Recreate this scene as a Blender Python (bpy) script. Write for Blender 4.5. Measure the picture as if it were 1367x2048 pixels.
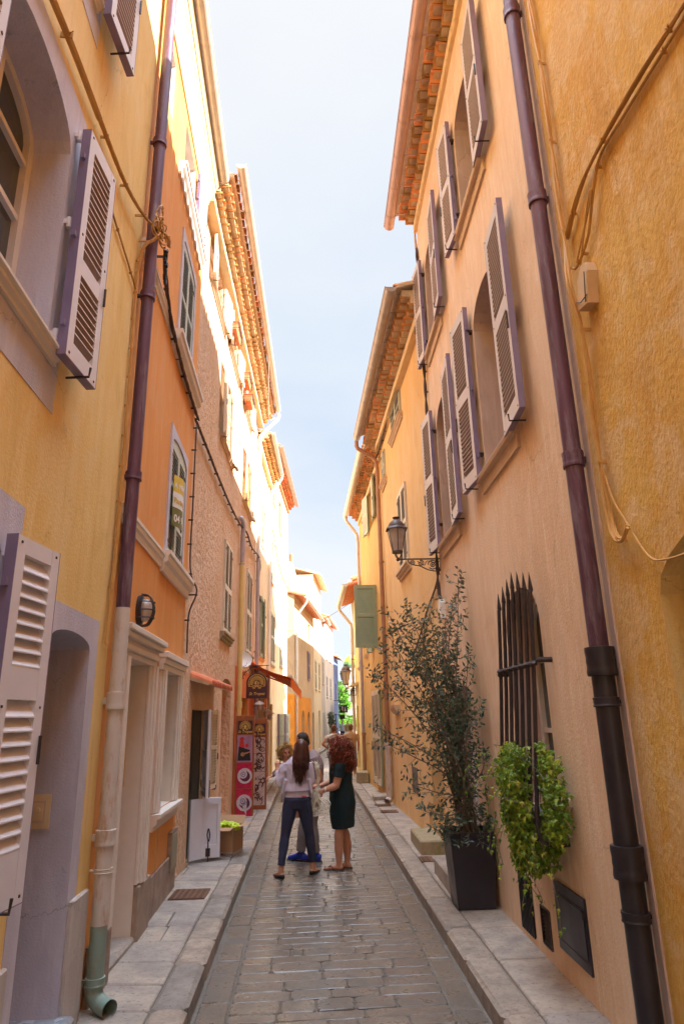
import bpy, bmesh, math, random
from mathutils import Matrix, Vector, noise
R_ = math.radians
random.seed(7)
scene = bpy.context.scene
for o in list(bpy.data.objects): bpy.data.objects.remove(o)

# ---------------------------------------------------------------- camera
cd = bpy.data.cameras.new('camera'); cam = bpy.data.objects.new('camera', cd)
scene.collection.objects.link(cam); scene.camera = cam
cd.sensor_fit = 'VERTICAL'; cd.sensor_height = 36; cd.lens = 23.1; cd.clip_end = 2000; cd.clip_start = .05
cam.matrix_world = Matrix(((.99926366, .01195551, -.03645812, 0), (-.03119316, -.30014415, -.9533837, 0),
                           (-.02234088, .95381893, -.29955021, 1.9), (0, 0, 0, 1)))
# ---------------------------------------------------------------- sky, sun, exposure
SUN = Vector((2.9, -1.2, 1.85)).normalized()
SKYK = 1.22
world = bpy.data.worlds.new("World"); scene.world = world; world.use_nodes = True
wn = world.node_tree.nodes; wl = world.node_tree.links; wn.clear()
sky = wn.new('ShaderNodeTexSky'); sky.sky_type = 'NISHITA'; sky.sun_disc = False
sky.sun_elevation = math.asin(SUN.z); sky.sun_rotation = math.atan2(SUN.x, SUN.y)
sky.air_density = 1.0; sky.dust_density = 1.5; sky.ozone_density = 1.0
wtc = wn.new('ShaderNodeTexCoord'); wmap = wn.new('ShaderNodeMapping'); wmap.inputs['Scale'].default_value = (1.2, 1.2, 3.0)
wno = wn.new('ShaderNodeTexNoise'); wno.inputs['Scale'].default_value = 1.3; wno.inputs['Detail'].default_value = 5; wno.inputs['Roughness'].default_value = .5
wr = wn.new('ShaderNodeMapRange'); wr.inputs['From Min'].default_value = .35; wr.inputs['From Max'].default_value = .68; wr.inputs['To Max'].default_value = .75
wsep = wn.new('ShaderNodeSeparateXYZ'); wadd = wn.new('ShaderNodeMath'); wadd.operation = 'MULTIPLY_ADD'; wadd.inputs[1].default_value = 1.0
wcr = wn.new('ShaderNodeValToRGB'); we = wcr.color_ramp.elements      # thin high veil: pale blue low down, white higher up, plus an over-bright unseen zenith added to light the lane (colours / 10)
we[0].position = .0; we[0].color = (.115, .13, .145, 1); we[1].position = 1.0; we[1].color = (1.35, 1.65, 2.05, 1)
for p_, c_ in ((.16, (.09, .108, .127)), (.36, (.070, .092, .122)), (.60, (.105, .115, .127)), (.84, (.124, .126, .13)), (.89, (1.25, 1.5, 1.9))):
    k_ = we.new(p_); k_.color = (*c_, 1)
wsc = wn.new('ShaderNodeVectorMath'); wsc.operation = 'SCALE'; wsc.inputs['Scale'].default_value = 10 * SKYK
wmix = wn.new('ShaderNodeMix'); wmix.data_type = 'RGBA'; wmix.inputs['Factor'].default_value = .95
wcl = wn.new('ShaderNodeMix'); wcl.data_type = 'RGBA'; wcl.inputs['B'].default_value = (1.32 * SKYK, 1.34 * SKYK, 1.36 * SKYK, 1)
wbg = wn.new('ShaderNodeBackground'); wbg.inputs['Strength'].default_value = .15
wo = wn.new('ShaderNodeOutputWorld')
wl.new(wtc.outputs['Generated'], wmap.inputs['Vector']); wl.new(wmap.outputs[0], wno.inputs['Vector']); wl.new(wno.outputs['Fac'], wr.inputs['Value'])
wl.new(wtc.outputs['Generated'], wsep.inputs[0]); wl.new(wsep.outputs['Z'], wcr.inputs[0]); wl.new(wcr.outputs[0], wsc.inputs[0])
wl.new(sky.outputs[0], wmix.inputs['A']); wl.new(wsc.outputs[0], wmix.inputs['B']); wl.new(wmix.outputs['Result'], wcl.inputs['A'])
wgt = wn.new('ShaderNodeMath'); wgt.operation = 'LESS_THAN'; wgt.inputs[1].default_value = .86; wl.new(wsep.outputs['Z'], wgt.inputs[0])
wmu = wn.new('ShaderNodeMath'); wmu.operation = 'MULTIPLY'; wl.new(wgt.outputs[0], wmu.inputs[0]); wl.new(wr.outputs['Result'], wmu.inputs[1]); wl.new(wmu.outputs[0], wcl.inputs['Factor'])
wl.new(wcl.outputs['Result'], wbg.inputs[0]); wl.new(wbg.outputs[0], wo.inputs[0])
sd = bpy.data.lights.new('sun', 'SUN'); sd.energy = 5.0; sd.angle = R_(.5); sd.color = (1, .96, .90)
so = bpy.data.objects.new('sun', sd); scene.collection.objects.link(so)
so.rotation_euler = SUN.to_track_quat('Z', 'Y').to_euler(); so.location = (10, -5, 20)
scene.view_settings.view_transform = 'Standard'; scene.view_settings.look = 'None'
scene.view_settings.exposure = 2.02; scene.view_settings.gamma = 1
scene.render.engine = 'CYCLES'
scene.cycles.max_bounces = 10; scene.cycles.diffuse_bounces = 6; scene.cycles.glossy_bounces = 3

# ---------------------------------------------------------------- materials
def newmat(name):
    m = bpy.data.materials.new(name); m.use_nodes = True
    nt = m.node_tree; b = nt.nodes['Principled BSDF']
    return m, nt, b
def N(nt, t, **kw):
    n = nt.nodes.new(t)
    for k, v in kw.items():
        if k in n.inputs: n.inputs[k].default_value = v
        else: setattr(n, k, v)
    return n
def c4(c): return (c[0], c[1], c[2], 1)
def coords(nt, scale=(1, 1, 1)):
    tc = N(nt, 'ShaderNodeTexCoord'); mp = N(nt, 'ShaderNodeMapping'); mp.inputs['Scale'].default_value = scale
    nt.links.new(tc.outputs['Object'], mp.inputs['Vector']); return mp.outputs[0]
def mixc(nt, fac, a, b):
    m = nt.nodes.new('ShaderNodeMix'); m.data_type = 'RGBA'
    for k, v in (('Factor', fac), ('A', a), ('B', b)):
        if isinstance(v, (tuple, float, int)): m.inputs[k].default_value = v
        else: nt.links.new(v, m.inputs[k])
    return m.outputs['Result']
def ramp(nt, src, p0, p1, v0=0., v1=1.):
    r = nt.nodes.new('ShaderNodeMapRange'); r.inputs['From Min'].default_value = p0; r.inputs['From Max'].default_value = p1
    r.inputs['To Min'].default_value = v0; r.inputs['To Max'].default_value = v1
    nt.links.new(src, r.inputs['Value']); return r.outputs['Result']
def plaster(name, col, stain, chalk=None, streak=.35, bump=.25, bscale=45, rough=.9, deep=0, amount=.8, brush=.5, patch=.3):
    """lime plaster: brushed colour, rain streaks, blotches, fine grain"""
    m, nt, b = newmat(name); L = nt.links
    v1 = coords(nt, (1, 1, streak)); v2 = coords(nt)
    n1 = N(nt, 'ShaderNodeTexNoise', Scale=1.1, Detail=5, Roughness=.6); L.new(v1, n1.inputs['Vector'])
    n2 = N(nt, 'ShaderNodeTexNoise', Scale=4.5, Detail=8, Roughness=.65, Distortion=.6); L.new(v1, n2.inputs['Vector'])
    vs = coords(nt, (9, 9, .55)); n3 = N(nt, 'ShaderNodeTexNoise', Scale=1.6, Detail=5, Roughness=.6); L.new(vs, n3.inputs['Vector'])
    n4 = N(nt, 'ShaderNodeTexNoise', Scale=bscale, Detail=6, Roughness=.6); L.new(v2, n4.inputs['Vector'])
    chalk = chalk or tuple(min(1, c * 1.15 + .05) for c in col)
    c = mixc(nt, ramp(nt, n1.outputs['Fac'], .35, .68, 0, amount), c4(col), c4(stain))
    c = mixc(nt, ramp(nt, n2.outputs['Fac'], .48, .75, 0, .75), c, c4(chalk))
    c = mixc(nt, ramp(nt, n3.outputs['Fac'], .5, .8, 0, .42), c, c4(tuple(x * .78 for x in stain)))
    vb = coords(nt, (15, 15, 1.3)); n6 = N(nt, 'ShaderNodeTexNoise', Scale=1.7, Detail=6, Roughness=.65, Distortion=.8); L.new(vb, n6.inputs['Vector'])
    c = mixc(nt, ramp(nt, n6.outputs['Fac'], .52, .74, 0, .5 * brush), c, c4(tuple(min(.9, x * 1.08 + .06) for x in chalk)))
    n7 = N(nt, 'ShaderNodeTexNoise', Scale=1.15, Detail=3, Roughness=.55, Distortion=.5); v7 = coords(nt, (1.3, 1.0, .8)); L.new(v7, n7.inputs['Vector'])
    c = mixc(nt, ramp(nt, n7.outputs['Fac'], .56, .585, 0, patch), c, c4(tuple(x * .90 + .03 for x in chalk)))
    c = mixc(nt, ramp(nt, n7.outputs['Fac'], .40, .36, 0, patch * .8), c, c4(tuple(x * .82 for x in stain)))
    vc = N(nt, 'ShaderNodeTexVoronoi', Scale=.8); vc.feature = 'DISTANCE_TO_EDGE'; wv = N(nt, 'ShaderNodeVectorMath', operation='MULTIPLY_ADD'); L.new(n2.outputs['Color'], wv.inputs[0]); wv.inputs[1].default_value = (.35, .35, .35); L.new(v2, wv.inputs[2]); L.new(wv.outputs[0], vc.inputs['Vector'])
    cr_ = N(nt, 'ShaderNodeMath', operation='MULTIPLY'); L.new(ramp(nt, vc.outputs['Distance'], .0035, .001), cr_.inputs[0]); L.new(ramp(nt, n1.outputs['Fac'], .50, .56, 0, .55), cr_.inputs[1])
    c = mixc(nt, cr_.outputs[0], c, c4(tuple(x * .4 for x in stain)))
    n5 = N(nt, 'ShaderNodeTexNoise', Scale=11., Detail=3, Roughness=.7); L.new(v2, n5.inputs['Vector'])
    c = mixc(nt, ramp(nt, n5.outputs['Fac'], .66, .74, 0, .35), c, c4(tuple(x * .6 for x in stain)))
    L.new(c, b.inputs['Base Color']); b.inputs['Roughness'].default_value = rough
    b.inputs['Specular IOR Level'].default_value = .25
    bm = N(nt, 'ShaderNodeBump', Strength=bump, Distance=.012 + deep)
    if deep:
        vo = N(nt, 'ShaderNodeTexVoronoi', Scale=bscale * .8); vo.feature = 'SMOOTH_F1'
        vd = coords(nt, (1, 1, .6)); L.new(vd, vo.inputs['Vector'])
        mx = N(nt, 'ShaderNodeMath', operation='ADD'); L.new(vo.outputs['Distance'], mx.inputs[0]); L.new(n4.outputs['Fac'], mx.inputs[1])
        L.new(mx.outputs[0], bm.inputs['Height'])
    else:
        mx = N(nt, 'ShaderNodeMath', operation='MULTIPLY_ADD'); L.new(n2.outputs['Fac'], mx.inputs[0]); mx.inputs[1].default_value = 1.2
        L.new(n4.outputs['Fac'], mx.inputs[2]); L.new(mx.outputs[0], bm.inputs['Height'])
    L.new(bm.outputs[0], b.inputs['Normal'])
    return m
def paint(name, col, rough=.5, var=.12, scale=6., metal=0., bump=.0, dirt=None, dscale=3., damt=.6, spec=.5, tint=0., stretch=1.):
    m, nt, b = newmat(name); L = nt.links; v = coords(nt, (1, 1, stretch))
    n1 = N(nt, 'ShaderNodeTexNoise', Scale=scale, Detail=5, Roughness=.6); L.new(v, n1.inputs['Vector'])
    c = mixc(nt, ramp(nt, n1.outputs['Fac'], .3, .7), c4(tuple(x * (1 - var) for x in col)), c4(tuple(min(1, x * (1 + var)) for x in col)))
    if dirt:
        n2 = N(nt, 'ShaderNodeTexNoise', Scale=dscale, Detail=7, Roughness=.7); L.new(v, n2.inputs['Vector'])
        c = mixc(nt, ramp(nt, n2.outputs['Fac'], .5, .68, 0, damt), c, c4(dirt))
    if tint:
        at = N(nt, 'ShaderNodeAttribute', attribute_name='tint')
        hs = N(nt, 'ShaderNodeHueSaturation'); L.new(c, hs.inputs['Color'])
        L.new(ramp(nt, at.outputs['Fac'], 0, 1, 1 - tint, 1 + tint), hs.inputs['Value'])
        L.new(ramp(nt, at.outputs['Fac'], 0, 1, .52, .485), hs.inputs['Hue'])
        c = hs.outputs[0]
    L.new(c, b.inputs['Base Color'])
    L.new(ramp(nt, n1.outputs['Fac'], .3, .7, max(0, rough - .1), min(1, rough + .1)), b.inputs['Roughness'])
    b.inputs['Metallic'].default_value = metal; b.inputs['Specular IOR Level'].default_value = spec
    if bump:
        n3 = N(nt, 'ShaderNodeTexNoise', Scale=scale * 9, Detail=4); L.new(v, n3.inputs['Vector'])
        bm = N(nt, 'ShaderNodeBump', Strength=bump, Distance=.01); L.new(n3.outputs['Fac'], bm.inputs['Height']); L.new(bm.outputs[0], b.inputs['Normal'])
    return m
def stone(name, cols, dark, rough=(.25, .6), bump=.35, scale=7.):
    """paving stone: colour picked per stone from the 'tint' attribute, pits and stains on top"""
    m, nt, b = newmat(name); L = nt.links; v = coords(nt)
    at = N(nt, 'ShaderNodeAttribute', attribute_name='tint')
    cr = nt.nodes.new('ShaderNodeValToRGB'); e = cr.color_ramp.elements
    e[0].color = c4(cols[0]); e[1].color = c4(cols[-1])
    for i, c in enumerate(cols[1:-1]): k = e.new((i + 1) / (len(cols) - 1)); k.color = c4(c)
    L.new(at.outputs['Fac'], cr.inputs[0])
    n1 = N(nt, 'ShaderNodeTexNoise', Scale=scale, Detail=9, Roughness=.72); L.new(v, n1.inputs['Vector'])
    n2 = N(nt, 'ShaderNodeTexNoise', Scale=scale * .28, Detail=4, Roughness=.6); L.new(v, n2.inputs['Vector'])
    n3 = N(nt, 'ShaderNodeTexNoise', Scale=scale * 6, Detail=6, Roughness=.7); L.new(v, n3.inputs['Vector'])
    c = mixc(nt, ramp(nt, n1.outputs['Fac'], .42, .7, 0, .95), cr.outputs[0], c4(dark))
    c = mixc(nt, ramp(nt, n2.outputs['Fac'], .45, .7, 0, .45), c, c4(tuple(x * .62 for x in cols[0])))
    c = mixc(nt, ramp(nt, n3.outputs['Fac'], .56, .66, 0, .8), c, c4(tuple(x * .5 for x in dark)))
    L.new(c, b.inputs['Base Color']); L.new(ramp(nt, n1.outputs['Fac'], .3, .7, rough[0], rough[1]), b.inputs['Roughness'])
    bm = N(nt, 'ShaderNodeBump', Strength=bump, Distance=.012); mx = N(nt, 'ShaderNodeMath', operation='MULTIPLY_ADD')
    L.new(n3.outputs['Fac'], mx.inputs[0]); mx.inputs[1].default_value = .45; L.new(n1.outputs['Fac'], mx.inputs[2])
    L.new(mx.outputs[0], bm.inputs['Height']); L.new(bm.outputs[0], b.inputs['Normal'])
    return m
def leafmat(name, cols, rough=.5, trans=.3):
    m, nt, b = newmat(name); L = nt.links
    at = N(nt, 'ShaderNodeAttribute', attribute_name='tint'); cr = nt.nodes.new('ShaderNodeValToRGB'); e = cr.color_ramp.elements
    e[0].color = c4(cols[0]); e[1].color = c4(cols[-1])
    for i, c in enumerate(cols[1:-1]): k = e.new((i + 1) / (len(cols) - 1)); k.color = c4(c)
    L.new(at.outputs['Fac'], cr.inputs[0]); L.new(cr.outputs[0], b.inputs['Base Color']); b.inputs['Roughness'].default_value = rough
    tr = N(nt, 'ShaderNodeBsdfTranslucent'); L.new(cr.outputs[0], tr.inputs['Color'])
    ms = N(nt, 'ShaderNodeMixShader'); ms.inputs[0].default_value = trans
    L.new(b.outputs[0], ms.inputs[1]); L.new(tr.outputs[0], ms.inputs[2]); L.new(ms.outputs[0], nt.nodes['Material Output'].inputs[0])
    return m
M = {}
M['yellow'] = plaster('yellow_plaster', (.80, .56, .21), (.76, .45, .12), (.84, .63, .31), amount=.6)
M['lilac'] = plaster('lilac_plaster', (.57, .53, .59), (.48, .44, .50), (.65, .61, .66), bump=.35, bscale=70)
M['orange'] = plaster('orange_plaster', (.72, .28, .065), (.74, .34, .09), (.76, .38, .15), amount=.8, bump=.15)
M['rough'] = plaster('rough_pink_plaster', (.70, .47, .31), (.64, .38, .20), (.78, .58, .42), deep=.03, bump=.8, bscale=24)
M['shoporange'] = plaster('shop_orange_plaster', (.68, .15, .03), (.58, .12, .02))
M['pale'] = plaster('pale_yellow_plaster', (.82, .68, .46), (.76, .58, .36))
M['tan'] = plaster('tan_plaster', (.62, .46, .28), (.50, .36, .22))
M['deeporange'] = plaster('deep_orange_plaster', (.80, .33, .04), (.72, .26, .03))
M['cream'] = plaster('cream_plaster', (.78, .66, .46), (.70, .56, .36))
M['greywall'] = plaster('grey_plaster', (.55, .50, .46), (.45, .41, .38))
M['whitewall'] = plaster('white_plaster', (.80, .74, .68), (.72, .64, .56))
M['blue'] = paint('blue_paint', (.16, .22, .55), .6)
M['pink'] = plaster('pink_plaster', (.78, .55, .36), (.72, .46, .27), (.86, .66, .48), amount=.9, bump=.3, brush=1.3)
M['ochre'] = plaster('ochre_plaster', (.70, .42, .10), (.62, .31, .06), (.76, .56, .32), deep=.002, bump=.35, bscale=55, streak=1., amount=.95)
M['ochre2'] = plaster('ochre_reveal', (.78, .54, .20), (.72, .44, .12), (.8, .6, .3), bump=.4)
M['apricot'] = plaster('apricot_plaster', (.80, .54, .25), (.74, .44, .17), (.82, .60, .36), amount=.9)
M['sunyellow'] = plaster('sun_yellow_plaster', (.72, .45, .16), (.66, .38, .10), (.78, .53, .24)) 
M['palewall'] = plaster('butter_plaster', (.82, .66, .32), (.78, .58, .24))
M['cornice'] = paint('cornice_cream', (.72, .54, .30), .8, .1)
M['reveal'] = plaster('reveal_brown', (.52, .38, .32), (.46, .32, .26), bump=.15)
M['creamtrim'] = paint('cream_trim', (.72, .63, .55), .6, .06, bump=.05)
M['sill'] = paint('stone_sill', (.62, .45, .30), .8, .1, bump=.1)
M['plinth'] = paint('plinth_stone', (.33, .24, .18), .85, .25, 5, bump=.5, dirt=(.16, .12, .10))
M['plinthL'] = plaster('plinth_grey', (.50, .45, .40), (.42, .36, .32), bump=.4)
M['shutter'] = paint('shutter_mauve_grey', (.72, .69, .73), .45, .05, 3)
M['shutter_r'] = paint('shutter_taupe', (.58, .50, .46), .5, .06, 3)
M['edge'] = paint('shutter_edge_violet', (.22, .17, .28), .5, .08)
M['sage'] = paint('shutter_sage', (.52, .54, .44), .55, .08)
M['green'] = paint('shutter_green', (.30, .38, .26), .55, .08)
M['creamshut'] = paint('shutter_cream', (.70, .60, .45), .55, .08)
M['iron'] = paint('dark_iron', (.045, .032, .032), .5, .3, 20, metal=.3)
M['rust'] = paint('rusty_iron', (.16, .08, .045), .8, .3, 20)
M['glass'] = paint('window_glass', (.05, .055, .06), .06, .1, spec=.8)
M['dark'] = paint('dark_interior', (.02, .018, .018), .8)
M['copper'] = paint('violet_copper', (.115, .050, .085), .45, .35, 5, metal=.25, dirt=(.30, .27, .33), dscale=16, damt=.55, bump=.05, stretch=.12)
M['blackpipe'] = paint('black_pipe', (.022, .018, .024), .38, .3, 8)
M['creampipe'] = paint('cream_pipe', (.60, .53, .47), .5, .06, 4, dirt=(.42, .19, .06), dscale=14, damt=.8, stretch=.3)
M['tealpipe'] = paint('teal_pipe', (.22, .30, .25), .5, .1, 4, dirt=(.3, .12, .05), dscale=14, damt=.5)
M['yellowpipe'] = paint('yellow_pipe', (.66, .48, .18), .5, .08, 4)
M['greypipe'] = paint('grey_pipe', (.42, .38, .42), .45, .12, 4, metal=.2)
M['brownpipe'] = paint('brown_pipe', (.36, .18, .10), .5, .2, 4)
M['zinc'] = paint('zinc_gutter', (.62, .56, .48), .42, .12, 5, metal=.35)
M['coppergut'] = paint('copper_gutter', (.50, .33, .28), .4, .12, 5, metal=.4)
M['tile'] = paint('clay_tile', (.62, .28, .09), .85, .2, 9, bump=.4, dirt=(.34, .24, .12), dscale=9, damt=.7, tint=.45)
M['redtile'] = paint('red_tile', (.62, .17, .07), .85, .2, 9, bump=.3, dirt=(.5, .3, .12), dscale=8, tint=.3)
M['mortar'] = paint('mortar', (.58, .43, .27), .9, .2, 9, bump=.4)
M['cable_y'] = paint('painted_cable', (.46, .24, .05), .6, .15)
M['cable_d'] = paint('dark_cable', (.07, .04, .035), .6, .2)
M['cable_o'] = paint('ochre_cable', (.55, .29, .08), .6, .15)
M['street'] = stone('street_stone', [(.15, .13, .112), (.185, .152, .122), (.205, .165, .126), (.168, .14, .115), (.21, .16, .116)], (.11, .096, .084), rough=(.2, .44), bump=.3)
M['kerb'] = stone('kerb_stone', [(.26, .23, .20), (.40, .31, .235), (.33, .27, .22), (.44, .335, .25)], (.19, .16, .135), rough=(.45, .75), bump=.6, scale=6)
M['slab'] = stone('slab_stone', [(.33, .29, .26), (.46, .375, .295), (.385, .325, .265), (.48, .375, .28)], (.26, .215, .19), rough=(.45, .75), bump=.45, scale=5)
M['joint'] = paint('joint_grit', (.17, .145, .12), .9, .3, 30, bump=.5)
M['pewter'] = paint('pewter_gutter', (.40, .34, .30), .42, .2, 4, metal=.4)
M['slat'] = paint('slat_shade_brown', (.27, .185, .155), .6, .1)  # shade on the undersides of open louvres, put into the slat colour
M['slatd'] = paint('slat_shadow_brown', (.17, .14, .10), .6, .1)  # darkness of the gaps in closed louvres, painted onto the slats
M['marble'] = paint('grey_marble', (.22, .24, .27), .2, .3, 5, dirt=(.6, .6, .6), dscale=4, damt=.4)
M['moss'] = paint('mossy_stone', (.36, .28, .17), .85, .2, 8, bump=.4, dirt=(.20, .19, .05), dscale=7, damt=.8)
M['ground'] = paint('ground_earth', (.30, .25, .20), .95, .2, 2, bump=.2)
M['planter'] = paint('planter_anthracite', (.022, .018, .028), .38, .25, 4)
M['soil'] = paint('soil', (.04, .025, .015), .95, .3, 20, bump=.6)
M['bark'] = paint('olive_bark', (.17, .13, .10), .9, .3, 20, bump=.4)
M['oliveleaf'] = leafmat('olive_leaves', [(.032, .062, .046), (.06, .105, .072), (.11, .165, .115), (.17, .21, .11), (.15, .10, .07)], .45, .25)
M['ivyleaf'] = leafmat('ivy_leaves', [(.08, .17, .012), (.17, .29, .02), (.30, .40, .03), (.50, .46, .06)], .4, .35)
M['vineleaf'] = leafmat('vine_leaves', [(.10, .25, .02), (.18, .42, .04), (.30, .52, .06)], .5, .5)
M['awning'] = paint('orange_canvas', (.85, .17, .01), .8, .06)
M['white'] = paint('white_paint', (.74, .72, .70), .5, .04)
M['whitebox'] = paint('aged_plastic', (.62, .42, .24), .6, .12)
M['black'] = paint('black', (.012, .011, .012), .5)
M['gold'] = paint('gold_paint', (.75, .47, .10), .45, .1)
M['signdark'] = paint('sign_aubergine', (.06, .022, .03), .5, .1)
M['wood'] = paint('red_wood', (.33, .10, .03), .55, .25, 12)
M['darkwood'] = paint('dark_wood', (.10, .05, .035), .6, .3, 10)
M['card'] = paint('cardboard', (.44, .25, .13), .85, .06)
M['tape'] = paint('packing_tape', (.45, .40, .38), .35, .08)
M['lime'] = paint('lime_plastic', (.55, .72, .02), .35, .1, 14, bump=.4)
M['palegreen'] = paint('pale_green_board', (.42, .55, .42), .5, .05)
M['lampglass'] = paint('frosted_glass', (.52, .44, .38), .25, .06)
M['lampiron'] = paint('lamp_iron', (.11, .075, .062), .55, .25, 12, metal=.2)
M['church'] = plaster('church_stone', (.74, .66, .54), (.64, .56, .46), bump=.3)
M['churchpink'] = plaster('church_pink', (.72, .58, .50), (.64, .5, .42))
M['meter'] = paint('meter_door', (.30, .28, .19), .6, .1)
# ---------------------------------------------------------------- geometry helpers
COL = scene.collection
ORG = {}
def frame(p, u, n):
    """wall frame: columns = along the wall, out towards the street, up"""
    return Matrix(((u[0], n[0], 0, p[0]), (u[1], n[1], 0, p[1]), (0, 0, 1, p[2] if len(p) > 2 else 0), (0, 0, 0, 1)))
def wallframe(p0, p1, side):
    u = (Vector(p1) - Vector(p0)).normalized(); n = Vector((u.y, -u.x)) if side < 0 else Vector((-u.y, u.x))
    return frame(p0, u, n)          # side -1: left wall, its outside looks to +x
def sub(fr, s, o, z, ang=0., tilt=0.):
    return fr @ Matrix.Translation((s, o, z)) @ Matrix.Rotation(ang, 4, 'Z') @ Matrix.Rotation(tilt, 4, 'Y')
I4 = Matrix.Identity(4)
class MB:
    def __init__(s, fr=None): s.v = []; s.f = []; s.mi = []; s.ti = []; s.fr = fr or I4; s.m = 0; s.t = .5
    def V(s, p, fr=None): s.v.append(((fr or s.fr) @ Vector(p))[:]); return len(s.v) - 1
    def F(s, ids): s.f.append(tuple(ids)); s.mi.append(s.m); s.ti.append(s.t)
    def quad(s, a, b, c, d, fr=None): s.F([s.V(p, fr) for p in (a, b, c, d)])
    def poly(s, pts, fr=None): s.F([s.V(p, fr) for p in pts])
    def box(s, x0, x1, y0, y1, z0, z1, fr=None):
        i = [s.V((x, y, z), fr) for x in (x0, x1) for y in (y0, y1) for z in (z0, z1)]
        for q in ((0, 1, 3, 2), (4, 6, 7, 5), (0, 4, 5, 1), (2, 3, 7, 6), (0, 2, 6, 4), (1, 5, 7, 3)): s.F([i[k] for k in q])
    def prism(s, pts, lo, hi, ax='y', fr=None):
        """closed outline extruded: ax 'y' -> pts are (x,z), 'x' -> (y,z), 'z' -> (x,y)"""
        f = {'y': lambda p, h: (p[0], h, p[1]), 'x': lambda p, h: (h, p[0], p[1]), 'z': lambda p, h: (p[0], p[1], h)}[ax]
        a = [s.V(f(p, lo), fr) for p in pts]; b = [s.V(f(p, hi), fr) for p in pts]; n = len(pts)
        for i in range(n): s.F((a[i], a[(i + 1) % n], b[(i + 1) % n], b[i]))
        s.F(a[::-1]); s.F(b)
    def tube(s, pts, r, seg=8, caps=True, fr=None, flat=1.):
        pts = [Vector(p) for p in pts]; n = len(pts); rs = r if isinstance(r, (list, tuple)) else [r] * n
        up = None; rings = []
        for i, p in enumerate(pts):
            d = (pts[min(i + 1, n - 1)] - pts[max(i - 1, 0)])
            if d.length < 1e-9: d = Vector((0, 0, 1))
            d.normalize()
            if up is None: up = Vector((0, 0, 1)) if abs(d.z) < .9 else Vector((1, 0, 0))
            a = d.cross(up); 
            if a.length < 1e-6: a = d.orthogonal()
            a.normalize(); up = a.cross(d).normalized()
            rings.append([s.V(p + (a * math.cos(t) + up * math.sin(t) * flat) * rs[i], fr) for t in [2 * math.pi * k / seg for k in range(seg)]])
        for i in range(n - 1):
            for k in range(seg):
                s.F((rings[i][k], rings[i][(k + 1) % seg], rings[i + 1][(k + 1) % seg], rings[i + 1][k]))
        if caps: s.F(rings[0][::-1]); s.F(rings[-1])
    def lathe(s, c, prof, seg=16, fr=None, a0=0., sx=1., sy=1.):
        rings = []
        for r, z in prof:
            rings.append([s.V((c[0] + r * sx * math.cos(a0 + 2 * math.pi * k / seg), c[1] + r * sy * math.sin(a0 + 2 * math.pi * k / seg), c[2] + z), fr) for k in range(seg)])
        for i in range(len(rings) - 1):
            for k in range(seg): s.F((rings[i][k], rings[i][(k + 1) % seg], rings[i + 1][(k + 1) % seg], rings[i + 1][k]))
        s.F(rings[0][::-1]); s.F(rings[-1])
    def arc(s, c, r, a0, a1, seg, w, plane='sz', fr=None):
        """bent bar (tube) along an arc in the local x-z plane"""
        s.tube([(c[0] + r * math.cos(a0 + (a1 - a0) * k / seg), c[1], c[2] + r * math.sin(a0 + (a1 - a0) * k / seg)) for k in range(seg + 1)], w, 6, True, fr)
    def build(s, name, mat, parent=None, smooth=False, bevel=0., recalc=True):
        if not isinstance(mat, (list, tuple)): mat = [mat]
        mat = [M[x] if isinstance(x, str) else x for x in mat]
        vs = [Vector(v) for v in s.v]
        if parent is not None: org = ORG[parent.name]
        else:
            lo = [min(v[i] for v in vs) for i in range(3)]; hi = [max(v[i] for v in vs) for i in range(3)]
            org = Vector(((lo[0] + hi[0]) / 2, (lo[1] + hi[1]) / 2, lo[2]))
        me = bpy.data.meshes.new(name); me.from_pydata([(v - org)[:] for v in vs], [], s.f)
        for m in mat: me.materials.append(m)
        me.polygons.foreach_set('material_index', s.mi)
        at = me.attributes.new('tint', 'FLOAT', 'FACE'); at.data.foreach_set('value', s.ti)
        if recalc:
            b = bmesh.new(); b.from_mesh(me); bmesh.ops.recalc_face_normals(b, faces=b.faces); b.to_mesh(me); b.free()
        if smooth: me.polygons.foreach_set('use_smooth', [True] * len(me.polygons))
        o = bpy.data.objects.new(name, me); COL.objects.link(o)
        if parent is not None: o.parent = parent; o.location = (0, 0, 0)
        else: o.location = org
        ORG[o.name] = org
        if smooth == 'auto': me.set_sharp_from_angle(angle=R_(40))
        if bevel:
            bv = o.modifiers.new('bevel', 'BEVEL'); bv.width = bevel; bv.segments = 1; bv.limit_method = 'ANGLE'
        return o
def thing(name, label, cat, loc=(0, 0, 0), group=None):
    o = bpy.data.objects.new(name, None); COL.objects.link(o); o.location = loc; o.empty_display_size = .3
    o['label'] = label; o['category'] = cat
    if group: o['group'] = group
    ORG[o.name] = Vector(loc); return o
def tag(o, label, cat, group=None, kind=None):
    o['label'] = label; o['category'] = cat
    if group: o['group'] = group
    if kind: o['kind'] = kind
    return o
def struct(o): o['kind'] = 'structure'; return o
def smoothpath(pts, k=6):
    P = [Vector(p) for p in pts]; P = [P[0] * 2 - P[1]] + P + [P[-1] * 2 - P[-2]]; out = []
    for i in range(1, len(P) - 2):
        for j in range(k):
            t = j / k; a, b, c, d = P[i - 1], P[i], P[i + 1], P[i + 2]
            out.append(.5 * ((2 * b) + (c - a) * t + (2 * a - 5 * b + 4 * c - d) * t * t + (3 * b - a - 3 * c + d) * t ** 3))
    out.append(P[-2]); return out
def resample(pts, step):
    out = [pts[0]]; acc = 0
    for a, b in zip(pts, pts[1:]):
        L = (b - a).length; n = max(1, int(L / step))
        for i in range(1, n + 1): out.append(a.lerp(b, i / n))
    return out
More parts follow.
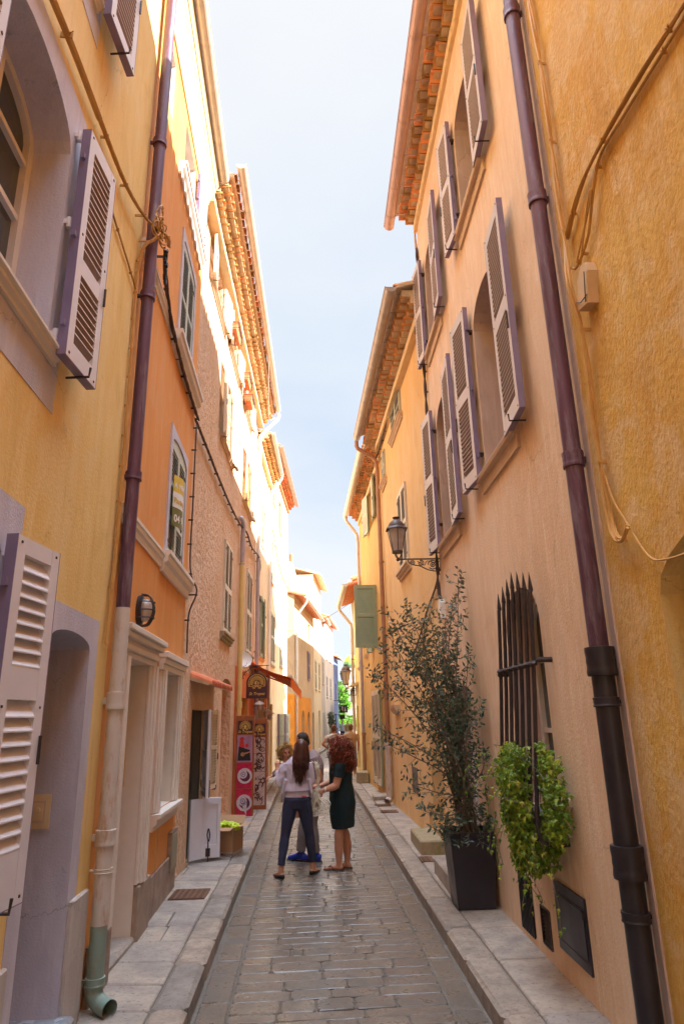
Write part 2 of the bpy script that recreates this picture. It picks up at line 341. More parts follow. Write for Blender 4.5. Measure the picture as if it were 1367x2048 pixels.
def arcz(op, s):
    s0, s1, z0, z1, ah = op[:5]; c = (s0 + s1) / 2; h = (s1 - s0) / 2
    return z1 - ah + ah * math.sqrt(max(0, 1 - ((s - c) / h) ** 2)) if ah else z1
def arcline(op, n=10):
    s0, s1, z0, z1, ah = op[:5]
    if not ah: return [(s0, z1), (s1, z1)]
    c = (s0 + s1) / 2; h = (s1 - s0) / 2
    return [(c - h * math.cos(math.pi * k / n), z1 - ah + ah * math.sin(math.pi * k / n)) for k in range(n + 1)]
def wall(root, fr, s0, s1, z0, z1, ops, mat, back=5., depth=.3, name='wall', sides=True, reveal=None, split=None):
    """house walls: street face with real openings (s0,s1,z0,z1,arch[,depth]) and their reveals"""
    mats = [mat, reveal or mat]; mb = MB(fr)
    cs = sorted({s0, s1, *[round(v, 4) for o in ops for v in o[:2]]}); cz = sorted({z0, z1, *[round(v, 4) for o in ops for v in o[2:4]]} | ({split[0]} if split else set()))
    if split: mats.append(split[1])
    for a, b in zip(cs, cs[1:]):
        for c, d in zip(cz, cz[1:]):
            m = ((a + b) / 2, (c + d) / 2)
            if any(o[0] < m[0] < o[1] and o[2] < m[1] < o[3] for o in ops): continue
            mb.m = 2 if split and m[1] < split[0] else 0
            mb.quad((a, 0, c), (b, 0, c), (b, 0, d), (a, 0, d))
    for o in ops:
        al = arcline(o); dp = o[5] if len(o) > 5 else depth
        mb.m = 2 if split and o[3] < split[0] else 0
        if o[4]:
            for p, q in zip(al, al[1:]):
                mb.poly([(p[0], 0, p[1]), (q[0], 0, q[1]), (q[0], 0, o[3]), (p[0], 0, o[3])])
        mb.m = 1
        ol = [(o[0], o[2])] + al + [(o[1], o[2])]
        for p, q in zip(ol, ol[1:] + ol[:1]):
            if p == q: continue
            mb.quad((p[0], 0, p[1]), (q[0], 0, q[1]), (q[0], -dp, q[1]), (p[0], -dp, p[1]))
    mb.m = 0
    if sides:
        for s in (s0, s1): mb.quad((s, 0, z0), (s, -back, z0), (s, -back, z1), (s, 0, z1))
        mb.quad((s0, -back, z0), (s1, -back, z0), (s1, -back, z1), (s0, -back, z1))
        mb.quad((s0, 0, z1 + .0), (s1, 0, z1), (s1, -back, z1), (s0, -back, z1))
    return mb.build(name, mats, root, recalc=False)
def leaf(mb, fr, w, h, t=.04, panels=((.06, .5), (.55, .95)), stile=.075, pitch=.045, solid=None, rev=False, slatm=None):
    """louvred shutter leaf in the frame fr: x across from the hinge, y outwards, z up; panels as fractions of h"""
    zs = [p * h for pr in panels for p in pr]
    mb.box(0, stile, 0, t, 0, h, fr); mb.box(w - stile, w, 0, t, 0, h, fr)
    rails = [0] + zs + [h]
    for a, b in zip(rails[0::2], rails[1::2]): mb.box(stile, w - stile, .001, t - .001, a, b, fr)
    for k, (pa, pb) in enumerate(panels):
        a, b = pa * h, pb * h
        if solid is not None and k in solid:
            mb.box(stile, w - stile, t * .3, t * .6, a, b, fr); continue
        n = max(2, int((b - a) / pitch)); p = (b - a) / (n + .3)
        for i in range(n):
            z = a + i * p
            ya, yb = (t * .05, t * 1.0) if rev else (t * 1.0, t * .05)      # an opened leaf shows its inner side: slats fall towards the wall
            m0 = mb.m
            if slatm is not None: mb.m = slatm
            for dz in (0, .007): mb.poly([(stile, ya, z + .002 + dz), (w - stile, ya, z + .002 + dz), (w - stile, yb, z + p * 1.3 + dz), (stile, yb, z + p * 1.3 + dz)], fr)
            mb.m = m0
            mb.poly([(stile, ya, z + .002), (w - stile, ya, z + .002), (w - stile, ya, z + .009), (stile, ya, z + .009)], fr)
            mb.poly([(stile, yb, z + p * 1.3), (w - stile, yb, z + p * 1.3), (w - stile, yb, z + p * 1.3 + .007), (stile, yb, z + p * 1.3 + .007)], fr)
def shutter(par, fr, s, z, w, h, d, mat='shutter_r', o=.03, ang=4, edge='edge', iron='iron', label=None, name='shutter', **kw):
    """open leaf hinged at s, lying back along direction d (+1/-1); ang = degrees it stands off the wall"""
    f = sub(fr, s, o, z)
    if d < 0: f = f @ Matrix.Diagonal((-1, 1, 1, 1))
    f = f @ Matrix.Rotation(R_(ang), 4, 'Z')
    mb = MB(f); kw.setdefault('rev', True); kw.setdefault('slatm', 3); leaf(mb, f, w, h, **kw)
    t = kw.get('t', .04)
    mb.m = 1      # dark painted edges
    mb.box(-.004, 0, -.006, t + .001, -.002, h + .002); mb.box(w, w + .004, -.006, t + .001, -.002, h + .002); mb.box(0, w, -.006, t + .001, -.005, 0); mb.box(0, .07, -.006, 0, 0, h); mb.box(w - .07, w, -.006, 0, 0, h)
    for zz in (.12 * h, .5 * h, .86 * h): mb.box(-.03, .05, t * .2, t * .7, zz - .02, zz + .02)
    mb.m = 2
    for zz in (.03, h - .03, h * .52):
        for xx in (.035, w - .035): mb.box(xx - .006, xx + .006, t, t + .004, zz - .006, zz + .006)
    mb.tube([(w - .02, t + .012, h * .36), (w - .02, t + .012, h * .44)], .008, 5)
    mb.tube([(w * .6, -.06, -.01), (w * .6, t + .03, -.01), (w * .6, t + .035, .05)], .008, 5)
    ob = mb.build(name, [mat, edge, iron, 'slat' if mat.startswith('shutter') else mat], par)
    if label: ob['label'] = label
    return ob
def window(root, fr, op, style='frame', mat='creamtrim', depth=.28, mun=(2, 3), name='window', sill=None, sillmat='sill', glass='glass'):
    """window filling an opening at depth; returns the window part. sill=(over, proud, z0, z1)"""
    s0, s1, z0, z1, ah = op[:5]; mb = MB(fr); w = .06; d0 = -depth; al = arcline(op)
    mb.box(s0, s0 + w, d0, d0 + .06, z0, z1 - ah); mb.box(s1 - w, s1, d0, d0 + .06, z0, z1 - ah)
    mb.box(s0 + w, s1 - w, d0 + .002, d0 + .062, z0, z0 + w)
    if ah:
        for p, q in zip(al, al[1:]):
            c = (s0 + s1) / 2; k = 1 - 2 * w / (s1 - s0)
            P = lambda a: (c + (a[0] - c) * k, z1 - ah + (a[1] - z1 + ah) * (1 - w / max(ah, w * 1.4)))
            pi, qi = P(p), P(q)
            mb.poly([(p[0], d0 + .06, p[1]), (q[0], d0 + .06, q[1]), (qi[0], d0 + .06, qi[1]), (pi[0], d0 + .06, pi[1])])
            mb.poly([(pi[0], d0 + .06, pi[1]), (qi[0], d0 + .06, qi[1]), (qi[0], d0, qi[1]), (pi[0], d0, pi[1])])
    else: mb.box(s0 + w, s1 - w, d0 + .002, d0 + .062, z1 - w, z1)
    nx, nz = mun
    for i in range(1, nx):
        x = s0 + (s1 - s0) * i / nx; mb.box(x - .035, x + .035, d0 + .004, d0 + .07, z0 + w, arcz(op, x) - w)
    for i in range(1, nz):
        z = z0 + (z1 - z0) * i / nz; mb.box(s0 + w, s1 - w, d0 + .01, d0 + .052, z - .018, z + .018)
    wo_ = mb.build(name, mat, root)
    g = MB(fr); g.poly([(s0, d0 + .02, z0)] + [(a[0], d0 + .02, a[1]) for a in al] + [(s1, d0 + .02, z0)]); g.build('glass', glass, wo_, recalc=False)
    if sill: sillpart(wo_, fr, s0, s1, sill, sillmat)
    return wo_
def sillpart(par, fr, s0, s1, sill, mat):
    ov, pr, a, b = sill; g = MB(fr); h = b - a
    g.prism([(-.0, a), (pr * .35, a), (pr * .35, a + h * .3), (pr * .7, a + h * .45), (pr * .7, a + h * .7), (pr, a + h * .78), (pr, b), (-.0, b)], s0 - ov, s1 + ov, 'x')
    return g.build('sill', mat, par)
def closed(root, fr, op, mat, o=-.06, panels=((.05, .5), (.55, .95)), sill=None, sillmat='sill', name='window', iron='iron', pitch=.045, tilt=(0, 0)):
    """window shut behind a pair of louvred leaves; part window (frame) > shutter x2, sill"""
    s0, s1, z0, z1, ah = op[:5]; mb = MB(fr)
    al = arcline(op); f = .05
    mb.box(s0, s0 + f * .6, o - .05, o + .0, z0, z1 - ah); mb.box(s1 - f * .6, s1, o - .05, o, z0, z1 - ah); mb.box(s0 + f * .6, s1 - f * .6, o - .048, o - .002, z0, z0 + .03)
    mb.poly([(s0, o - .06, z0)] + [(a[0], o - .06, a[1]) for a in al] + [(s1, o - .06, z0)])
    wo_ = mb.build(name, ['reveal'], root, recalc=False); mid = (s0 + s1) / 2; h = z1 - ah - z0 - .04; w = mid - s0 - f * .6 - .004
    for k, d in ((0, 1), (1, -1)):
        ff = sub(fr, s0 + f * .6 if d > 0 else s1 - f * .6, o, z0 + .02)
        if d < 0: ff = ff @ Matrix.Diagonal((-1, 1, 1, 1))
        ff = ff @ Matrix.Rotation(R_(tilt[k]), 4, 'Z')
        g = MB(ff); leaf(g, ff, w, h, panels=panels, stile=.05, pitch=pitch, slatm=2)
        if ah:   # solid head board follows the arch
            n = 6; lo = h; pts = []
            for i in range(n + 1):
                x = w * i / n; ss = (s0 + f * .6 + x) if d > 0 else (s1 - f * .6 - x); pts.append((x, arcz(op, ss) - z0 - .03))
            pts = [(x, max(z, h + .003)) for x, z in pts]
            g.prism([(0, h)] + pts + [(w, h)], .004, .036)
        g.m = 1
        for zz in (.1 * h, .9 * h): g.box(-.01, .09, .041, .047, zz - .015, zz + .015)
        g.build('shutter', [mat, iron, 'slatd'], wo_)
    if sill: sillpart(wo_, fr, s0, s1, sill, sillmat)
    return wo_
def genoise(root, fr, s0, s1, zb, rows=3, so=.115, sz=.105, tw=.17, base=.12, dz=0., name='cornice', mats=('tile', 'mortar', 'cornice')):
    """stepped rows of clay tile ends under the roof edge; dz = rise from s0 to s1"""
    mb = MB(fr); Z = lambda s: dz * (s - s0) / (s1 - s0)
    rnd = random.Random(int(s0 * 100)); n = int((s1 - s0) / tw); tw = (s1 - s0) / n
    if base:
        mb.m = 2
        for i in range(n):
            a = s0 + i * tw; j = rnd.uniform(-.004, .004); zc = Z(a)
            mb.box(a, a + tw * .985, 0, base + j, zb - .16 + zc + j, zb + zc)
    for k in range(rows):
        o1 = base + so * (k + 1); z = zb + sz * k
        mb.m = 1; mb.t = .5
        for q in range(0, n, 6):
            a = s0 + q * tw; b = s0 + min(n, q + 6) * tw; zc = Z(a)
            mb.box(a, b, 0, o1 - .035, z + .032 + zc, z + sz + .03 + zc)
        mb.m = 0
        for i in range(n):
            c = s0 + (i + .5) * tw + rnd.uniform(-.006, .006); zc = Z(c) + rnd.uniform(-.008, .008); o = o1 + rnd.uniform(-.014, .012); mb.t = rnd.random()
            r = tw * .47; pts = [(c + r * math.cos(a), z + zc + r * .95 * math.sin(a)) for a in [math.pi * q / 6 for q in range(7)]]
            pin = [(c + (r - .014) * math.cos(a), z + zc + (r - .014) * .95 * math.sin(a)) for a in [math.pi * q / 6 for q in range(6, -1, -1)]]
            mb.prism(pts + pin, o - so - .05, o)
    return mb.build(name, list(mats), root, smooth=False)
def gutter(root, fr, s0, s1, o, z, r=.075, mat='zinc', dz=0., ring=.5, name='gutter', endpipe=None):
    mb = MB(fr); Z = lambda s: dz * (s - s0) / (s1 - s0); n = 10; t = .006
    A = [math.pi + math.pi * k / n for k in range(n + 1)]
    for s in (None,):
        for q, w in enumerate(A[:-1]):
            for rr in (r, r - t):
                mb.quad(*[(ss, o + rr * math.cos(a), z + Z(ss) + rr * math.sin(a)) for ss, a in ((s0, w), (s1, w), (s1, A[q + 1]), (s0, A[q + 1]))])
    for ss in (s0, s1): mb.poly([(ss, o + r * math.cos(a), z + Z(ss) + r * math.sin(a)) for a in A])
    mb.tube([(s0, o + r, z + Z(s0)), (s1, o + r, z + Z(s1))], .009, 6)
    m = int((s1 - s0) / ring)
    for i in range(m + 1):
        c = s0 + (s1 - s0) * (i + .5) / (m + 1)
        for q, w in enumerate(A[:-1]):
            mb.quad(*[(ss, o + (r + .005) * math.cos(a), z + Z(ss) + (r + .005) * math.sin(a)) for ss, a in ((c - .012, w), (c + .012, w), (c + .012, A[q + 1]), (c - .012, A[q + 1]))])
        mb.box(c - .012, c + .012, o - r - .16, o - r, z + Z(c) - .01, z + Z(c))
    return mb.build(name, mat, root, smooth='auto', recalc=False)
def roof(root, fr, s0, s1, o, z, back=5., pitch=.30, dz=0., mat='redtile', under='mortar', tiles=True, name='roof', tw=.21, tlen=None):
    """low pitched clay roof: slab plus rows of half-round cover tiles running up the slope"""
    mb = MB(fr); L = o + back
    mb.m = 1; zt = lambda y: z + (o - y) * pitch
    a = [mb.V(p) for p in ((s0, o, z), (s1, o, z + dz), (s1, -back, zt(-back) + dz), (s0, -back, zt(-back)), (s0, o, z + .05), (s1, o, z + .05 + dz), (s1, -back, zt(-back) + .05 + dz), (s0, -back, zt(-back) + .05))]
    for q in ((0, 1, 2, 3), (0, 1, 5, 4), (1, 2, 6, 5), (2, 3, 7, 6), (3, 0, 4, 7)): mb.F([a[k] for k in q])
    mb.m = 0; mb.F([a[k] for k in (4, 5, 6, 7)])
    if tiles:
        rnd = random.Random(3); n = int((s1 - s0) / tw); tl = tlen or L
        for i in range(n):
            c = s0 + (i + .5) * (s1 - s0) / n; zc = dz * (c - s0) / (s1 - s0); oo = o + .04 + rnd.uniform(-.01, .02); r = tw * .42
            k = 0; y = oo
            while y > o - tl + .1:
                y2 = max(y - .42, -back); mb.t = rnd.random()
                A = [math.pi * q / 5 for q in range(6)]
                for q in range(5):
                    P = lambda yy, aa, lift: (c + r * math.cos(aa), yy, zt(yy) + zc + .045 + lift + r * .8 * math.sin(aa))
                    mb.quad(P(y, A[q], .02), P(y, A[q + 1], .02), P(y2 - .03, A[q + 1], 0), P(y2 - .03, A[q], 0))
                    mb.quad(P(y, A[q], .02), P(y, A[q + 1], .02), P(y, A[q + 1], .005), P(y, A[q], .005))
                y = y2
                if y <= -back + .01: break
    return mb.build(name, [mat, under], root, recalc=False)
def pipe(label, segs, collars=(), brackets=(), fr=None, group=None, cat='drainpipe', cm=None):
    """segs: list of (material, radius, points in the wall frame). collars: (s,o,z,r,h,mat)"""
    fr = fr or I4; p = fr @ Vector(segs[0][2][-1]); t = thing('drainpipe', label, cat, (p.x, p.y, 0), group)
    for mat, r, pts in segs:
        mb = MB(fr); P = smoothpath(pts, 5) if len(pts) > 2 else [Vector(q) for q in pts]; mb.tube(P, r, 14, False); mb.build('pipe', mat, t, smooth=True)
    for s, o, z, r, h, mat in collars:
        mb = MB(fr); mb.lathe((s, o, z), [(r * .86, -.002), (r, 0), (r * 1.03, h * .12), (r, h * .22), (r * .97, h * .35), (r, h * .5), (r * .97, h * .65), (r * 1.02, h * .85), (r, h), (r * .86, h + .002)], 14)
        mb.box(s - .012, s + .012, -.0, o - r * .8, z + h * .3, z + h * .7); mb.build('collar', mat, t, smooth='auto')
    return t
def cable(label, fr, pts, r=.009, strands=1, mat='cable_d', clips=0, twist=9., name='cable', group=None, k=6, cat='cable'):
    P = resample(smoothpath(pts, k), .05); mb = MB(fr)
    for j in range(strands):
        if strands == 1: Q = P
        else:
            Q = []; L = 0
            for i, p in enumerate(P):
                if i: L += (p - P[i - 1]).length
                a = L * twist + j * 2 * math.pi / strands
                Q.append(p + Vector((math.cos(a) * .7, math.sin(a) * .7, math.cos(a + 1.) * .7)) * r * 1.3)
        mb.tube(Q, r, 6)
    if clips:
        n = max(1, int(len(P) / clips))
        for i in range(clips):
            p = P[min(len(P) - 1, int((i + .5) * n))]
            mb.box(p.x - .004, p.x + .004, 0, p.y + r * 1.5, p.z - r, p.z + r); mb.tube([(p.x, p.y, p.z), (p.x - .035, p.y + r * 2.2, p.z - .012)], .004, 4)
    return tag(mb.build(name, mat, None, smooth='auto'), label, cat, group)
def text(mb, s, size, fr, shear=0., z=.002, align='CENTER', weight=0., vertical=False):
    """letters as real faces, laid in the x-z plane of fr, facing its +y side"""
    cu = bpy.data.curves.new('lettering', 'FONT'); cu.body = s; cu.size = size; cu.align_x = align; cu.shear = shear; cu.offset = weight; cu.resolution_u = 3
    ob = bpy.data.objects.new('lettering', cu); COL.objects.link(ob)
    dg = bpy.context.evaluated_depsgraph_get(); dg.update(); me = ob.evaluated_get(dg).to_mesh()
    base = len(mb.v)
    for v in me.vertices: mb.V((v.co.x, z, v.co.y), fr)
    for p in me.polygons: mb.F([base + i for i in p.vertices])
    ob.evaluated_get(dg).to_mesh_clear(); bpy.data.objects.remove(ob); bpy.data.curves.remove(cu)
def disc(mb, c, r, y, fr, seg=20, r0=0., a0=0., a1=2 * math.pi):
    """flat disc or ring sector in the x-z plane"""
    for k in range(seg):
        t0 = a0 + (a1 - a0) * k / seg; t1 = a0 + (a1 - a0) * (k + 1) / seg
        P = lambda rr, t: (c[0] + rr * math.cos(t), y, c[1] + rr * math.sin(t))
        if r0: mb.poly([P(r0, t0), P(r, t0), P(r, t1), P(r0, t1)], fr)
        else: mb.poly([(c[0], y, c[1]), P(r, t0), P(r, t1)], fr)
# ---------------------------------------------------------------- plan of the lane
def interp(tab):
    def f(y):
        if y <= tab[0][0]: return tab[0][1]
        for (a, p), (b, q) in zip(tab, tab[1:]):
            if y <= b: return p + (q - p) * (y - a) / (b - a)
        return tab[-1][1]
    return f
kerbL = interp([(-3, -.75), (5, -.88), (7, -.93), (12, -1.03), (19, -1.16), (22, -1.2), (28, -.98), (32, -.82), (40, 0), (46, .45), (57, 1.5), (64, 2.1)])
kerbR = interp([(-3, 1.18), (5, 1.09), (12.2, .99), (19.6, .87), (24.2, .80), (27.5, 1.45), (40, 2.2), (60, 3.6), (64, 4)])
LWx = interp([(-3, -1.29), (8.45, -1.706), (8.5, -1.75), (20, -1.75), (28.1, -1.36), (32, -1.22), (40.2, -.36), (46, .1), (57, 1.15), (64, 1.6)])
RWx = interp([(-3, 1.71), (9.05, 1.71), (9.06, 1.76), (24.2, 1.26), (27.5, 1.9), (40, 2.7), (64, 4.6)])
FL = wallframe((-1.40, 0), (-2.124, 20), -1); FL2 = wallframe((-1.75, 0), (-1.75, 20), -1)
FR1 = wallframe((1.71, 0), (1.71, 20), 1); FR2 = wallframe((1.69, 11.2), (1.03, 31.2), 1)
FL3 = wallframe((-1.75, 17.9), (-1.68, 21.5), -1); FL4 = wallframe((-1.68, 21.5), (-1.36, 28.1), -1); FL5 = wallframe((-1.22, 32), (-.36, 40.2), -1)
FACE = lambda x, y, z=0: frame((x, y, z), (1, 0), (0, -1))       # a frame that looks back down the lane

# ---------------------------------------------------------------- ground, paving, kerbs
def paving(name, fa, fb, y0, y1, dy, nx, z, mat, gap=.008, bev=.012, skew=0., deep=.06, seed=1, jit=.5, zj=.004, edge=.012):
    rnd = random.Random(seed); mb = MB(); y = y0
    while y < y1:
        d = rnd.uniform(*dy); w = fb(y) - fa(y)
        n = nx if isinstance(nx, int) else rnd.randint(*nx)
        cuts = [0]; 
        for i in range(1, n): cuts.append((i + rnd.uniform(-.5, .5) * jit) / n)
        cuts.append(1)
        ph = rnd.uniform(-.015, .015)
        for a, b in zip(cuts, cuts[1:]):
            mb.t = rnd.random(); zz = z + rnd.uniform(-zj, zj); tx, ty = rnd.uniform(-zj, zj), rnd.uniform(-zj, zj)
            def P(t, yy): return (fa(yy) + (fb(yy) - fa(yy)) * t, yy + skew * (fa(yy) + (fb(yy) - fa(yy)) * t))
            q = [P(a, y), P(b, y), P(b, y + d), P(a, y + d)]
            cx = sum(p[0] for p in q) / 4; cy = sum(p[1] for p in q) / 4
            def I(p, g): 
                dx, dy_ = p[0] - cx, p[1] - cy; return (p[0] - math.copysign(min(g, abs(dx) * .8), dx) + rnd.uniform(-1, 1) * g * .3, p[1] - math.copysign(min(g, abs(dy_) * .8), dy_) + rnd.uniform(-1, 1) * g * .3)
            # chamfered corners give worn, rounded setts
            def ring(g, c):
                out = []
                for i in range(4):
                    p = I(q[i], g); pr = q[i - 1]; nxp = q[(i + 1) % 4]
                    for o in (pr, nxp):
                        L = math.hypot(o[0] - p[0], o[1] - p[1]); k = min(c / max(L, 1e-6), .3); out.append((p[0] + (o[0] - p[0]) * k, p[1] + (o[1] - p[1]) * k))
                return out
            ro, ri = ring(gap, edge), ring(gap + bev, edge)
            A = [mb.V((p[0], p[1], zz - deep)) for p in ro]; B = [mb.V((p[0], p[1], zz - bev * .8)) for p in ro]
            C = [mb.V((p[0], p[1], zz + tx * (p[0] - cx) * 3 + ty * (p[1] - cy) * 3)) for p in ri]
            for i in range(8):
                j = (i + 1) % 8; mb.F((A[i], A[j], B[j], B[i])); mb.F((B[i], B[j], C[j], C[i]))
            mb.F(C)
        y += d
    return struct(mb.build(name, mat, None))
g = MB(); g.quad((-300, -300, -.12), (300, -300, -.12), (300, 600, -.12), (-300, 600, -.12)); struct(g.build('ground', 'ground', recalc=False))
def strip(name, fa, fb, z, mat, y0=-3, y1=64, n=40):
    mb = MB()
    for i in range(n):
        a = y0 + (y1 - y0) * i / n; b = y0 + (y1 - y0) * (i + 1) / n
        mb.quad((fa(a), a, z), (fb(a), a, z), (fb(b), b, z), (fa(b), b, z))
    return struct(mb.build(name, mat, recalc=False))
strip('street_bed', lambda y: kerbL(y) - .1, lambda y: kerbR(y) + .1, -.011, 'joint')
strip('pavement_bed', lambda y: LWx(y) - .6, lambda y: kerbL(y) - .03, .104, 'joint')
strip('pavement_bed', lambda y: kerbR(y) + .03, lambda y: RWx(y) + .6, .104, 'joint')
paving('street', lambda y: kerbL(y) + .24, lambda y: kerbR(y) - .22, -1.5, 26, (.135, .215), (3, 5), 0, 'street', gap=.0045, bev=.007, skew=.03, seed=3, jit=.8, zj=.0025, edge=.018)
paving('street', lambda y: kerbL(y) + .24, lambda y: kerbR(y) - .22, 26, 63, (.3, .4), (4, 5), 0, 'street', gap=.008, seed=4)
paving('gutter_channel', lambda y: kerbL(y) + .015, lambda y: kerbL(y) + .235, -1.5, 63, (.3, .55), 1, -.006, 'street', gap=.006, seed=5)
paving('gutter_channel', lambda y: kerbR(y) - .215, lambda y: kerbR(y) - .01, -1.5, 63, (.3, .55), 1, -.006, 'street', gap=.006, seed=6)
paving('kerb', lambda y: kerbL(y) - .25, lambda y: kerbL(y), -1.5, 63, (.55, .95), 1, .125, 'kerb', gap=.005, bev=.028, deep=.17, seed=7, zj=.006, edge=.03)
paving('kerb', lambda y: kerbR(y), lambda y: kerbR(y) + .25, -1.5, 24.2, (.6, 1.1), 1, .125, 'kerb', gap=.004, bev=.028, deep=.17, seed=8, zj=.006, edge=.03)
paving('pavement', lambda y: LWx(y) - .35, lambda y: kerbL(y) - .25, -1.5, 60, (.28, .5), (1, 2), .122, 'slab', gap=.006, skew=-.06, seed=9, jit=.9)
paving('pavement', lambda y: kerbR(y) + .25, lambda y: RWx(y) + .3, -1.5, 24.2, (.7, 1.1), 1, .122, 'slab', gap=.004, seed=10)
paving('far_paving', lambda y: 1.2, lambda y: 9., 63, 95, (.6, .9), (8, 9), .0, 'street', gap=.01, seed=11)
def cover(label, x0, x1, y0, y1, mat='rust', frm=False):
    mb = MB(); mb.box(x0, x1, y0, y1, .12, .134)
    n = int((y1 - y0) / .045)
    for i in range(n):
        for j in range(int((x1 - x0) / .06)):
            mb.box(x0 + .015 + j * .06, x0 + .055 + j * .06, y0 + .01 + i * .045, y0 + .035 + i * .045, .134, .139)
    tag(mb.build('manhole_cover', mat), label, 'manhole cover')
cover('brown iron cover in the left pavement below the grey door leaf', -1.62, -1.24, 7.84, 8.26)
cover('small rusty cover beside the stone step on the right pavement', 1.27, 1.44, 9.3, 9.62)
cover('nearer of two flat rusty covers at the foot of the beige downpipe', 1.16, 1.5, 13.95, 14.3)
cover('farther of two flat rusty covers at the foot of the beige downpipe', 1.12, 1.46, 14.95, 15.3)

# ---------------------------------------------------------------- common trim
def surround(root, fr, op, w, mat, proud=.004, below=0., top=None, name='surround'):
    s0, s1, z0, z1, ah = op[:5]; mb = MB(fr); zt = top or z1 + w; zb = z0 - below
    mb.box(s0 - w, s0, 0, proud, zb, z1 - ah); mb.box(s1, s1 + w, 0, proud, zb, z1 - ah)
    al = arcline(op); al = [(s0 - w, z1 - ah)] + al + [(s1 + w, z1 - ah)] if ah else [(s0 - w, z1), (s1 + w, z1)]
    for p, q in zip(al, al[1:]):
        if abs(p[0] - q[0]) > 1e-5: mb.prism([(p[0], p[1]), (q[0], q[1]), (q[0], zt), (p[0], zt)], 0, proud)
    if below: mb.box(s0, s1, 0, proud, zb, z0)
    return mb.build(name, mat, root)
def door(root, fr, op, depth, mat, panels=2, name='door', handle=True):
    s0, s1, z0, z1, ah = op[:5]; mb = MB(fr); d = -depth
    al = arcline(op); mb.prism([(s0, z0)] + al + [(s1, z0)], d - .04, d)
    for i in range(panels):
        a = z0 + .12 + (z1 - z0 - .2) * i / panels; b = z0 + (z1 - z0 - .2) * (i + 1) / panels
        for x0, x1 in ((s0 + .08, (s0 + s1) / 2 - .04), ((s0 + s1) / 2 + .04, s1 - .08)):
            mb.box(x0, x1, d, d + .014, a, b - .04)
    do = mb.build(name, mat, root)
    if handle:
        h = MB(fr); h.lathe((0, 0, 0), [(.02, 0), (.025, .02), (.012, .05)], 8, fr @ Matrix.Translation((s0 + .12, d, z0 + 1.0)) @ Matrix.Rotation(-math.pi / 2, 4, 'X')); h.build('handle', 'iron', do)
    return do
def step(label, x0, x1, y0, y1, z0, z1, mat='slab', **k):
    mb = MB(); mb.t = .6; mb.box(x0, x1, y0, y1, z0, z1); return tag(mb.build('step', mat, bevel=.02), label, 'step')

# ================================================================ LEFT 1: near yellow house
h = thing('yellow_house', 'near yellow house with lilac window and door surrounds, left edge', 'house', (-1.5, 0, 0))
w1 = (2.25, 3.30, 3.95, 5.55, .25, .30); w2 = (2.35, 3.32, 6.75, 8.5, .2, .3); w3 = (2.2, 3.10, 1.2, 2.82, .14, .3); dr = (3.86, 4.61, .24, 2.46, .075, .45)
wall(h, FL, -12, 5.05, 0, 10.6, [w1, w2, w3, dr], 'yellow', reveal='lilac')
surround(h, FL, w1, .2, 'lilac', below=.34, top=5.75); surround(h, FL, w2, .2, 'lilac', below=.28); surround(h, FL, w3, .2, 'lilac', below=.2, top=2.98)
surround(h, FL, dr, .17, 'lilac', top=2.60)
window(h, FL, w1, mun=(2, 4), sill=(.12, .07, 3.87, 3.95), sillmat='creamtrim'); window(h, FL, w2, mun=(2, 3), sill=(.1, .06, 6.68, 6.75), sillmat='creamtrim'); window(h, FL, w3, mun=(2, 3), sill=(.1, .05, 1.13, 1.2), sillmat='lilac')
door(h, FL, dr, .45, 'darkwood')
for q_ in ((-12, 3.70, .03, .80), (4.64, 4.97, .035, .86)): mb = MB(FL); mb.box(q_[0], q_[1], 0, q_[2], 0, q_[3]); mb.build('plinth', 'plinthL', h, bevel=.008)
mb = MB(sub(FL, 4.61, -.2, 1.28) @ Matrix.Rotation(math.pi / 2, 4, 'Z')); mb.box(-.09, .05, 0, .012, 0, .2); mb.m = 1; mb.box(-.065, .025, .012, .018, .035, .165)
mb.m = 0; mb.box(-.05, .01, .018, .022, .05, .15); mb.lathe((0, 0, 0), [(.016, 0), (.014, .01)], 12, mb.fr @ Matrix.Translation((-.02, .022, .11)) @ Matrix.Rotation(-math.pi / 2, 4, 'X')); mb.build('doorbell', ['cornice', 'sill'], h)
step('dark veined marble doorstep of the near yellow house', -1.95, -1.47, 3.9, 4.66, .1, .26, 'marble')
def shut2(s, z, w, hh, d, par, fr=FL, **k): return shutter(par, fr, s, z, w, hh, d, mat='shutter', **k)
wins = [o for o in h.children if o.name.startswith('window')]
shut2(3.32, 3.90, .42, 1.62, 1, wins[0], o=.06, ang=6, t=.05, panels=((.07, .36), (.43, .93)), pitch=.052)
shut2(2.2, 3.93, .56, 1.7, -1, wins[0], o=.06, ang=6, t=.05, panels=((.07, .36), (.43, .93)), pitch=.052)
shut2(3.42, 6.68, .47, 1.75, 1, wins[1], o=.06, ang=6, t=.05, pitch=.05)
shut2(2.27, 6.73, .58, 1.75, -1, wins[1], o=.06, ang=6, t=.05, pitch=.05)
shut2(3.02, 1.14, .40, 1.62, 1, wins[2], o=.06, ang=8, t=.05, rev=False, slatm=0, panels=((.14, .54), (.63, .95)), pitch=.062)
mb = MB(FL)       # wrought hinges and bar catches carried on the wall
for s, z in ((3.34, 5.45), (3.34, 4.78), (3.34, 4.0), (3.37, 8.3), (3.37, 6.9), (3.13, 2.66), (3.13, 1.3)): mb.tube([(s, .03, z), (s, .03, z + .07)], .018, 8); mb.box(s - .02, s + .03, 0, .03, z + .02, z + .05); mb.build('hinge', 'shutter', h); mb = MB(FL)

mb = MB(FL)       # projecting roof edge, above the picture
mb.prism([(0, 10.2), (.1, 10.25), (.3, 10.55), (.3, 10.7), (0, 10.7)], -12, 5.05, 'x'); mb.build('cornice', 'cornice', h)

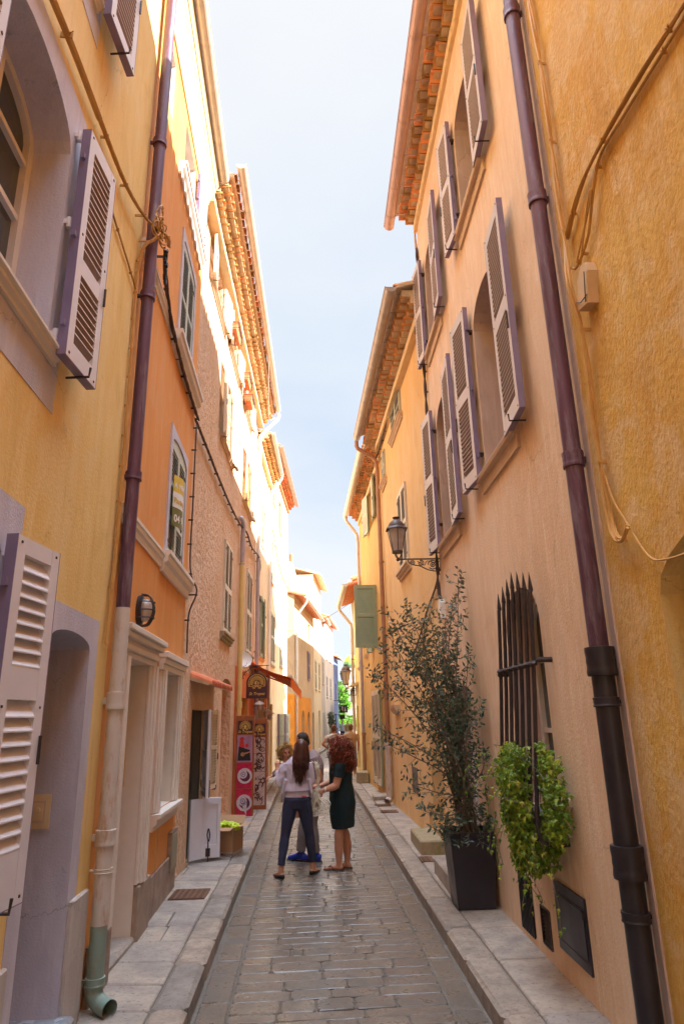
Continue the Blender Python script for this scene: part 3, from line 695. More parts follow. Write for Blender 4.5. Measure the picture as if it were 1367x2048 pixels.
# ================================================================ LEFT 2: orange house
h = thing('orange_house', 'narrow orange house with cream door mouldings, second on the left', 'house', (-1.65, 6.7, 0))
gd = (5.62, 6.46, .16, 2.42, 0, .38); gw = (7.24, 8.06, 1.06, 2.42, 0, .32); a1 = (6.95, 7.93, 3.66, 5.06, .10, .16); a2 = (6.93, 7.86, 6.26, 7.74, .06, .16); a3 = (6.7, 7.5, 8.5, 9.35, 0, .2); a4 = (5.3, 5.9, 8.5, 9.3, 0, .2)
wall(h, FL, 5.05, 8.45, 0, 10.05, [gd, gw, a1, a2, a3, a4], 'orange', reveal='creamtrim')
for a in (a1, a2): surround(h, FL, a, .085, 'lilac', proud=.02, name='frame_band')
closed(h, FL, a1, 'sage', o=-.03, panels=((.04, .30), (.34, .62), (.66, .97))); closed(h, FL, a2, 'sage', o=-.03, panels=((.04, .48), (.52, .97)))
wa = window(h, FL, a3, depth=.2, mun=(2, 2)); shutter(wa, FL, 7.55, 8.48, .45, .87, 1, mat='sage', ang=5)
window(h, FL, a4, depth=.2, mun=(1, 2))
def band(root, fr, s0, s1, z, hgt, pr, mat='creamtrim', name='string_course'):
    g = MB(fr); g.prism([(0, z), (pr * .3, z), (pr * .4, z + hgt * .35), (pr * .75, z + hgt * .5), (pr * .8, z + hgt * .75), (pr, z + hgt * .8), (pr, z + hgt), (0, z + hgt)], s0, s1, 'x'); return g.build(name, mat, root)
band(h, FL, 5.06, 6.72, 3.44, .15, .05); band(h, FL, 6.72, 8.44, 3.40, .22, .11, name='sill')
band(h, FL, 5.06, 6.62, 6.04, .12, .05); band(h, FL, 6.62, 8.38, 5.98, .24, .12, name='sill'); band(h, FL, 6.4, 8.2, 8.22, .2, .1, name='sill')
# door case: stepped pilasters and lintel
mb = MB(FL)
for a, b, o in ((5.30, 5.62, .03), (5.34, 5.56, .055), (5.40, 5.50, .075)): mb.box(a, b, 0, o, .5, 2.42 + (b - 5.62) * .0)
for a, b, o in ((6.46, 6.68, .03), (6.52, 6.66, .055), (6.56, 6.63, .075)): mb.box(a, b, 0, o, .56, 2.42)
for z, o in ((2.42, .04), (2.47, .07), (2.52, .05), (2.56, .10), (2.61, .13)): mb.box(5.28 - o * .3, 6.70 + o * .3, 0, o, z, z + .05 if z < 2.6 else 2.66)
mb.build('door_case', 'creamtrim', h, bevel=.006)
door(h, FL, gd, .38, 'creamtrim', 3)
mb = MB(sub(FL, 6.46, -.17, 1.35) @ Matrix.Rotation(math.pi / 2, 4, 'Z')); mb.box(-.06, .03, 0, .01, 0, .34); mb.m = 1
for i in range(3): mb.box(-.045, .01, .01, .014, .19 + i * .035, .21 + i * .035)
for i in range(7): mb.box(-.04, .005, .01, .013, .03 + i * .018, .038 + i * .018)
mb.build('intercom', ['cornice', 'iron'], h)
mb = MB(FL)
for a, b, z0, z1 in ((6.99, 7.24, 1.06, 2.42), (8.06, 8.28, 1.06, 2.42)):
    mb.box(a, b, 0, .03, z0, z1); mb.box(a + .04, b - .04, 0, .05, z0 + .001, z1 - .001); mb.box(a + .08, b - .08, 0, .065, z0 + .002, z1 - .002)
for z, o in ((2.42, .05), (2.48, .07), (2.54, .1)): mb.box(6.97 - o * .2, 8.3 + o * .2, 0, o, z, z + .06)
mb.build('window_case', 'creamtrim', h, bevel=.005)
wg = window(h, FL, gw, depth=.32, mun=(2, 2)); sillpart(wg, FL, 6.97, 8.34, (0, .10, .90, 1.05), 'creamtrim')
mb = MB(FL @ Matrix.Translation((7.72, -.25, 1.1)) @ Matrix.Rotation(R_(5), 4, 'Y'))
for i in range(6): mb.box(-.18 + i * .055, -.13 + i * .055, 0, .02 + .008 * (i % 2), 0, .92)
tag(mb.build('corrugated_panel', 'palegreen', bevel=.003), 'pale green ribbed panel leaning inside the moulded ground floor window', 'panel')
for q_ in ((6.47, 6.95, -.01, .05, .55), (6.95, 8.45, 0, .03, .50), (5.12, 5.60, 0, .05, .48)): mb = MB(FL); mb.box(*q_[:4], 0, q_[4]); mb.build('plinth', 'plinth', h, bevel=.01)
mb = MB(FL); mb.box(8.02, 8.40, 0, .045, .34, .74); mb.m = 1; mb.box(8.05, 8.37, .045, .05, .37, .71); mb.build('meter_door', ['plinth', 'meter'], h)
mb = MB(FL); mb.prism([(0, 9.50), (.02, 9.50), (.025, 9.53), (.04, 9.60), (.07, 9.70), (.11, 9.80), (.15, 9.87), (.155, 9.90), (.17, 9.91), (.19, 9.97), (.2, 9.98), (.2, 10.06), (0, 10.06)], 5.1, 8.45, 'x'); mb.build('cornice', 'cornice', h)
gutter(h, FL, 4.0, 8.45, .27, 10.14, .088, 'zinc', ring=.55)
roof(h, FL, 5.05, 8.5, .2, 10.08, pitch=.3, tiles=False)
step('worn stone doorstep under the cream moulded door of the orange house', -2.0, -1.60, 5.6, 6.5, .1, .17, 'slab')
t = thing('bulkhead_lamp', 'oval caged bulkhead lamp on the orange wall above the moulded door', 'lamp', tuple(FL @ Vector((5.92, 0, 2.7))))
F_ = sub(FL, 5.92, 0, 2.72)
mb = MB(F_); mb.lathe((0, 0, 0), [(.095, 0), (.10, .03), (.085, .045)], 20, F_ @ Matrix.Translation((0, 0, .14)) @ Matrix.Rotation(-math.pi / 2, 4, 'X'), sy=1.4); mb.build('base', 'iron', t, smooth='auto')
mb = MB(F_); mb.lathe((0, 0, 0), [(.075, .04), (.072, .08), (.055, .115), (.02, .13)], 20, F_ @ Matrix.Translation((0, 0, .14)) @ Matrix.Rotation(-math.pi / 2, 4, 'X'), sy=1.4); mb.build('glass', 'lampglass', t, smooth=True)
mb = MB(F_)
for x in (-.04, 0, .04): mb.tube(smoothpath([(x, .03, .0), (x, .10, .02), (x, .14, .14), (x, .10, .26), (x, .03, .28)], 4), .006, 6)
for z in (.07, .14, .21): mb.tube(smoothpath([(-.09, .03, z), (-.07, .11, z), (0, .145, z), (.07, .11, z), (.09, .03, z)], 4), .006, 6)
mb.build('cage', 'iron', t)
t = thing('sale_sign', 'yellow and white for sale sign hung on the sage shutters', 'sign', tuple(FL @ Vector((7.2, 0, 4.0))))
F_ = sub(FL, 7.02, .04, 3.98, R_(6)) @ Matrix.Diagonal((.84, 1, .9, 1)); mb = MB(F_); n = 8
def bend(x): return .05 * math.sin(x * math.pi / .44)
for i, (mat_i, a, b) in enumerate(((0, .44, .66), (1, .24, .44), (2, 0, .24))):
    mb.m = i
    for k in range(n):
        x0, x1 = .44 * k / n, .44 * (k + 1) / n
        mb.quad((x0, bend(x0), a), (x1, bend(x1), a), (x1, bend(x1), b), (x0, bend(x0), b)); mb.quad((x0, bend(x0) - .004, a), (x1, bend(x1) - .004, a), (x1, bend(x1) - .004, b), (x0, bend(x0) - .004, b))
mb.build('board', [paint('sign_yellow', (.70, .50, .08), .5), 'white', paint('sign_olive', (.16, .16, .05), .5)], t, recalc=False)
mb = MB(F_)
def btext(s, size, x, z):
    st = len(mb.v); text(mb, s, size, I4, 0, 0, 'LEFT', .004)
    for i in range(st, len(mb.v)):
        v = mb.v[i]; mb.v[i] = (F_ @ Vector((v[0] + x, bend(v[0] + x) + .003, v[2] + z)))[:]
btext('A VENDRE', .085, .015, .50); btext('04 94', .13, .03, .06); mb.m = 1; btext('Particulier', .095, .015, .30)
mb.build('lettering', ['white', paint('sign_text_yellow', (.66, .42, .08), .5)], t, recalc=False)

# ================================================================ LEFT 3: rough pink house
h = thing('rough_plaster_house', 'long rough plastered pink house with stepped clay tile eaves', 'house', (-1.75, 13, 0))
d1 = (9.45, 10.65, .14, 2.06, 0, .07); d2 = (12.25, 13.45, .14, 2.66, .12, .28); wA = (11.9, 12.9, 3.42, 5.16, 0, .12); wB = (15.68, 16.85, 3.42, 5.45, 0, .12)
u1 = (11.35, 12.25, 6.85, 8.35, 0, .2); u2 = (15.0, 16.0, 6.85, 8.2, 0, .2); t1 = (9.75, 10.7, 9.0, 9.75, 0, .2); t2 = (12.0, 12.95, 9.15, 9.8, 0, .2); t3 = (14.7, 15.6, 9.2, 9.85, 0, .2)
sd_ = (15.3, 16.7, .14, 2.4, 0, .3)
wall(h, FL2, 8.45, 14.0, 0, 10.1, [d1, d2, wA, u1, t1, t2], 'rough', reveal='rough', sides=True)
wall(h, FL2, 14.0, 17.9, 0, 10.1, [wB, u2, t3, sd_], 'rough', reveal='orange', sides=True, split=(3.0, 'shoporange'))
mb = MB(FL2); mb.box(9.45, 10.65, -.09, -.07, .14, 2.06); mb.build('door', 'dark', h)  # dark sheet painted for the shade of the open interior, no real door leaf
door(h, FL2, d2, .28, 'orange', 2); door(h, FL2, sd_, .3, 'wood', 2)
F_ = frame((-1.70, 10.10, .92), Vector((.16, -.52)).normalized(), Vector((.52, .16)).normalized())
mb = MB(F_); leaf(mb, F_, .50, 1.14, t=.04, panels=((.05, .46), (.52, .95)), stile=.05, pitch=.04); mb.m = 1; mb.box(0, .05, -.006, 0, .1, .2); mb.box(.44, .5, .04, .052, .0, .22)
mb.build('door_leaf', ['shutter', 'iron'], h)
F_ = frame((-1.62, 9.80, .16), Vector((.93, .30)).normalized(), Vector((.30, -.93)).normalized())
mb = MB(F_); mb.box(0, .25, -.04, 0, 0, .74); mb.box(0, .045, 0, .026, 0, .74); mb.box(.205, .25, 0, .026, 0, .74); mb.box(.045, .205, .001, .025, 0, .16); mb.box(.045, .205, .001, .025, .66, .74)
mb.m = 1; mb.box(.06, .12, .025, .036, .02, .12); mb.tube(smoothpath([(.09, .04, -.06), (.09, .03, .2), (.075, .03, .28), (.09, .03, .36), (.11, .03, .28), (.1, .03, .2)], 4), .008, 6); mb.box(-.1, .02, -.06, -.045, .5, .54); mb.box(-.1, .02, -.06, -.045, .12, .16)
mb.build('door_leaf', ['shutter', 'iron'], h)
F_ = frame((-1.74, 9.62, .16), Vector((.55, .62)).normalized(), Vector((.62, -.55)).normalized())
mb = MB(F_); mb.box(0, .2, -.035, 0, 0, .74); mb.build('door_leaf', 'shutter', h)
shutter(h, FL2, 10.72, .92, .40, 1.14, 1, mat='creamshut', o=.03, ang=7, pitch=.04, stile=.05, name='door_leaf')
mb = MB(FL2); mb.box(11.35, 11.85, 0, .02, .9, 1.85); mb.build('meter_door', 'orange', h)
mb = MB(FL2); rnd = random.Random(5)       # little clay tile hood
mb.m = 1; mb.prism([(0, 2.44), (.26, 2.36), (.26, 2.38), (0, 2.50)], 9.2, 11.3, 'x'); mb.m = 0
for i in range(12):
    c = 9.28 + i * .18; mb.t = rnd.random(); r = .082
    A = [math.pi * q / 6 for q in range(7)]
    for q in range(6):
        for rr in (r, r - .014):
            P = lambda o, z, a: (c + rr * math.cos(a), o, z + rr * math.sin(a))
            mb.quad(P(.30, 2.37, A[q]), P(.30, 2.37, A[q + 1]), P(0, 2.49, A[q + 1]), P(0, 2.49, A[q]))
        mb.quad(*[(c + rr * math.cos(a), .30, 2.37 + rr * math.sin(a)) for rr, a in ((r, A[q]), (r, A[q + 1]), (r - .014, A[q + 1]), (r - .014, A[q]))])
mb.build('door_hood', ['redtile', 'mortar'], h, recalc=False)
for a in (wA, wB):
    closed(h, FL2, a, 'creamshut', o=-.0, panels=((.04, .46), (.52, .97)), sill=(.18, .10, a[2] - .14, a[2]), sillmat='moss', pitch=.05)
def openwin(root, fr, op, mat, wl_=.5, wr_=.5, left=True, right=True, sill=None, ang=6, dp=.2, **k):
    w = window(root, fr, op, depth=dp, mun=(2, 3), sill=sill)
    if left: shutter(w, fr, op[0] - .03, op[2] - .02, wl_, op[3] - op[2] + .02, -1, mat=mat, ang=ang, **k)
    if right: shutter(w, fr, op[1] + .03, op[2] - .02, wr_, op[3] - op[2] + .02, 1, mat=mat, ang=ang, **k)
    return w
for a in (u1, u2, t1, t2, t3): openwin(h, FL2, a, 'creamshut', sill=(.35, .07, a[2] - .08, a[2]), edge='creamshut')
genoise(h, FL2, 8.5, 17.9, 9.92, rows=2, so=.125, sz=.12, tw=.185, base=.17, dz=.40)
gutter(h, FL2, 8.35, 17.9, .60, 10.34, .08, 'zinc', dz=.4, ring=.7)
roof(h, FL2, 8.45, 17.9, .48, 10.18, dz=.4, mat='tile', tlen=.8)
def planterbox(label, fr, s0, s1, z, n=9):
    t = thing('window_box', label, 'window box', tuple(fr @ Vector(((s0 + s1) / 2, .12, z))))
    mb = MB(fr); a, b, c, d = .03, .22, .06, .19
    mb.prism([(c, z), (d, z), (b, z + .17), (a, z + .17)], s0, s1, 'x'); mb.box(s0 - .01, s1 + .01, a - .01, b + .01, z + .17, z + .19); mb.build('trough', 'redtile', t)
    mb = MB(fr)
    for zz in (z + .03, z + .15): mb.tube([(s0 - .02, .04, zz), (s0 - .02, .24, zz), (s1 + .02, .24, zz), (s1 + .02, .04, zz)], .006, 5)
    for i in range(4): x = s0 + (s1 - s0) * i / 3; mb.tube([(x, .24, z - .02), (x, .24, z + .2)], .006, 5)
    mb.build('holder', 'iron', t)
planterbox('red window box under the tiled eaves, nearest of three', FL2, 11.3, 11.9, 9.24); planterbox('red window box under the tiled eaves, middle of three', FL2, 13.4, 13.95, 9.3); planterbox('red window box under the tiled eaves, farthest of three', FL2, 14.1, 14.6, 9.12)

# ================================================================ LEFT 4: shop house with the awning
h = thing('lamp_shop_house', 'narrow sunlit house behind the orange awning with a green shutter', 'house', (-1.72, 19.7, 0))
g1 = (1.15, 2.35, 3.62, 5.38, 0, .12); g2 = (.5, 2.9, .14, 2.6, 0, .25); g3 = (1.2, 2.2, 6.9, 8.3, 0, .18)
wall(h, FL3, 0, 3.6, 0, 9.9, [g1, g2, g3], 'pale', reveal='pale', split=(3.1, 'shoporange'))
closed(h, FL3, g1, 'green', o=.02, sill=(.05, .06, 3.54, 3.62), tilt=(0, 6)); closed(h, FL3, g3, 'creamshut', o=.0)
door(h, FL3, g2, .25, 'darkwood', 2)
genoise(h, FL3, 0, 3.6, 9.72, rows=2, so=.11, sz=.11, base=.12); gutter(h, FL3, 0, 3.6, .44, 10.02, .07); roof(h, FL3, 0, 3.6, .36, 9.95, mat='tile', tlen=.6)
# ================================================================ LEFT 5: bright white-yellow house
h = thing('tall_white_house', 'tall sunlit pale house with red gutter and a curved roof corner', 'house', (-1.5, 25, 0))
p1 = (.75, 1.85, 3.66, 5.42, 0, .1); p2 = (3.7, 4.6, 3.8, 5.1, 0, .1); p3 = (.7, 1.6, 6.4, 8.05, 0, .1); p4 = (3.0, 3.9, 8.9, 10.2, 0, .25); p5 = (1.0, 1.7, 9.4, 10.3, 0, .25); p6 = (3.1, 3.9, .6, 2.1, 0, .12); p7 = (.5, 1.6, .14, 2.4, 0, .2)
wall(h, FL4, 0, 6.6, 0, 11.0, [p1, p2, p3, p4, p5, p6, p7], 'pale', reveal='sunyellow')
for a in (p1, p2, p3): closed(h, FL4, a, 'sage', o=.0, sill=(.08, .06, a[2] - .07, a[2]))
for a in (p4, p5): window(h, FL4, a, depth=.22, sill=(.08, .06, a[2] - .07, a[2]))
openwin(h, FL4, p6, 'sage', .38, .38, ang=50); door(h, FL4, p7, .2, 'darkwood')
genoise(h, FL4, 0, 6.62, 10.86, rows=2, so=.11, sz=.10, base=.08, mats=('redtile', 'mortar', 'redtile')); gutter(h, FL4, -.1, 6.75, .42, 11.1, .075, 'coppergut'); roof(h, FL4, -.1, 6.7, .34, 11.08, tlen=.6)
mb = MB(FL4); pts = smoothpath([(0, .02, 8.6), (1.5, .02, 8.2), (3.2, .02, 7.5), (5.5, .02, 7.3), (6.6, .02, 7.3)], 6); mb.tube(pts, .02, 6); tag(mb.build('cable', 'cable_o'), 'ochre cable crossing the tall sunlit pale house', 'cable')
# ================================================================ LEFT 6: tan house with orange ground floor
h = thing('tan_house', 'tan house with orange arched ground floor and wide tiled eaves', 'house', (-.8, 36, 0))
q1 = (4.95, 5.95, 3.9, 5.5, 0, .1); q2 = (2.7, 3.85, .14, 2.35, .5, .25); q3 = (5.1, 6.2, .14, 2.3, .5, .25); q4 = (7.4, 8.2, .14, 2.3, .4, .3); q5 = (5.4, 6.4, 6.2, 7.1, 0, .2)
wall(h, FL5, 0, 6.7, 0, 7.75, [q1, q2, q3, q5], 'tan', reveal='tan', sides=False, split=(3.0, 'deeporange'))
wall(h, FL5, 6.7, 8.25, 0, 7.75, [q4], 'tan', reveal='tan', sides=False)
wall(h, wallframe((-6.2, 31.99), (-1.22, 31.99), -1), 0, 4.98, 0, 7.75, [], 'tan', sides=False, split=(3.05, 'deeporange'))
for a in (q2, q3, q4): door(h, FL5, a, .25, 'deeporange' if a is not q4 else 'darkwood', handle=False)
closed(h, FL5, q1, 'edge', o=.02); mb = MB(FL5); mb.box(5.4, 6.4, -.2, -.18, 6.2, 7.1); mb.build('window', 'reveal', h)
roof(h, FL5, -.1, 8.3, .50, 7.62, pitch=.28, mat='redtile', under='redtile', tw=.3, back=4); gutter(h, FL5, -.15, 8.4, .60, 7.62, .09, 'zinc')
# chimney behind, stepping off the gable
t = thing('chimney', 'white chimney with two clay pots on the roof of the tan house', 'chimney', (-1.6, 34.5, 8.6))
mb = MB(FACE(-1.62, 34.4, 0)); mb.prism([(-.42, 8.2), (.40, 8.2), (.40, 9.3), (.30, 9.75), (.15, 9.95), (-.2, 9.95), (-.36, 9.7), (-.42, 9.3)], -.6, 0); mb.m = 1; mb.box(-.2, .12, 0, .02, 8.2, 9.1); mb.build('stack', ['whitewall', 'mortar'], t)
for x in (-.16, .14):
    mb = MB(); mb.lathe((-1.62 + x, 34.7, 9.95), [(.09, 0), (.085, .1), (.10, .42), (.07, .5)], 12); mb.build('chimney_pot', 'redtile', t, smooth='auto')
# ================================================================ LEFT, far end of the lane
def farhouse(label, p0, p1, z1, mat, wins=(), shmat='sage', eave='redtile', dr_=None, nm='village_house', gmat='zinc', back=5):
    fr = wallframe(p0, p1, -1); L = (Vector(p1) - Vector(p0)).length; h = thing(nm, label, 'house', ((p0[0] + p1[0]) / 2, (p0[1] + p1[1]) / 2, 0)); ops = [(*w, 0, .12) for w in wins] + ([(*dr_, 0, .3)] if dr_ else [])
    wall(h, fr, 0, L, 0, z1, ops, mat, back=back)
    for w in wins: closed(h, fr, (*w, 0), shmat, o=-.02, pitch=.09, sill=(.08, .06, w[2] - .07, w[2]))
    if dr_: door(h, fr, (*dr_, 0), .3, 'darkwood')
    if eave: roof(h, fr, 0, L, .38, z1 - .02, mat=eave, under=eave, tw=.3, tlen=.6, back=back); gutter(h, fr, 0, L, .46, z1 + .0, .08, gmat)
    return h, fr
farhouse('tall cream house whose blank tan gable rises above the tan house', (-.36, 40.3), (.10, 46), 10.5, 'cream', [(.8, 1.8, 3.6, 5.4), (3.4, 4.4, 3.6, 5.4), (1.2, 2.2, 6.6, 8.2), (3.6, 4.6, 6.6, 8.2)], 'sage', eave='cornice', dr_=(3.2, 4.2, .14, 2.4))
farhouse('plain grey house between the cream house and the white house, far left', (.10, 46), (.36, 49.5), 8.6, 'greywall', [(1.2, 2.2, 4.2, 5.8)], 'creamshut', eave='redtile', dr_=(1.2, 2.1, .14, 2.3))
farhouse('far white house with mauve shadows and a tiled overhang', (.36, 49.5), (1.15, 57), 9.2, 'whitewall', [(1, 2, 3.4, 5), (4, 5, 3.4, 5), (1, 2, 6.2, 7.8), (4, 5, 6.2, 7.8)], 'greypipe' if False else 'shutter', dr_=(2.6, 3.6, .14, 2.4))
farhouse('small far house with blue painted wall, last on the left', (1.15, 57), (1.62, 61), 6.9, 'blue', [(1, 1.9, 3.4, 4.8)], 'edge', dr_=(1, 1.9, .14, 2.3))

# ================================================================ RIGHT 1: near ochre house
h = thing('ochre_house', 'near orange ochre house with an arched recess, right edge', 'house', (1.75, 0, 0))
n1 = (1.75, 3.22, 0, 2.74, .28, .55)
wall(h, FR1, -12, 3.83, 0, 10.2, [n1], 'ochre', reveal='ochre2'); door(h, FR1, n1, .55, 'darkwood')
mb = MB(FR1); mb.prism([(0, 9.7), (.12, 9.8), (.4, 9.9), (.5, 9.9), (.5, 10.2), (0, 10.2)], -12, 3.83, 'x'); mb.build('cornice', 'cornice', h)
mb = MB(FR1); mb.box(3.765, 3.83, 0, .012, 0, 9.7); mb.build('corner_strip', 'reveal', h)
mb = MB(sub(FR1, 3.43, .0, 4.28, 0, R_(-14))); mb.box(-.075, .075, 0, .07, 0, .20); mb.prism([(-.075, .20), (.075, .20), (.03, .27), (-.04, .265)], 0, .065)
mb.m = 1; mb.tube([(-.085, .075, .05), (0, .08, .03), (.085, .075, .06)], .004, 5); mb.tube([(-.055, .074, .01), (-.06, .08, .2)], .004, 5); tag(mb.build('junction_box', ['whitebox', 'iron'], bevel=.008), 'weathered plastic junction box strapped to the ochre wall', 'junction box')

# ================================================================ RIGHT 2: pink house
h = thing('pink_house', 'pink plastered house with taupe louvred shutters and an ivy filled grille', 'house', (1.75, 6.5, 0))
r1 = (5.22, 6.18, 4.22, 6.16, .28, .32); r2 = (7.66, 8.58, 4.12, 6.08, .28, .32); r3 = (5.33, 6.22, 7.26, 8.86, .22, .32); r4 = (7.80, 8.62, 7.1, 8.72, .22, .32)
gr = (5.08, 6.02, 1.18, 2.93, .3, .3); wd = (7.72, 8.62, .30, 2.25, .1, .22)
bg = (6.0, 6.37, .18, .60, 0, .15); bv = (5.60, 5.80, .22, .46, 0, .08)
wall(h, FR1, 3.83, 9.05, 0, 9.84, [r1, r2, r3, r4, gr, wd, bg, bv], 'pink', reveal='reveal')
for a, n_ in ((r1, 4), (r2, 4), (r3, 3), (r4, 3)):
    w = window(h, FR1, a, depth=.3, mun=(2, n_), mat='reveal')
    g = MB(FR1); s0, s1, z0 = a[0] - .16, a[1] + .14, a[2]
    g.prism([(0, z0 - .17), (.025, z0 - .17), (.03, z0 - .05), (.075, z0 - .045), (.085, z0 - .01), (.085, z0), (0, z0)], s0, s1, 'x'); g.build('sill', 'sill', w)
    hh = a[3] - a[2] + .08
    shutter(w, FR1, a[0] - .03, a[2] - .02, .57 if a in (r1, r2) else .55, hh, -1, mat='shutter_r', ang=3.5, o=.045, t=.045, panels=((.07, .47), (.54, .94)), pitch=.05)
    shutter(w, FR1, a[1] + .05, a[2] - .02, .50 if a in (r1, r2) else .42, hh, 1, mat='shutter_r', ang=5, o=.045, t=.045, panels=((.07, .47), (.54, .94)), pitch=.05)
window(h, FR1, wd, depth=.22, mun=(2, 4), mat='white', name='window', glass='glass')
w = window(h, FR1, gr, depth=.28, mun=(2, 3), mat='creamtrim')
# forged grille bellied out from the wall
mb = MB(FR1); BS = (4.97, 5.12, 5.28, 5.44, 5.59, 5.74, 5.90); bo = lambda z: .08 + .13 * max(0, min(1, (2.95 - z) / 1.75)) ** 1.3
for i, s in enumerate(BS):
    top = 3.0 - .035 * abs(i - 3)
    mb.tube([(s, bo(z), z) for z in (1.2, 1.6, 2.0, 2.4, 2.8)] + [(s, .08, top - .09), (s, .08, top - .08), (s, .08, top + .06)], [.016] * 6 + [.02, .001], 4)
    mb.tube(smoothpath([(s, bo(1.2), 1.2), (s, bo(1.2), 1.12), (s, .18, 1.05), (s, .1, 1.03), (s, -.02, 1.03)], 4), .014, 6)
o = bo(2.26); pts = [(4.90, 0, 2.28), (4.90, o, 2.28)]
for s in BS: pts += [(s - .03, o - .012, 2.26), (s - .016, o + .022, 2.26), (s + .016, o + .022, 2.26), (s + .03, o - .012, 2.26)]
pts += [(6.0, o, 2.24), (6.0, 0, 2.24)]
mb.tube(pts, .011, 4, flat=1.8)
mb.build('grille', 'iron', w, smooth=False)
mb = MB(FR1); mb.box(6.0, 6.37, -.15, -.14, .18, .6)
for i in range(9): s = 6.02 + i * .041; mb.box(s, s + .018, -.03, .012, .17, .61)
mb.build('cellar_grille', 'black', h)
mb = MB(FR1); mb.box(5.6, 5.8, -.08, -.07, .22, .46)
for i in range(9): z = .23 + i * .026; mb.quad((5.6, .0, z), (5.8, .0, z), (5.8, -.03, z + .022), (5.6, -.03, z + .022))
mb.box(5.585, 5.6, -.01, .008, .21, .47); mb.box(5.8, 5.815, -.01, .008, .21, .47); mb.box(5.6, 5.8, -.01, .008, .205, .22); mb.box(5.6, 5.8, -.01, .008, .46, .475)
mb.build('air_vent', 'iron', h)
mb = MB(FR1); mb.box(4.79, 5.38, 0, .016, .30, .74); mb.box(4.81, 5.36, .016, .024, .38, .66); mb.box(4.79, 5.38, .016, .022, .665, .675); mb.box(4.79, 5.38, .016, .022, .36, .37); mb.box(4.795, 4.83, .016, .035, .62, .66); mb.build('cellar_hatch', 'planter', h, bevel=.003)
mb = MB(FR1)
for s, z in ((5.17, 4.45), (5.17, 5.9), (6.25, 4.45), (6.25, 5.9), (7.6, 4.4), (7.6, 5.8), (8.64, 4.4), (8.64, 5.8), (5.27, 7.5), (5.27, 8.6), (6.28, 7.5), (6.28, 8.6), (7.74, 7.3), (7.74, 8.5), (8.68, 7.3), (8.68, 8.5)):
    mb.box(s - .03, s + .03, 0, .05, z, z + .03); mb.tube([(s, .05, z - .02), (s, .05, z + .06)], .013, 6); mb.build('hinge', 'iron', h); mb = MB(FR1)

genoise(h, FR1, 3.7, 9.1, 9.82, rows=2, so=.12, sz=.10, tw=.18, base=.05, mats=('tile', 'mortar', 'cornice'))
gutter(h, FR1, 2.0, 9.22, .44, 9.90, .085, 'coppergut', ring=.65); roof(h, FR1, 3.7, 9.15, .34, 10.04, mat='tile', tlen=.7)
step('pale stone step behind the dark planter, below the white glazed door', 1.33, 1.72, 7.68, 8.70, .1, .30, 'slab')

# ================================================================ RIGHT 3: apricot house
h = thing('apricot_house', 'apricot house with a long sage shuttered window beside the lantern', 'house', (1.6, 12.3, 0))
o1 = (.5, 1.5, 4.62, 6.2, 0, .1); o2 = (.55, 1.85, 7.62, 8.2, 0, .1); o3 = (3.05, 3.6, 7.2, 7.95, 0, .1); o4 = (-1.2, -.35, .3, 2.2, 0, .3); o5 = (.9, 1.5, .62, 1.05, 0, .05); o6 = (-.25, .05, .22, .62, 0, .2)
wall(h, FR2, -2.13, 4.0, 0, 8.55, [o1, o2, o3, o4, o5, o6], 'apricot')
closed(h, FR2, o1, 'creamshut', o=.0, sill=(.14, .11, 4.46, 4.6)); closed(h, FR2, o2, 'sage', o=.0, sill=(.12, .1, 7.48, 7.62)); closed(h, FR2, o3, 'sage', o=.0, sill=(.12, .1, 7.06, 7.2))
door(h, FR2, o4, .3, 'darkwood'); mb = MB(FR2); mb.box(.92, 1.48, -.02, .005, .62, 1.05); mb.build('meter_door', 'bark', h); mb = MB(FR2); mb.box(-.25, .05, -.2, -.19, .22, .62); mb.build('cellar_vent', 'dark', h)
mb = MB(FR2); mb.prism([(0, 1.95), (.05, 1.97), (.12, 2.08), (.13, 2.14), (0, 2.14)], 2.6, 3.3, 'x'); mb.build('ledge', 'sill', h)
genoise(h, FR2, -2.13, 4.0, 8.24, rows=2, so=.14, sz=.12, tw=.2, base=.12, dz=.16); gutter(h, FR2, -2.25, 4.05, .56, 8.48, .09, 'pewter', dz=.16); roof(h, FR2, -2.2, 4.0, .46, 8.5, dz=.16, mat='tile', tlen=.8)
step('mossy stone block at the foot of the apricot wall', 1.33, 1.66, 9.75, 10.85, .1, .30, 'moss')
# ================================================================ RIGHT 4: yellow house with the green shutter
h = thing('golden_house', 'golden yellow house with a green shutter swung out over the lane', 'house', (1.45, 18.2, 0))
k1 = (5.68, 6.7, 6.95, 8.03, 0, .2); k2 = (5.68, 6.7, 3.62, 5.2, 0, .2); k3 = (4.75, 5.45, .16, 2.55, 0, .25); k4 = (8.3, 8.9, 3.7, 5.0, 0, .2)
wall(h, FR2, 4.0, 9.8, 0, 8.45, [k1, k2, k3, k4], 'sunyellow')
w = window(h, FR2, k1, depth=.2, mun=(2, 2)); shutter(w, FR2, 5.64, 6.93, .62, 1.12, -1, mat='sage', ang=3, edge='green'); shutter(w, FR2, 6.74, 6.93, .6, 1.12, 1, mat='sage', ang=8, edge='green')
w = window(h, FR2, k2, depth=.2, mun=(2, 3)); shutter(w, FR2, 5.66, 3.60, .56, 1.60, -1, mat='green', ang=88, edge='green', panels=((.05, .48), (.53, .94)), label='green leaf swung out square to the wall'); shutter(w, FR2, 6.74, 3.6, .5, 1.6, 1, mat='green', ang=8, edge='green')
closed(h, FR2, k4, 'green', sill=(.08, .06, 3.6, 3.7))
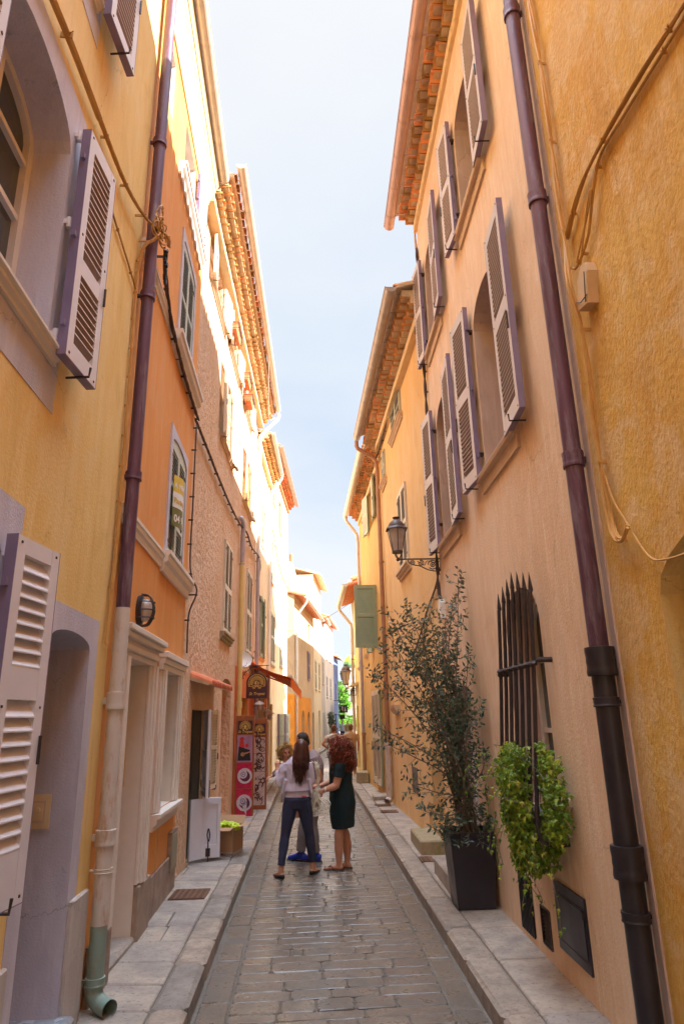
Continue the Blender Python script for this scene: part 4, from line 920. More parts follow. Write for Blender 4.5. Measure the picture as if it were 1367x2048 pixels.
d = door(h, FR2, k3, .25, 'darkwood'); shutter(d, FR2, 5.56, .34, .62, 2.22, 1, mat='creamshut', edge='green', ang=4, panels=((.06, .48), (.53, .95))); shutter(d, FR2, 6.3, .34, .62, 2.22, 1, mat='creamshut', edge='green', ang=4, panels=((.06, .48), (.53, .95)))
genoise(h, FR2, 4.0, 9.8, 8.16, rows=3, so=.09, sz=.09, tw=.2, base=.05, mats=('tile', 'mortar', 'cornice')); gutter(h, FR2, 4.1, 9.9, .44, 8.38, .09, 'zinc'); roof(h, FR2, 4.0, 9.8, .36, 8.46, mat='tile', tlen=.7)
step('small stone doorstep of the golden house', 1.18, 1.52, 15.95, 16.6, .1, .22, 'slab')
# ================================================================ RIGHT 5: butter yellow house, then the gap, then the far house
h = thing('butter_yellow_house', 'low butter yellow house with deep tiled eaves beyond the golden house', 'house', (1.3, 22.6, 0))
m1 = (10.6, 11.4, 3.5, 4.9, 0, .15); m2 = (12.0, 12.7, .3, 2.3, 0, .2)
wall(h, FR2, 9.8, 13.05, 0, 6.1, [m1, m2], 'palewall'); closed(h, FR2, m1, 'sage', sill=(.06, .06, 3.4, 3.5)); door(h, FR2, m2, .2, 'creamshut')
mb = MB(FR2); mb.prism([(0, 2.98), (.3, 2.92), (.3, 2.96), (0, 3.08)], 11.7, 13.0, 'x'); mb.build('door_hood', 'cornice', h)
roof(h, FR2, 9.8, 13.15, .46, 5.95, mat='redtile', under='redtile', tw=.24, dz=-.1); gutter(h, FR2, 9.7, 13.2, .52, 6.02, .09, 'zinc', dz=-.15)
mb = MB(); mb.t = .4; mb.box(1.03, 1.36, 20.1, 20.75, .1, .42); tag(mb.build('stone_block', 'moss', bevel=.02), 'square stone guard block at the corner of the butter yellow house', 'stone block')
fr = wallframe((1.9, 27.5), (4.1, 62), 1); h = thing('corner_house', 'house past the side alley whose tiled roof corner shows on the right', 'house', (2.3, 33, 0))
wall(h, fr, 0, 34.5, 0, 7.55, [(2, 3, 3.5, 5, 0, .2), (6, 7, 3.5, 5, 0, .2)], 'pale'); roof(h, fr, -.1, 34.6, .5, 7.5, mat='redtile', under='redtile', tw=.3, tlen=1); gutter(h, fr, -.1, 34.6, .58, 7.5, .09, 'zinc')
for a in ((2, 3, 3.5, 5, 0), (6, 7, 3.5, 5, 0)): closed(h, fr, a, 'sage', pitch=.09)
# ================================================================ drainpipes
def ring_(s, o, z, r, mat, h=.07): return (s, o, z, r, h, mat)
pipe('violet drainpipe turning cream then teal, between the yellow and orange houses', [
    ('copper', .054, [(5.10, .10, 10.2), (5.08, .09, 6.5), (5.05, .09, 2.74)]), ('creampipe', .056, [(5.05, .09, 2.74), (5.07, .09, .62)]), ('tealpipe', .055, [(5.07, .09, .62), (5.07, .09, .30)]),
    ('tealpipe', .055, [(5.07, .09, .30), (5.07, .095, .22), (5.05, .14, .175), (4.98, .22, .165)])],
    [ring_(5.08, .09, 7.25, .066, 'copper'), ring_(5.07, .09, 5.5, .066, 'copper'), ring_(5.06, .09, 3.78, .066, 'copper'), ring_(5.055, .09, 2.0, .068, 'creampipe', .12), ring_(5.065, .09, 1.1, .07, 'creampipe', .10), ring_(5.07, .09, .93, .064, 'creampipe', .03), ring_(5.07, .09, .27, .064, 'tealpipe', .05)], fr=FL)
t = pipe('big violet copper drainpipe with a black iron foot, between the ochre and pink houses', [
    ('copper', .056, [(3.83, .09, 10.1), (3.83, .09, 2.26)]), ('blackpipe', .064, [(3.83, .09, 2.26), (3.83, .09, -.02)])],
    [ring_(3.83, .09, 7.28, .068, 'copper', .10), ring_(3.83, .09, 5.42, .068, 'copper', .10), ring_(3.83, .09, 3.38, .068, 'copper', .10), ring_(3.83, .09, 2.10, .084, 'blackpipe', .16), ring_(3.83, .09, 1.93, .073, 'blackpipe', .05), ring_(3.83, .09, 1.06, .084, 'blackpipe', .16), ring_(3.83, .09, .86, .073, 'blackpipe', .05)], fr=FR1)
pipe('yellow painted drainpipe with a grey bent top on the rough pink house', [('greypipe', .052, [(14.0, -.05, 6.15), (14.0, .05, 6.18), (14.05, .10, 6.05), (14.1, .09, 5.85), (14.12, .08, 5.2)]), ('yellowpipe', .055, [(14.12, .08, 5.2), (14.15, .08, .12)])],
     [ring_(14.12, .08, 5.15, .06, 'greypipe', .03), ring_(14.13, .08, 3.9, .06, 'yellowpipe', .03), ring_(14.14, .08, 2.15, .068, 'yellowpipe', .12), ring_(14.15, .08, 1.05, .068, 'yellowpipe', .1)], fr=FL2)
pipe('white drainpipe cranked back from the long tiled eaves of the rough pink house', [('white', .05, [(17.95, .60, 10.66), (17.95, .60, 10.5), (17.85, .5, 10.32), (17.75, .12, 9.85), (17.75, .09, 9.6)]), ('white', .05, [(17.75, .09, 9.6), (17.75, .09, 6.2)]), ('greypipe', .052, [(17.75, .09, 6.2), (17.75, .09, .12)])],
     [ring_(17.75, .09, 6.2, .06, 'white', .06), ring_(17.75, .09, 3.6, .06, 'greypipe', .06), ring_(17.75, .09, 8.1, .06, 'white', .06)], fr=FL2)
pipe('thin rose drainpipe between the lamp shop house and the tall pale house', [('coppergut', .04, [(.1, .06, 10.4), (.1, .06, .12)])], [ring_(.1, .06, 7.4, .048, 'coppergut', .04), ring_(.1, .06, 3.8, .048, 'coppergut', .04)], fr=FL4)
pipe('short white drainpipe cranked under the second tiled eaves', [('white', .045, [(3.55, .44, 9.98), (3.55, .42, 9.85), (3.45, .12, 9.3), (3.4, .08, 9.1)]), ('white', .045, [(3.4, .08, 9.1), (3.4, .08, .12)])], [ring_(3.4, .08, 3.2, .052, 'greypipe', .05), ring_(3.4, .08, 5.1, .052, 'white', .05)], fr=FL3)
pipe('white drainpipe cranked from the gutter of the tan house', [('white', .06, [(.0, .62, 7.55), (.1, .58, 7.35), (.25, .15, 6.8), (.3, .09, 6.5)]), ('white', .06, [(.3, .09, 6.5), (.3, .09, 3.0)]), ('creampipe', .06, [(.3, .09, 3.0), (.3, .09, .1)])], [ring_(.3, .09, 4.6, .075, 'white', .3)], fr=FL5)
pipe('brown drainpipe with a thick beige foot, beside the green shutters', [('brownpipe', .05, [(3.95, .58, 8.5), (3.95, .54, 8.3), (3.95, .16, 8.05), (4.0, .08, 7.8)]), ('brownpipe', .05, [(4.0, .08, 7.8), (4.0, .08, 1.3)]), ('creampipe', .075, [(4.0, .09, 1.3), (4.0, .09, .34)]), ('creampipe', .07, [(4.0, .09, .34), (4.0, .10, .24), (3.92, .17, .19)])],
     [ring_(4.0, .08, 5.4, .06, 'brownpipe', .05), ring_(4.0, .08, 2.55, .06, 'brownpipe', .06), ring_(4.0, .09, 1.25, .085, 'creampipe', .12)], fr=FR2)
pipe('pale drainpipe cranked from the gutter end of the golden house', [('creampipe', .05, [(9.75, .44, 8.3), (9.75, .42, 8.15), (9.7, .12, 7.7), (9.65, .08, 7.4)]), ('creampipe', .05, [(9.65, .08, 7.4), (9.65, .08, 4.1)]), ('greypipe', .05, [(9.65, .08, 4.1), (9.65, .08, 1.4)]), ('brownpipe', .055, [(9.65, .08, 1.4), (9.65, .08, .3), (9.6, .14, .2)])],
     [ring_(9.65, .08, 3.4, .06, 'greypipe', .05), ring_(9.65, .08, 2.1, .06, 'greypipe', .05), ring_(9.65, .08, 1.4, .064, 'brownpipe', .08)], fr=FR2)
pipe('cream drainpipe cranked under the eaves of the butter yellow house', [('creampipe', .055, [(13.1, .52, 5.82), (13.1, .5, 5.7), (13.0, .12, 5.2), (12.98, .08, 5.0)]), ('creampipe', .055, [(12.98, .08, 5.0), (12.98, .08, .1)])], [ring_(12.98, .08, 3.9, .065, 'brownpipe', .04)], fr=FR2)
# ================================================================ cables
cable('thick painted conduit running along the yellow wall above the arched window', FL, [(-1, .04, 5.3), (1.5, .04, 5.55), (2.9, .04, 5.84), (3.6, .04, 5.93)], .022, 1, 'cable_y', 4)
cable('bundle of ochre cables leaving the thick conduit for the knot by the drainpipe', FL, [(3.5, .04, 5.92), (4.3, .05, 6.02), (4.86, .09, 6.18), (5.2, .19, 6.30), (5.45, .16, 6.38)], .011, 4, 'cable_y', 4)
P0 = FL @ Vector((5.05, .16, 6.25)); mb = MB(FL); rnd = random.Random(2)
for i in range(9):
    c = (4.92 + rnd.uniform(-.1, .25), .17, 6.2 + rnd.uniform(-.1, .12)); r = rnd.uniform(.05, .12); a0 = rnd.uniform(0, 6)
    mb.tube([(c[0] + r * math.cos(a0 + k * .5), c[1] + .02 * math.sin(k), c[2] + r * 1.2 * math.sin(a0 + k * .5)) for k in range(10)], .007, 5)
tag(mb.build('cable_knot', 'cable_y'), 'tangle of yellow cable loops in front of the violet drainpipe', 'cable')
mb = MB(FL); 
for i in range(9):
    c = (5.50 + .012 * i + rnd.uniform(-.02, .03), .11 + rnd.uniform(-.01, .02), 6.38 - .035 * i); w_ = rnd.uniform(.012, .022); mb.box(-w_, w_, -.014, .014, -.028, .028, FL @ Matrix.Translation(c) @ Matrix.Rotation(rnd.uniform(-.7, .7), 4, 'Y'))
mb.tube([(5.49, .11, 6.4), (5.6, .11, 6.05)], .012, 6)
tag(mb.build('cable_joint', 'black'), 'cluster of black cable joints beside the violet drainpipe', 'cable')
cable('twisted dark cable sagging across the orange house', FL, [(5.5, .13, 6.38), (5.7, .08, 6.33), (6.2, .05, 6.12), (6.84, .05, 5.99), (7.6, .05, 5.94), (8.45, .05, 5.93)], .013, 3, 'cable_d', 8)
cable('twisted dark cable running on along the rough pink house', FL2, [(8.45, .05, 5.95), (9.5, .05, 5.93), (10.6, .05, 5.9), (12.2, .05, 5.9), (13.8, .06, 5.97), (14.6, .12, 6.0), (16.4, .05, 6.12), (17.6, .1, 6.2), (18.0, .12, 6.05), (17.95, .1, 5.7), (18.3, .05, 5.4), (19.6, .05, 5.1), (21, .05, 5.0)], .014, 3, 'cable_d', 22)
cable('thin dark cable dropping along the joint of the orange and pink houses', FL, [(8.42, .04, 5.85), (8.32, .05, 5.6), (8.33, .05, 4.7), (8.36, .05, 3.8), (8.40, .14, 3.5), (8.42, .05, 3.2), (8.42, .05, 2.72)], .01, 1, 'cable_d', 9)
cable('sheaf of ochre cables tied down the yellow wall beside the violet drainpipe', FL, [(4.98, .15, 6.1), (4.93, .03, 5.8), (4.94, .03, 4.6), (4.95, .03, 3.4), (4.93, .03, 2.8), (4.9, .03, 2.45)], .008, 4, 'cable_o', 12, twist=5)
cable('thin ochre cable following the edge of the yellow house window surround', FL, [(3.55, .01, 5.72), (4.1, .015, 5.62), (4.7, .015, 5.55), (4.92, .02, 5.5)], .008, 1, 'cable_y', 3)
mb = MB(FL); mb.box(5.16, 5.24, .02, .09, 3.02, 3.22); mb.m = 1; mb.prism([(5.15, 3.28), (5.25, 3.28), (5.22, 3.42), (5.15, 3.46)], .02, .09); mb.m = 0; tag(mb.build('junction_box', ['greypipe', 'sill'], bevel=.004), 'small grey junction box tucked behind the violet drainpipe', 'junction box')
cable('upper of two brown cables sweeping down the ochre wall', FR1, [(1.2, .02, 4.82), (2.15, .02, 4.97), (2.5, .03, 5.02), (2.9, .03, 5.07), (3.2, .03, 5.08), (3.42, .03, 5.02), (3.6, .03, 4.92)], .011, 2, 'cable_y', 4, twist=3)
cable('lower of two brown cables sweeping down the ochre wall', FR1, [(1.2, .02, 4.76), (2.2, .02, 4.92), (2.68, .03, 4.98), (3.0, .03, 5.02), (3.15, .03, 4.9), (3.30, .03, 4.7), (3.48, .04, 4.62), (3.55, .05, 4.66)], .009, 1, 'cable_y', 4)
cable('stray cable loop hanging above the plastic junction box', FR1, [(3.5, .03, 4.66), (3.38, .04, 4.72), (3.2, .05, 4.82), (3.14, .05, 4.9), (3.2, .05, 4.86), (3.36, .04, 4.70), (3.46, .03, 4.60)], .006, 1, 'cable_o')
cable('ochre cables running down beside the big violet drainpipe', FR1, [(3.66, .04, 9.5), (3.62, .04, 7.6), (3.57, .04, 6.4), (3.60, .04, 5.4), (3.58, .05, 4.9), (3.52, .09, 4.5), (3.52, .05, 4.1), (3.57, .04, 3.5), (3.56, .04, 3.0), (3.50, .05, 2.84), (3.42, .05, 2.80), (3.34, .05, 2.85)], .011, 2, 'cable_o', 10, twist=4)
cable('thin ochre wire drooping to the arched recess of the ochre house', FR1, [(3.57, .03, 3.25), (3.50, .03, 3.05), (3.40, .03, 2.90), (3.22, .03, 2.66), (3.05, .03, 2.60), (2.8, .02, 2.59), (2.4, .02, 2.6)], .006, 1, 'cable_o')
cable('dark cable climbing the corner of the pink and apricot houses', FR1, [(9.02, .03, 9.3), (9.03, .03, 8.2), (9.02, .04, 7.0), (9.03, .04, 6.0), (8.97, .04, 5.0), (9.02, .04, 4.2), (8.98, .05, 3.6), (8.92, .04, 3.42)], .014, 2, 'cable_d', 16)
cable('dark cables tangled under the tiled eaves of the apricot house', FR2, [(-2.1, .1, 8.1), (-1.4, .08, 8.25), (-.6, .07, 8.15), (1.0, .06, 8.2), (2.6, .06, 8.2), (3.8, .06, 8.15), (4.1, .15, 7.95)], .014, 4, 'cable_d', 12, twist=6)
cable('braided cable slanting from the lantern bracket behind the olive tree', FR2, [(-2.05, .04, 3.92), (-1.7, .03, 3.72), (-1.0, .03, 3.5), (-.4, .03, 3.25), (.3, .03, 3.0), (.9, .03, 2.85)], .010, 3, 'rust', 10)
cable('thin wire strung high across the lane between far roofs', I4, [(-1.5, 26, 5.2), (-.6, 25.5, 5.25), (.4, 24.8, 5.6), (1.25, 24.0, 6.0)], .007, 1, 'cable_d')
cable('thin loose wire dangling under the long tiled eaves', FL2, [(14.5, .58, 10.4), (15.5, .50, 9.9), (16.5, .45, 9.8), (17.3, .55, 10.2)], .006, 1, 'white')
cable('pair of ochre cables along the tiled eaves of the pink house', FR1, [(3.9, .03, 9.72), (6, .03, 9.70), (8, .03, 9.74), (9.0, .03, 9.70), (9.05, .03, 9.3)], .012, 2, 'cable_o', 8, twist=3)
mb = MB(FR1); mb.prism([(8.83, 3.16), (9.0, 3.16), (9.0, 3.38), (8.97, 3.42), (8.87, 3.42), (8.83, 3.38)], .0, .07); tag(mb.build('junction_box', 'white', bevel=.006), 'white junction box on the pink corner above the olive tree', 'junction box')
# ================================================================ street lantern
def lantern(label, x, y, z, wx, k=1., glass='lampglass'):
    """x,y,z: foot of the glass body; wx: x of the wall carrying the bracket"""
    t = thing('street_lantern', label, 'street lamp', (wx, y, z - .15))
    T = Matrix.Translation((x, y, z)) @ Matrix.Scale(k, 4)
    def hx(r, zz, a0=math.pi / 6): return [(r * math.cos(a0 + i * math.pi / 3), r * math.sin(a0 + i * math.pi / 3), zz) for i in range(6)]
    mb = MB(T); lo, hi = hx(.072, 0), hx(.142, .33)
    for i in range(6): mb.quad(lo[i], lo[(i + 1) % 6], hi[(i + 1) % 6], hi[i])
    mb.build('pane', glass, t, recalc=False)
    mb = MB(T)
    for i in range(6): mb.tube([lo[i], hi[i]], .007, 5); mb.tube([lo[i], lo[(i + 1) % 6]], .01, 5); mb.tube([hi[i], hi[(i + 1) % 6]], .009, 5)
    mb.lathe((0, 0, -.02), [(.085, 0), (.085, .015), (.07, .02)], 6, a0=math.pi / 6)
    for i in range(3): a = i * 2.09; mb.tube(smoothpath([(.06 * math.cos(a), .06 * math.sin(a), -.01), (.05 * math.cos(a), .05 * math.sin(a), -.06), (.01, 0, -.10)], 3), .007, 5)
    mb.lathe((0, 0, -.14), [(.005, 0), (.026, .015), (.026, .03), (.01, .05)], 10); mb.build('frame', 'lampiron', t)
    mb = MB(T); mb.lathe((0, 0, .33), [(.172, -.012), (.165, .008), (.125, .035)], 6, a0=math.pi / 6); mb.lathe((0, 0, .35), [(.12, 0), (.118, .03), (.10, .07), (.07, .10), (.035, .12), (.03, .14)], 20)
    mb.lathe((0, 0, .485), [(.025, 0), (.05, .008), (.052, .02), (.03, .025)], 16); mb.build('cap', 'lampiron', t, smooth='auto')
    B = frame((wx, y, z - .12 * k), (1 if x > wx else -1, 0), (0, -1)) @ Matrix.Scale(k, 4); L = abs(wx - x) / k
    mb = MB(B); mb.box(0, L, -.01, .01, 0, .018); mb.box(0, .014, -.014, .014, -.17, .06)
    mb.arc((.12, 0, -.075), .062, 0, 5.6, 18, .009); mb.arc((.12, 0, -.075), .03, 0, 6.2, 12, .008); mb.arc((.12, 0, -.075), .010, 0, 6.2, 8, .008)
    mb.arc((.28, 0, -.045), .035, 1, 6.6, 12, .008); mb.arc((.28, 0, -.045), .014, 0, 5.5, 8, .007); mb.arc((.40, 0, -.04), .028, -1, 5, 10, .008); mb.arc((.4, 0, -.04), .01, -1, 5, 8, .006)
    mb.tube(smoothpath([(.01, 0, -.16), (.10, 0, -.165), (.2, 0, -.14), (.30, 0, -.09), (.38, 0, -.075), (.45, 0, -.04), (.46, 0, 0)], 4), .009, 5)
    mb.tube(smoothpath([(.02, 0, -.02), (.06, 0, -.05), (.19, 0, -.02), (.24, 0, -.08), (.33, 0, -.02)], 4), .007, 5)
    mb.build('bracket', 'lampiron', t); return t
lantern('six sided lantern on a scrolled iron bracket at the corner of the pink house', 1.115, 9.0, 4.13, 1.72)
lantern('far lantern with peach panes on the butter yellow house', .92, 24.0, 3.05, 1.27, 1.35)
lantern('tiny far lantern on the blue house', 2.0, 60.5, 5.2, 1.6, 1.6)
# ================================================================ satellite dish, shop sign, hanging lamps
t = thing('satellite_dish', 'pale satellite dish above the shop sign bracket', 'satellite dish', (-1.75, 14.6, 3.0))
F_ = Matrix.Translation((-1.66, 14.6, 3.17)) @ Matrix.Rotation(R_(35), 4, 'Z') @ Matrix.Rotation(R_(78), 4, 'X')
mb = MB(F_); mb.lathe((0, 0, 0), [(.02, -.04), (.12, -.025), (.21, .0), (.22, .012), (.20, .005), (.1, -.018), (.01, -.03)], 24, sy=.8); mb.build('dish', 'white', t, smooth='auto')
mb = MB(); mb.tube([(-1.75, 14.7, 3.1), (-1.66, 14.63, 3.12)], .02, 8); mb.tube([(-1.66, 14.55, 3.0), (-1.55, 14.3, 3.02), (-1.53, 14.28, 3.08)], .008, 6); mb.build('arm', 'white', t)
t = thing('shop_sign', 'arched aubergine hanging sign with a gold fan emblem', 'shop sign', (-1.39, 15.0, 2.36))
F_ = FACE(-1.39, 15.0, 2.36)
mb = MB(F_); pts = [(-.23, 0), (.23, 0), (.23, .33)] + [(.23 * math.cos(a), .33 + .21 * math.sin(a)) for a in [math.pi * k / 14 for k in range(1, 14)]] + [(-.23, .33)]; mb.prism(pts, -.02, 0); mb.build('board', 'signdark', t)
def emblem(mb, F, cx, cz, k=1.):
    y = .004
    for i in range(23):
        a = R_(-12 + i * 204 / 22); d = (math.cos(a), math.sin(a)); n = (-d[1], d[0])
        P = lambda r, w: (cx + k * (r * d[0] + w * n[0]), y, cz + k * (r * d[1] + w * n[1]))
        mb.poly([P(.07, -.0025), P(.155, -.0075), P(.155, .0075), P(.07, .0025)], F)
    disc(mb, (cx, cz), .19 * k, y, F, 40, .18 * k, R_(-25), R_(205))
    for i in range(20): a = R_(-22 + i * 224 / 19); disc(mb, (cx + k * .172 * math.cos(a), cz + k * .172 * math.sin(a)), .008 * k, y, F, 8)
    disc(mb, (cx, cz), .05 * k, y, F, 20)
    for sx in (-.06, .06):
        disc(mb, (cx + sx * k, cz - .085 * k), .040 * k, y, F, 16, .034 * k); disc(mb, (cx + sx * k, cz - .085 * k), .028 * k, y, F, 14, .022 * k); disc(mb, (cx + sx * k, cz - .09 * k), .012 * k, y, F, 10)
        disc(mb, (cx + sx * 2.1 * k, cz - .05 * k), .03 * k, y, F, 14, .022 * k)
    mb.poly([(cx - .05 * k, y, cz - .075 * k), (cx + .05 * k, y, cz - .075 * k), (cx + .03 * k, y, cz - .055 * k), (cx - .03 * k, y, cz - .055 * k)], F)
mb = MB(F_); emblem(mb, F_, 0, .325, 1.0); mb.m = 1
f2 = F_ @ Matrix.Translation((0, .007, .29)); text(mb, 'S', .10, f2, .25, 0, 'CENTER', .004); mb.m = 0
text(mb, 'St Tropez', .085, F_ @ Matrix.Translation((0, .003, .07)), .35, 0, 'CENTER', .0015); mb.build('lettering', ['gold', 'signdark'], t, recalc=False)
mb = MB(F_); mb.tube([(-.36, -.01, .70), (.26, -.01, .70)], .010, 6); mb.tube([(-.17, -.01, .70), (-.17, -.01, .45)], .005, 5); mb.tube([(.21, -.01, .70), (.21, -.01, .38)], .005, 5)
mb.arc((.05, -.01, .64), .045, .5, 5.5, 12, .006); mb.arc((-.06, -.01, .64), .035, -1, 4.2, 12, .005); mb.arc((-.3, -.01, .62), .06, 1, 6, 12, .006); mb.arc((-.30, -.01, .48), .05, 0, 5, 12, .006); mb.tube(smoothpath([(-.36, -.01, .3), (-.3, -.01, .5), (-.2, -.01, .6), (-.1, -.01, .69)], 4), .007, 5); mb.build('bracket', 'iron', t)
mb = MB(); mb.box(-1.75, -1.74, 14.3, 14.9, 2.55, 2.6); 
for i, (x, y, z) in enumerate([(-1.52, 17.2, 2.18), (-1.42, 18.0, 2.02), (-1.36, 18.6, 1.95), (-1.40, 17.6, 1.75)]):
    q = thing('hanging_lamp', 'little metal hanging lamp in front of the shop, %s' % ['highest and nearest the sign', 'second from the sign', 'farthest from the sign', 'lowest of the cluster'][i], 'lamp', (x, y, z), 'little metal lamps hung in front of the shop')
    m2 = MB(); m2.lathe((x, y, z + .1), [(.13, 0), (.11, .03), (.03, .07), (.01, .09)], 14); m2.build('lamp_shade', 'white', q, smooth='auto'); m2 = MB(); m2.lathe((x, y, z - .04), [(.03, 0), (.055, .03), (.055, .11), (.04, .14)], 12); m2.build('globe', 'lampglass', q, smooth='auto'); m2 = MB(); m2.tube([(x, y, z + .18), (x, y, z + .5), (-1.74, y, z + .5)], .006, 5); m2.build('bracket', 'iron', q)
# ================================================================ awning
t = thing('shop_awning', 'orange canvas awning stretched out over the shop front', 'awning', (-1.2, 19, 2.7))
A_, B_, C_, D_ = Vector((-1.73, 16.9, 3.30)), Vector((-1.66, 21.4, 3.30)), Vector((-.74, 17.0, 2.92)), Vector((-.60, 21.4, 2.74))
mb = MB(); nu, nv = 10, 14
def AW(u, v): p = A_.lerp(C_, u).lerp(B_.lerp(D_, u), v); return (p.x, p.y, p.z - .05 * math.sin(math.pi * u) + .008 * math.sin(v * 40))
for i in range(nu):
    for j in range(nv): mb.quad(AW(i / nu, j / nv), AW((i + 1) / nu, j / nv), AW((i + 1) / nu, (j + 1) / nv), AW(i / nu, (j + 1) / nv))
n = 44
for j in range(n):
    def V_(v, d): p = C_.lerp(D_, v); return (p.x + .015 + .012 * math.sin(v * 50), p.y, p.z - d)
    sc = lambda v: .22 + .05 * abs(math.sin(v * math.pi * 11))
    mb.quad(V_(j / n, .0), V_((j + 1) / n, 0), V_((j + 1) / n, sc((j + 1) / n)), V_(j / n, sc(j / n)))
mb.build('canvas', 'awning', t, smooth=True, recalc=False)
mb = MB(); mb.tube([C_ + Vector((0, -.05, .02)), D_ + Vector((0, .05, .02))], .035, 10); mb.build('front_bar', 'white', t)
mb = MB()
for k in (.08, .92):
    a = A_.lerp(B_, k); c = C_.lerp(D_, k); e = a.lerp(c, .45) + Vector((0, .5 if k < .5 else -.5, -.06)); mb.tube([a - Vector((0, 0, .1)), e, c - Vector((0, 0, .03))], .02, 8)
mb.tube([A_, B_], .05, 8); mb.build('folding_arm', 'awning', t)
# ================================================================ display panels
def posters(label, x0, x1, y, z0, z1, rows, kind):
    t = thing('display_panel', label, 'display panel', ((x0 + x1) / 2, y, z0)); w = x1 - x0; F = FACE(x0, y, z0); H = z1 - z0
    mb = MB(F); mb.box(0, w, -.05, 0, 0, H); mb.box(0, .02, 0, .012, 0, H); mb.box(w - .02, w, 0, .012, 0, H); mb.build('board', 'wood', t, bevel=.003)
    m = .035; top = H - .10; mb = MB(F); zs = [top]
    mb.box(m, w - m, .001, .006, top - .26, top)
    emblem(mb, F @ Matrix.Translation((0, .006, 0)), w / 2, top - .115, w * 1.55)
    mb.mi = [0] * 6 + [1] * (len(mb.f) - 6); mb.m = 1; text(mb, 'St Tropez', w * .19, F @ Matrix.Translation((w / 2, .009, top - .235)), .35, 0, 'CENTER', .001); mb.build('header', ['signdark', 'gold'], t, recalc=False)
    z = top - .28; rnd = random.Random(kind)
    for r, hh in enumerate(rows):
        mb = MB(F); mb.box(m, w - m, .001, .006, z - hh + .012, z); cx = w / 2; cz = z - hh / 2; y_ = .009
        mb.m = 1
        if kind == 1 and r == 0:      # singer with a guitar on a hazy stage
            disc(mb, (cx - .06, cz + hh * .36), .045, y_, F, 14); mb.poly([(cx - .12, y_, cz - .0), (cx + .0, y_, cz - .0), (cx - .02, y_, cz + hh * .28), (cx - .1, y_, cz + hh * .28)], F); disc(mb, (cx + .04, cz + hh * .12), .035, y_ + .001, F, 12)
            mb.m = 2; mb.poly([(cx - .14, y_ + .001, cz - hh * .42), (cx + .12, y_ + .001, cz - hh * .42), (cx + .10, y_ + .001, cz - .02), (cx - .12, y_ + .001, cz + .05)], F); mb.m = 3; mb.poly([(cx - .05, y_ + .002, cz - .12), (cx + .13, y_ + .002, cz - .06), (cx + .13, y_ + .002, cz - .04), (cx - .05, y_ + .002, cz - .08)], F); disc(mb, (cx - .04, cz - .10), .04, y_ + .002, F, 12)
            mats = [POST['haze'], POST['red'], 'black', POST['tanp']]
        elif kind == 1:
            rr = hh * .30; mb.m = 1; disc(mb, (cx + .01, cz), rr, y_, F, 24, rr * .68); mb.m = 2; disc(mb, (cx + .02, cz - .01), rr * .66, y_ + .0005, F, 20)
            mb.m = 1; disc(mb, (cx - .02, cz + .03), rr * .55, y_ + .001, F, 18); mb.m = 3; disc(mb, (cx - .02, cz + .03), rr * .36, y_ + .002, F, 16, rr * .22); disc(mb, (cx - .02, cz + .03), rr * .12, y_ + .002, F, 10)
            if r == 2: mb.m = 1; mb.poly([(cx - .05, y_ + .001, cz), (cx + .06, y_ + .001, cz), (cx + .05, y_ + .001, cz - hh * .45)], F)
            mats = [POST['crimson'], POST['silver'], POST['plum'], POST['violet']]
        else:                          # engraved ornament: swirls of dark on cream
            for q in range(16):
                a = (cx + rnd.uniform(-.08, .08), cz + rnd.uniform(-.4, .4) * hh); rr = rnd.uniform(.02, .07); s_ = rnd.uniform(0, 6); disc(mb, a, min(rr, hh * .3), y_ + .0004 * q, F, 14, min(rr, hh * .3) * rnd.uniform(.5, .8), s_, s_ + rnd.uniform(2, 5)); mb.m = 1
            for q in range(6): a = cx + rnd.uniform(-.08, .06); b = cz + rnd.uniform(-.35, .3) * hh; mb.poly([(a, y_ + .007, b), (a + .04, y_ + .007, b + .01), (a + .02, y_ + .007, b + .06)], F)
            mats = [POST['creamp'], POST['brownp']]
            mb.v = [v for v in mb.v]
        mb.build('poster', mats, t, recalc=False); z -= hh
    return t
POST = {k: paint('print_' + k, c, .4, .25, s) for k, c, s in (('haze', (.40, .22, .36), 5), ('red', (.55, .03, .03), 12), ('tanp', (.5, .22, .12), 9), ('crimson', (.50, .008, .06), 16), ('silver', (.58, .52, .56), 30), ('plum', (.10, .015, .06), 9), ('violet', (.28, .20, .36), 12), ('creamp', (.55, .42, .38), 22), ('brownp', (.09, .035, .03), 9))}
posters('crimson display panel with jewellery posters beside the yellow pipe', -1.70, -1.33, 14.0, .13, 2.0, (.52, .48, .50), 1)
posters('brown and cream display panel standing behind the crimson one', -1.47, -1.15, 14.95, .13, 1.93, (.33, .36, .66), 2)
# ================================================================ cardboard box and bag
t = thing('cardboard_box', 'open cardboard box with white tape on the left pavement', 'box', (-1.32, 10.25, .125))
F_ = frame((-1.36, 10.28, .127), Vector((1, -.25)).normalized(), Vector((-.25, -1)).normalized())
mb = MB(F_); w, d, hh = .19, .2, .36; tk = .006
for a in ((-w, w, d - tk, d), (-w, w, -d, -d + tk), (-w, -w + tk, -d, d), (w - tk, w, -d, d)): mb.box(a[0], a[1], a[2], a[3], 0, hh)
mb.box(-w, w, -d, d, 0, tk)
def flap(p, q, out): mb.quad(p, q, (q[0] + out[0], q[1] + out[1], q[2] + out[2]), (p[0] + out[0], p[1] + out[1], p[2] + out[2]))
flap((-w, d, hh), (w, d, hh), (0.01, .15, -.02)); flap((w, -d, hh), (w, d, hh), (.17, .02, .03)); flap((-w, -d, hh), (-w, d, hh), (-.05, 0, .12)); flap((-w, -d, hh), (w, -d, hh), (0, -.1, .1)); mb.build('carton', 'card', t, recalc=False)
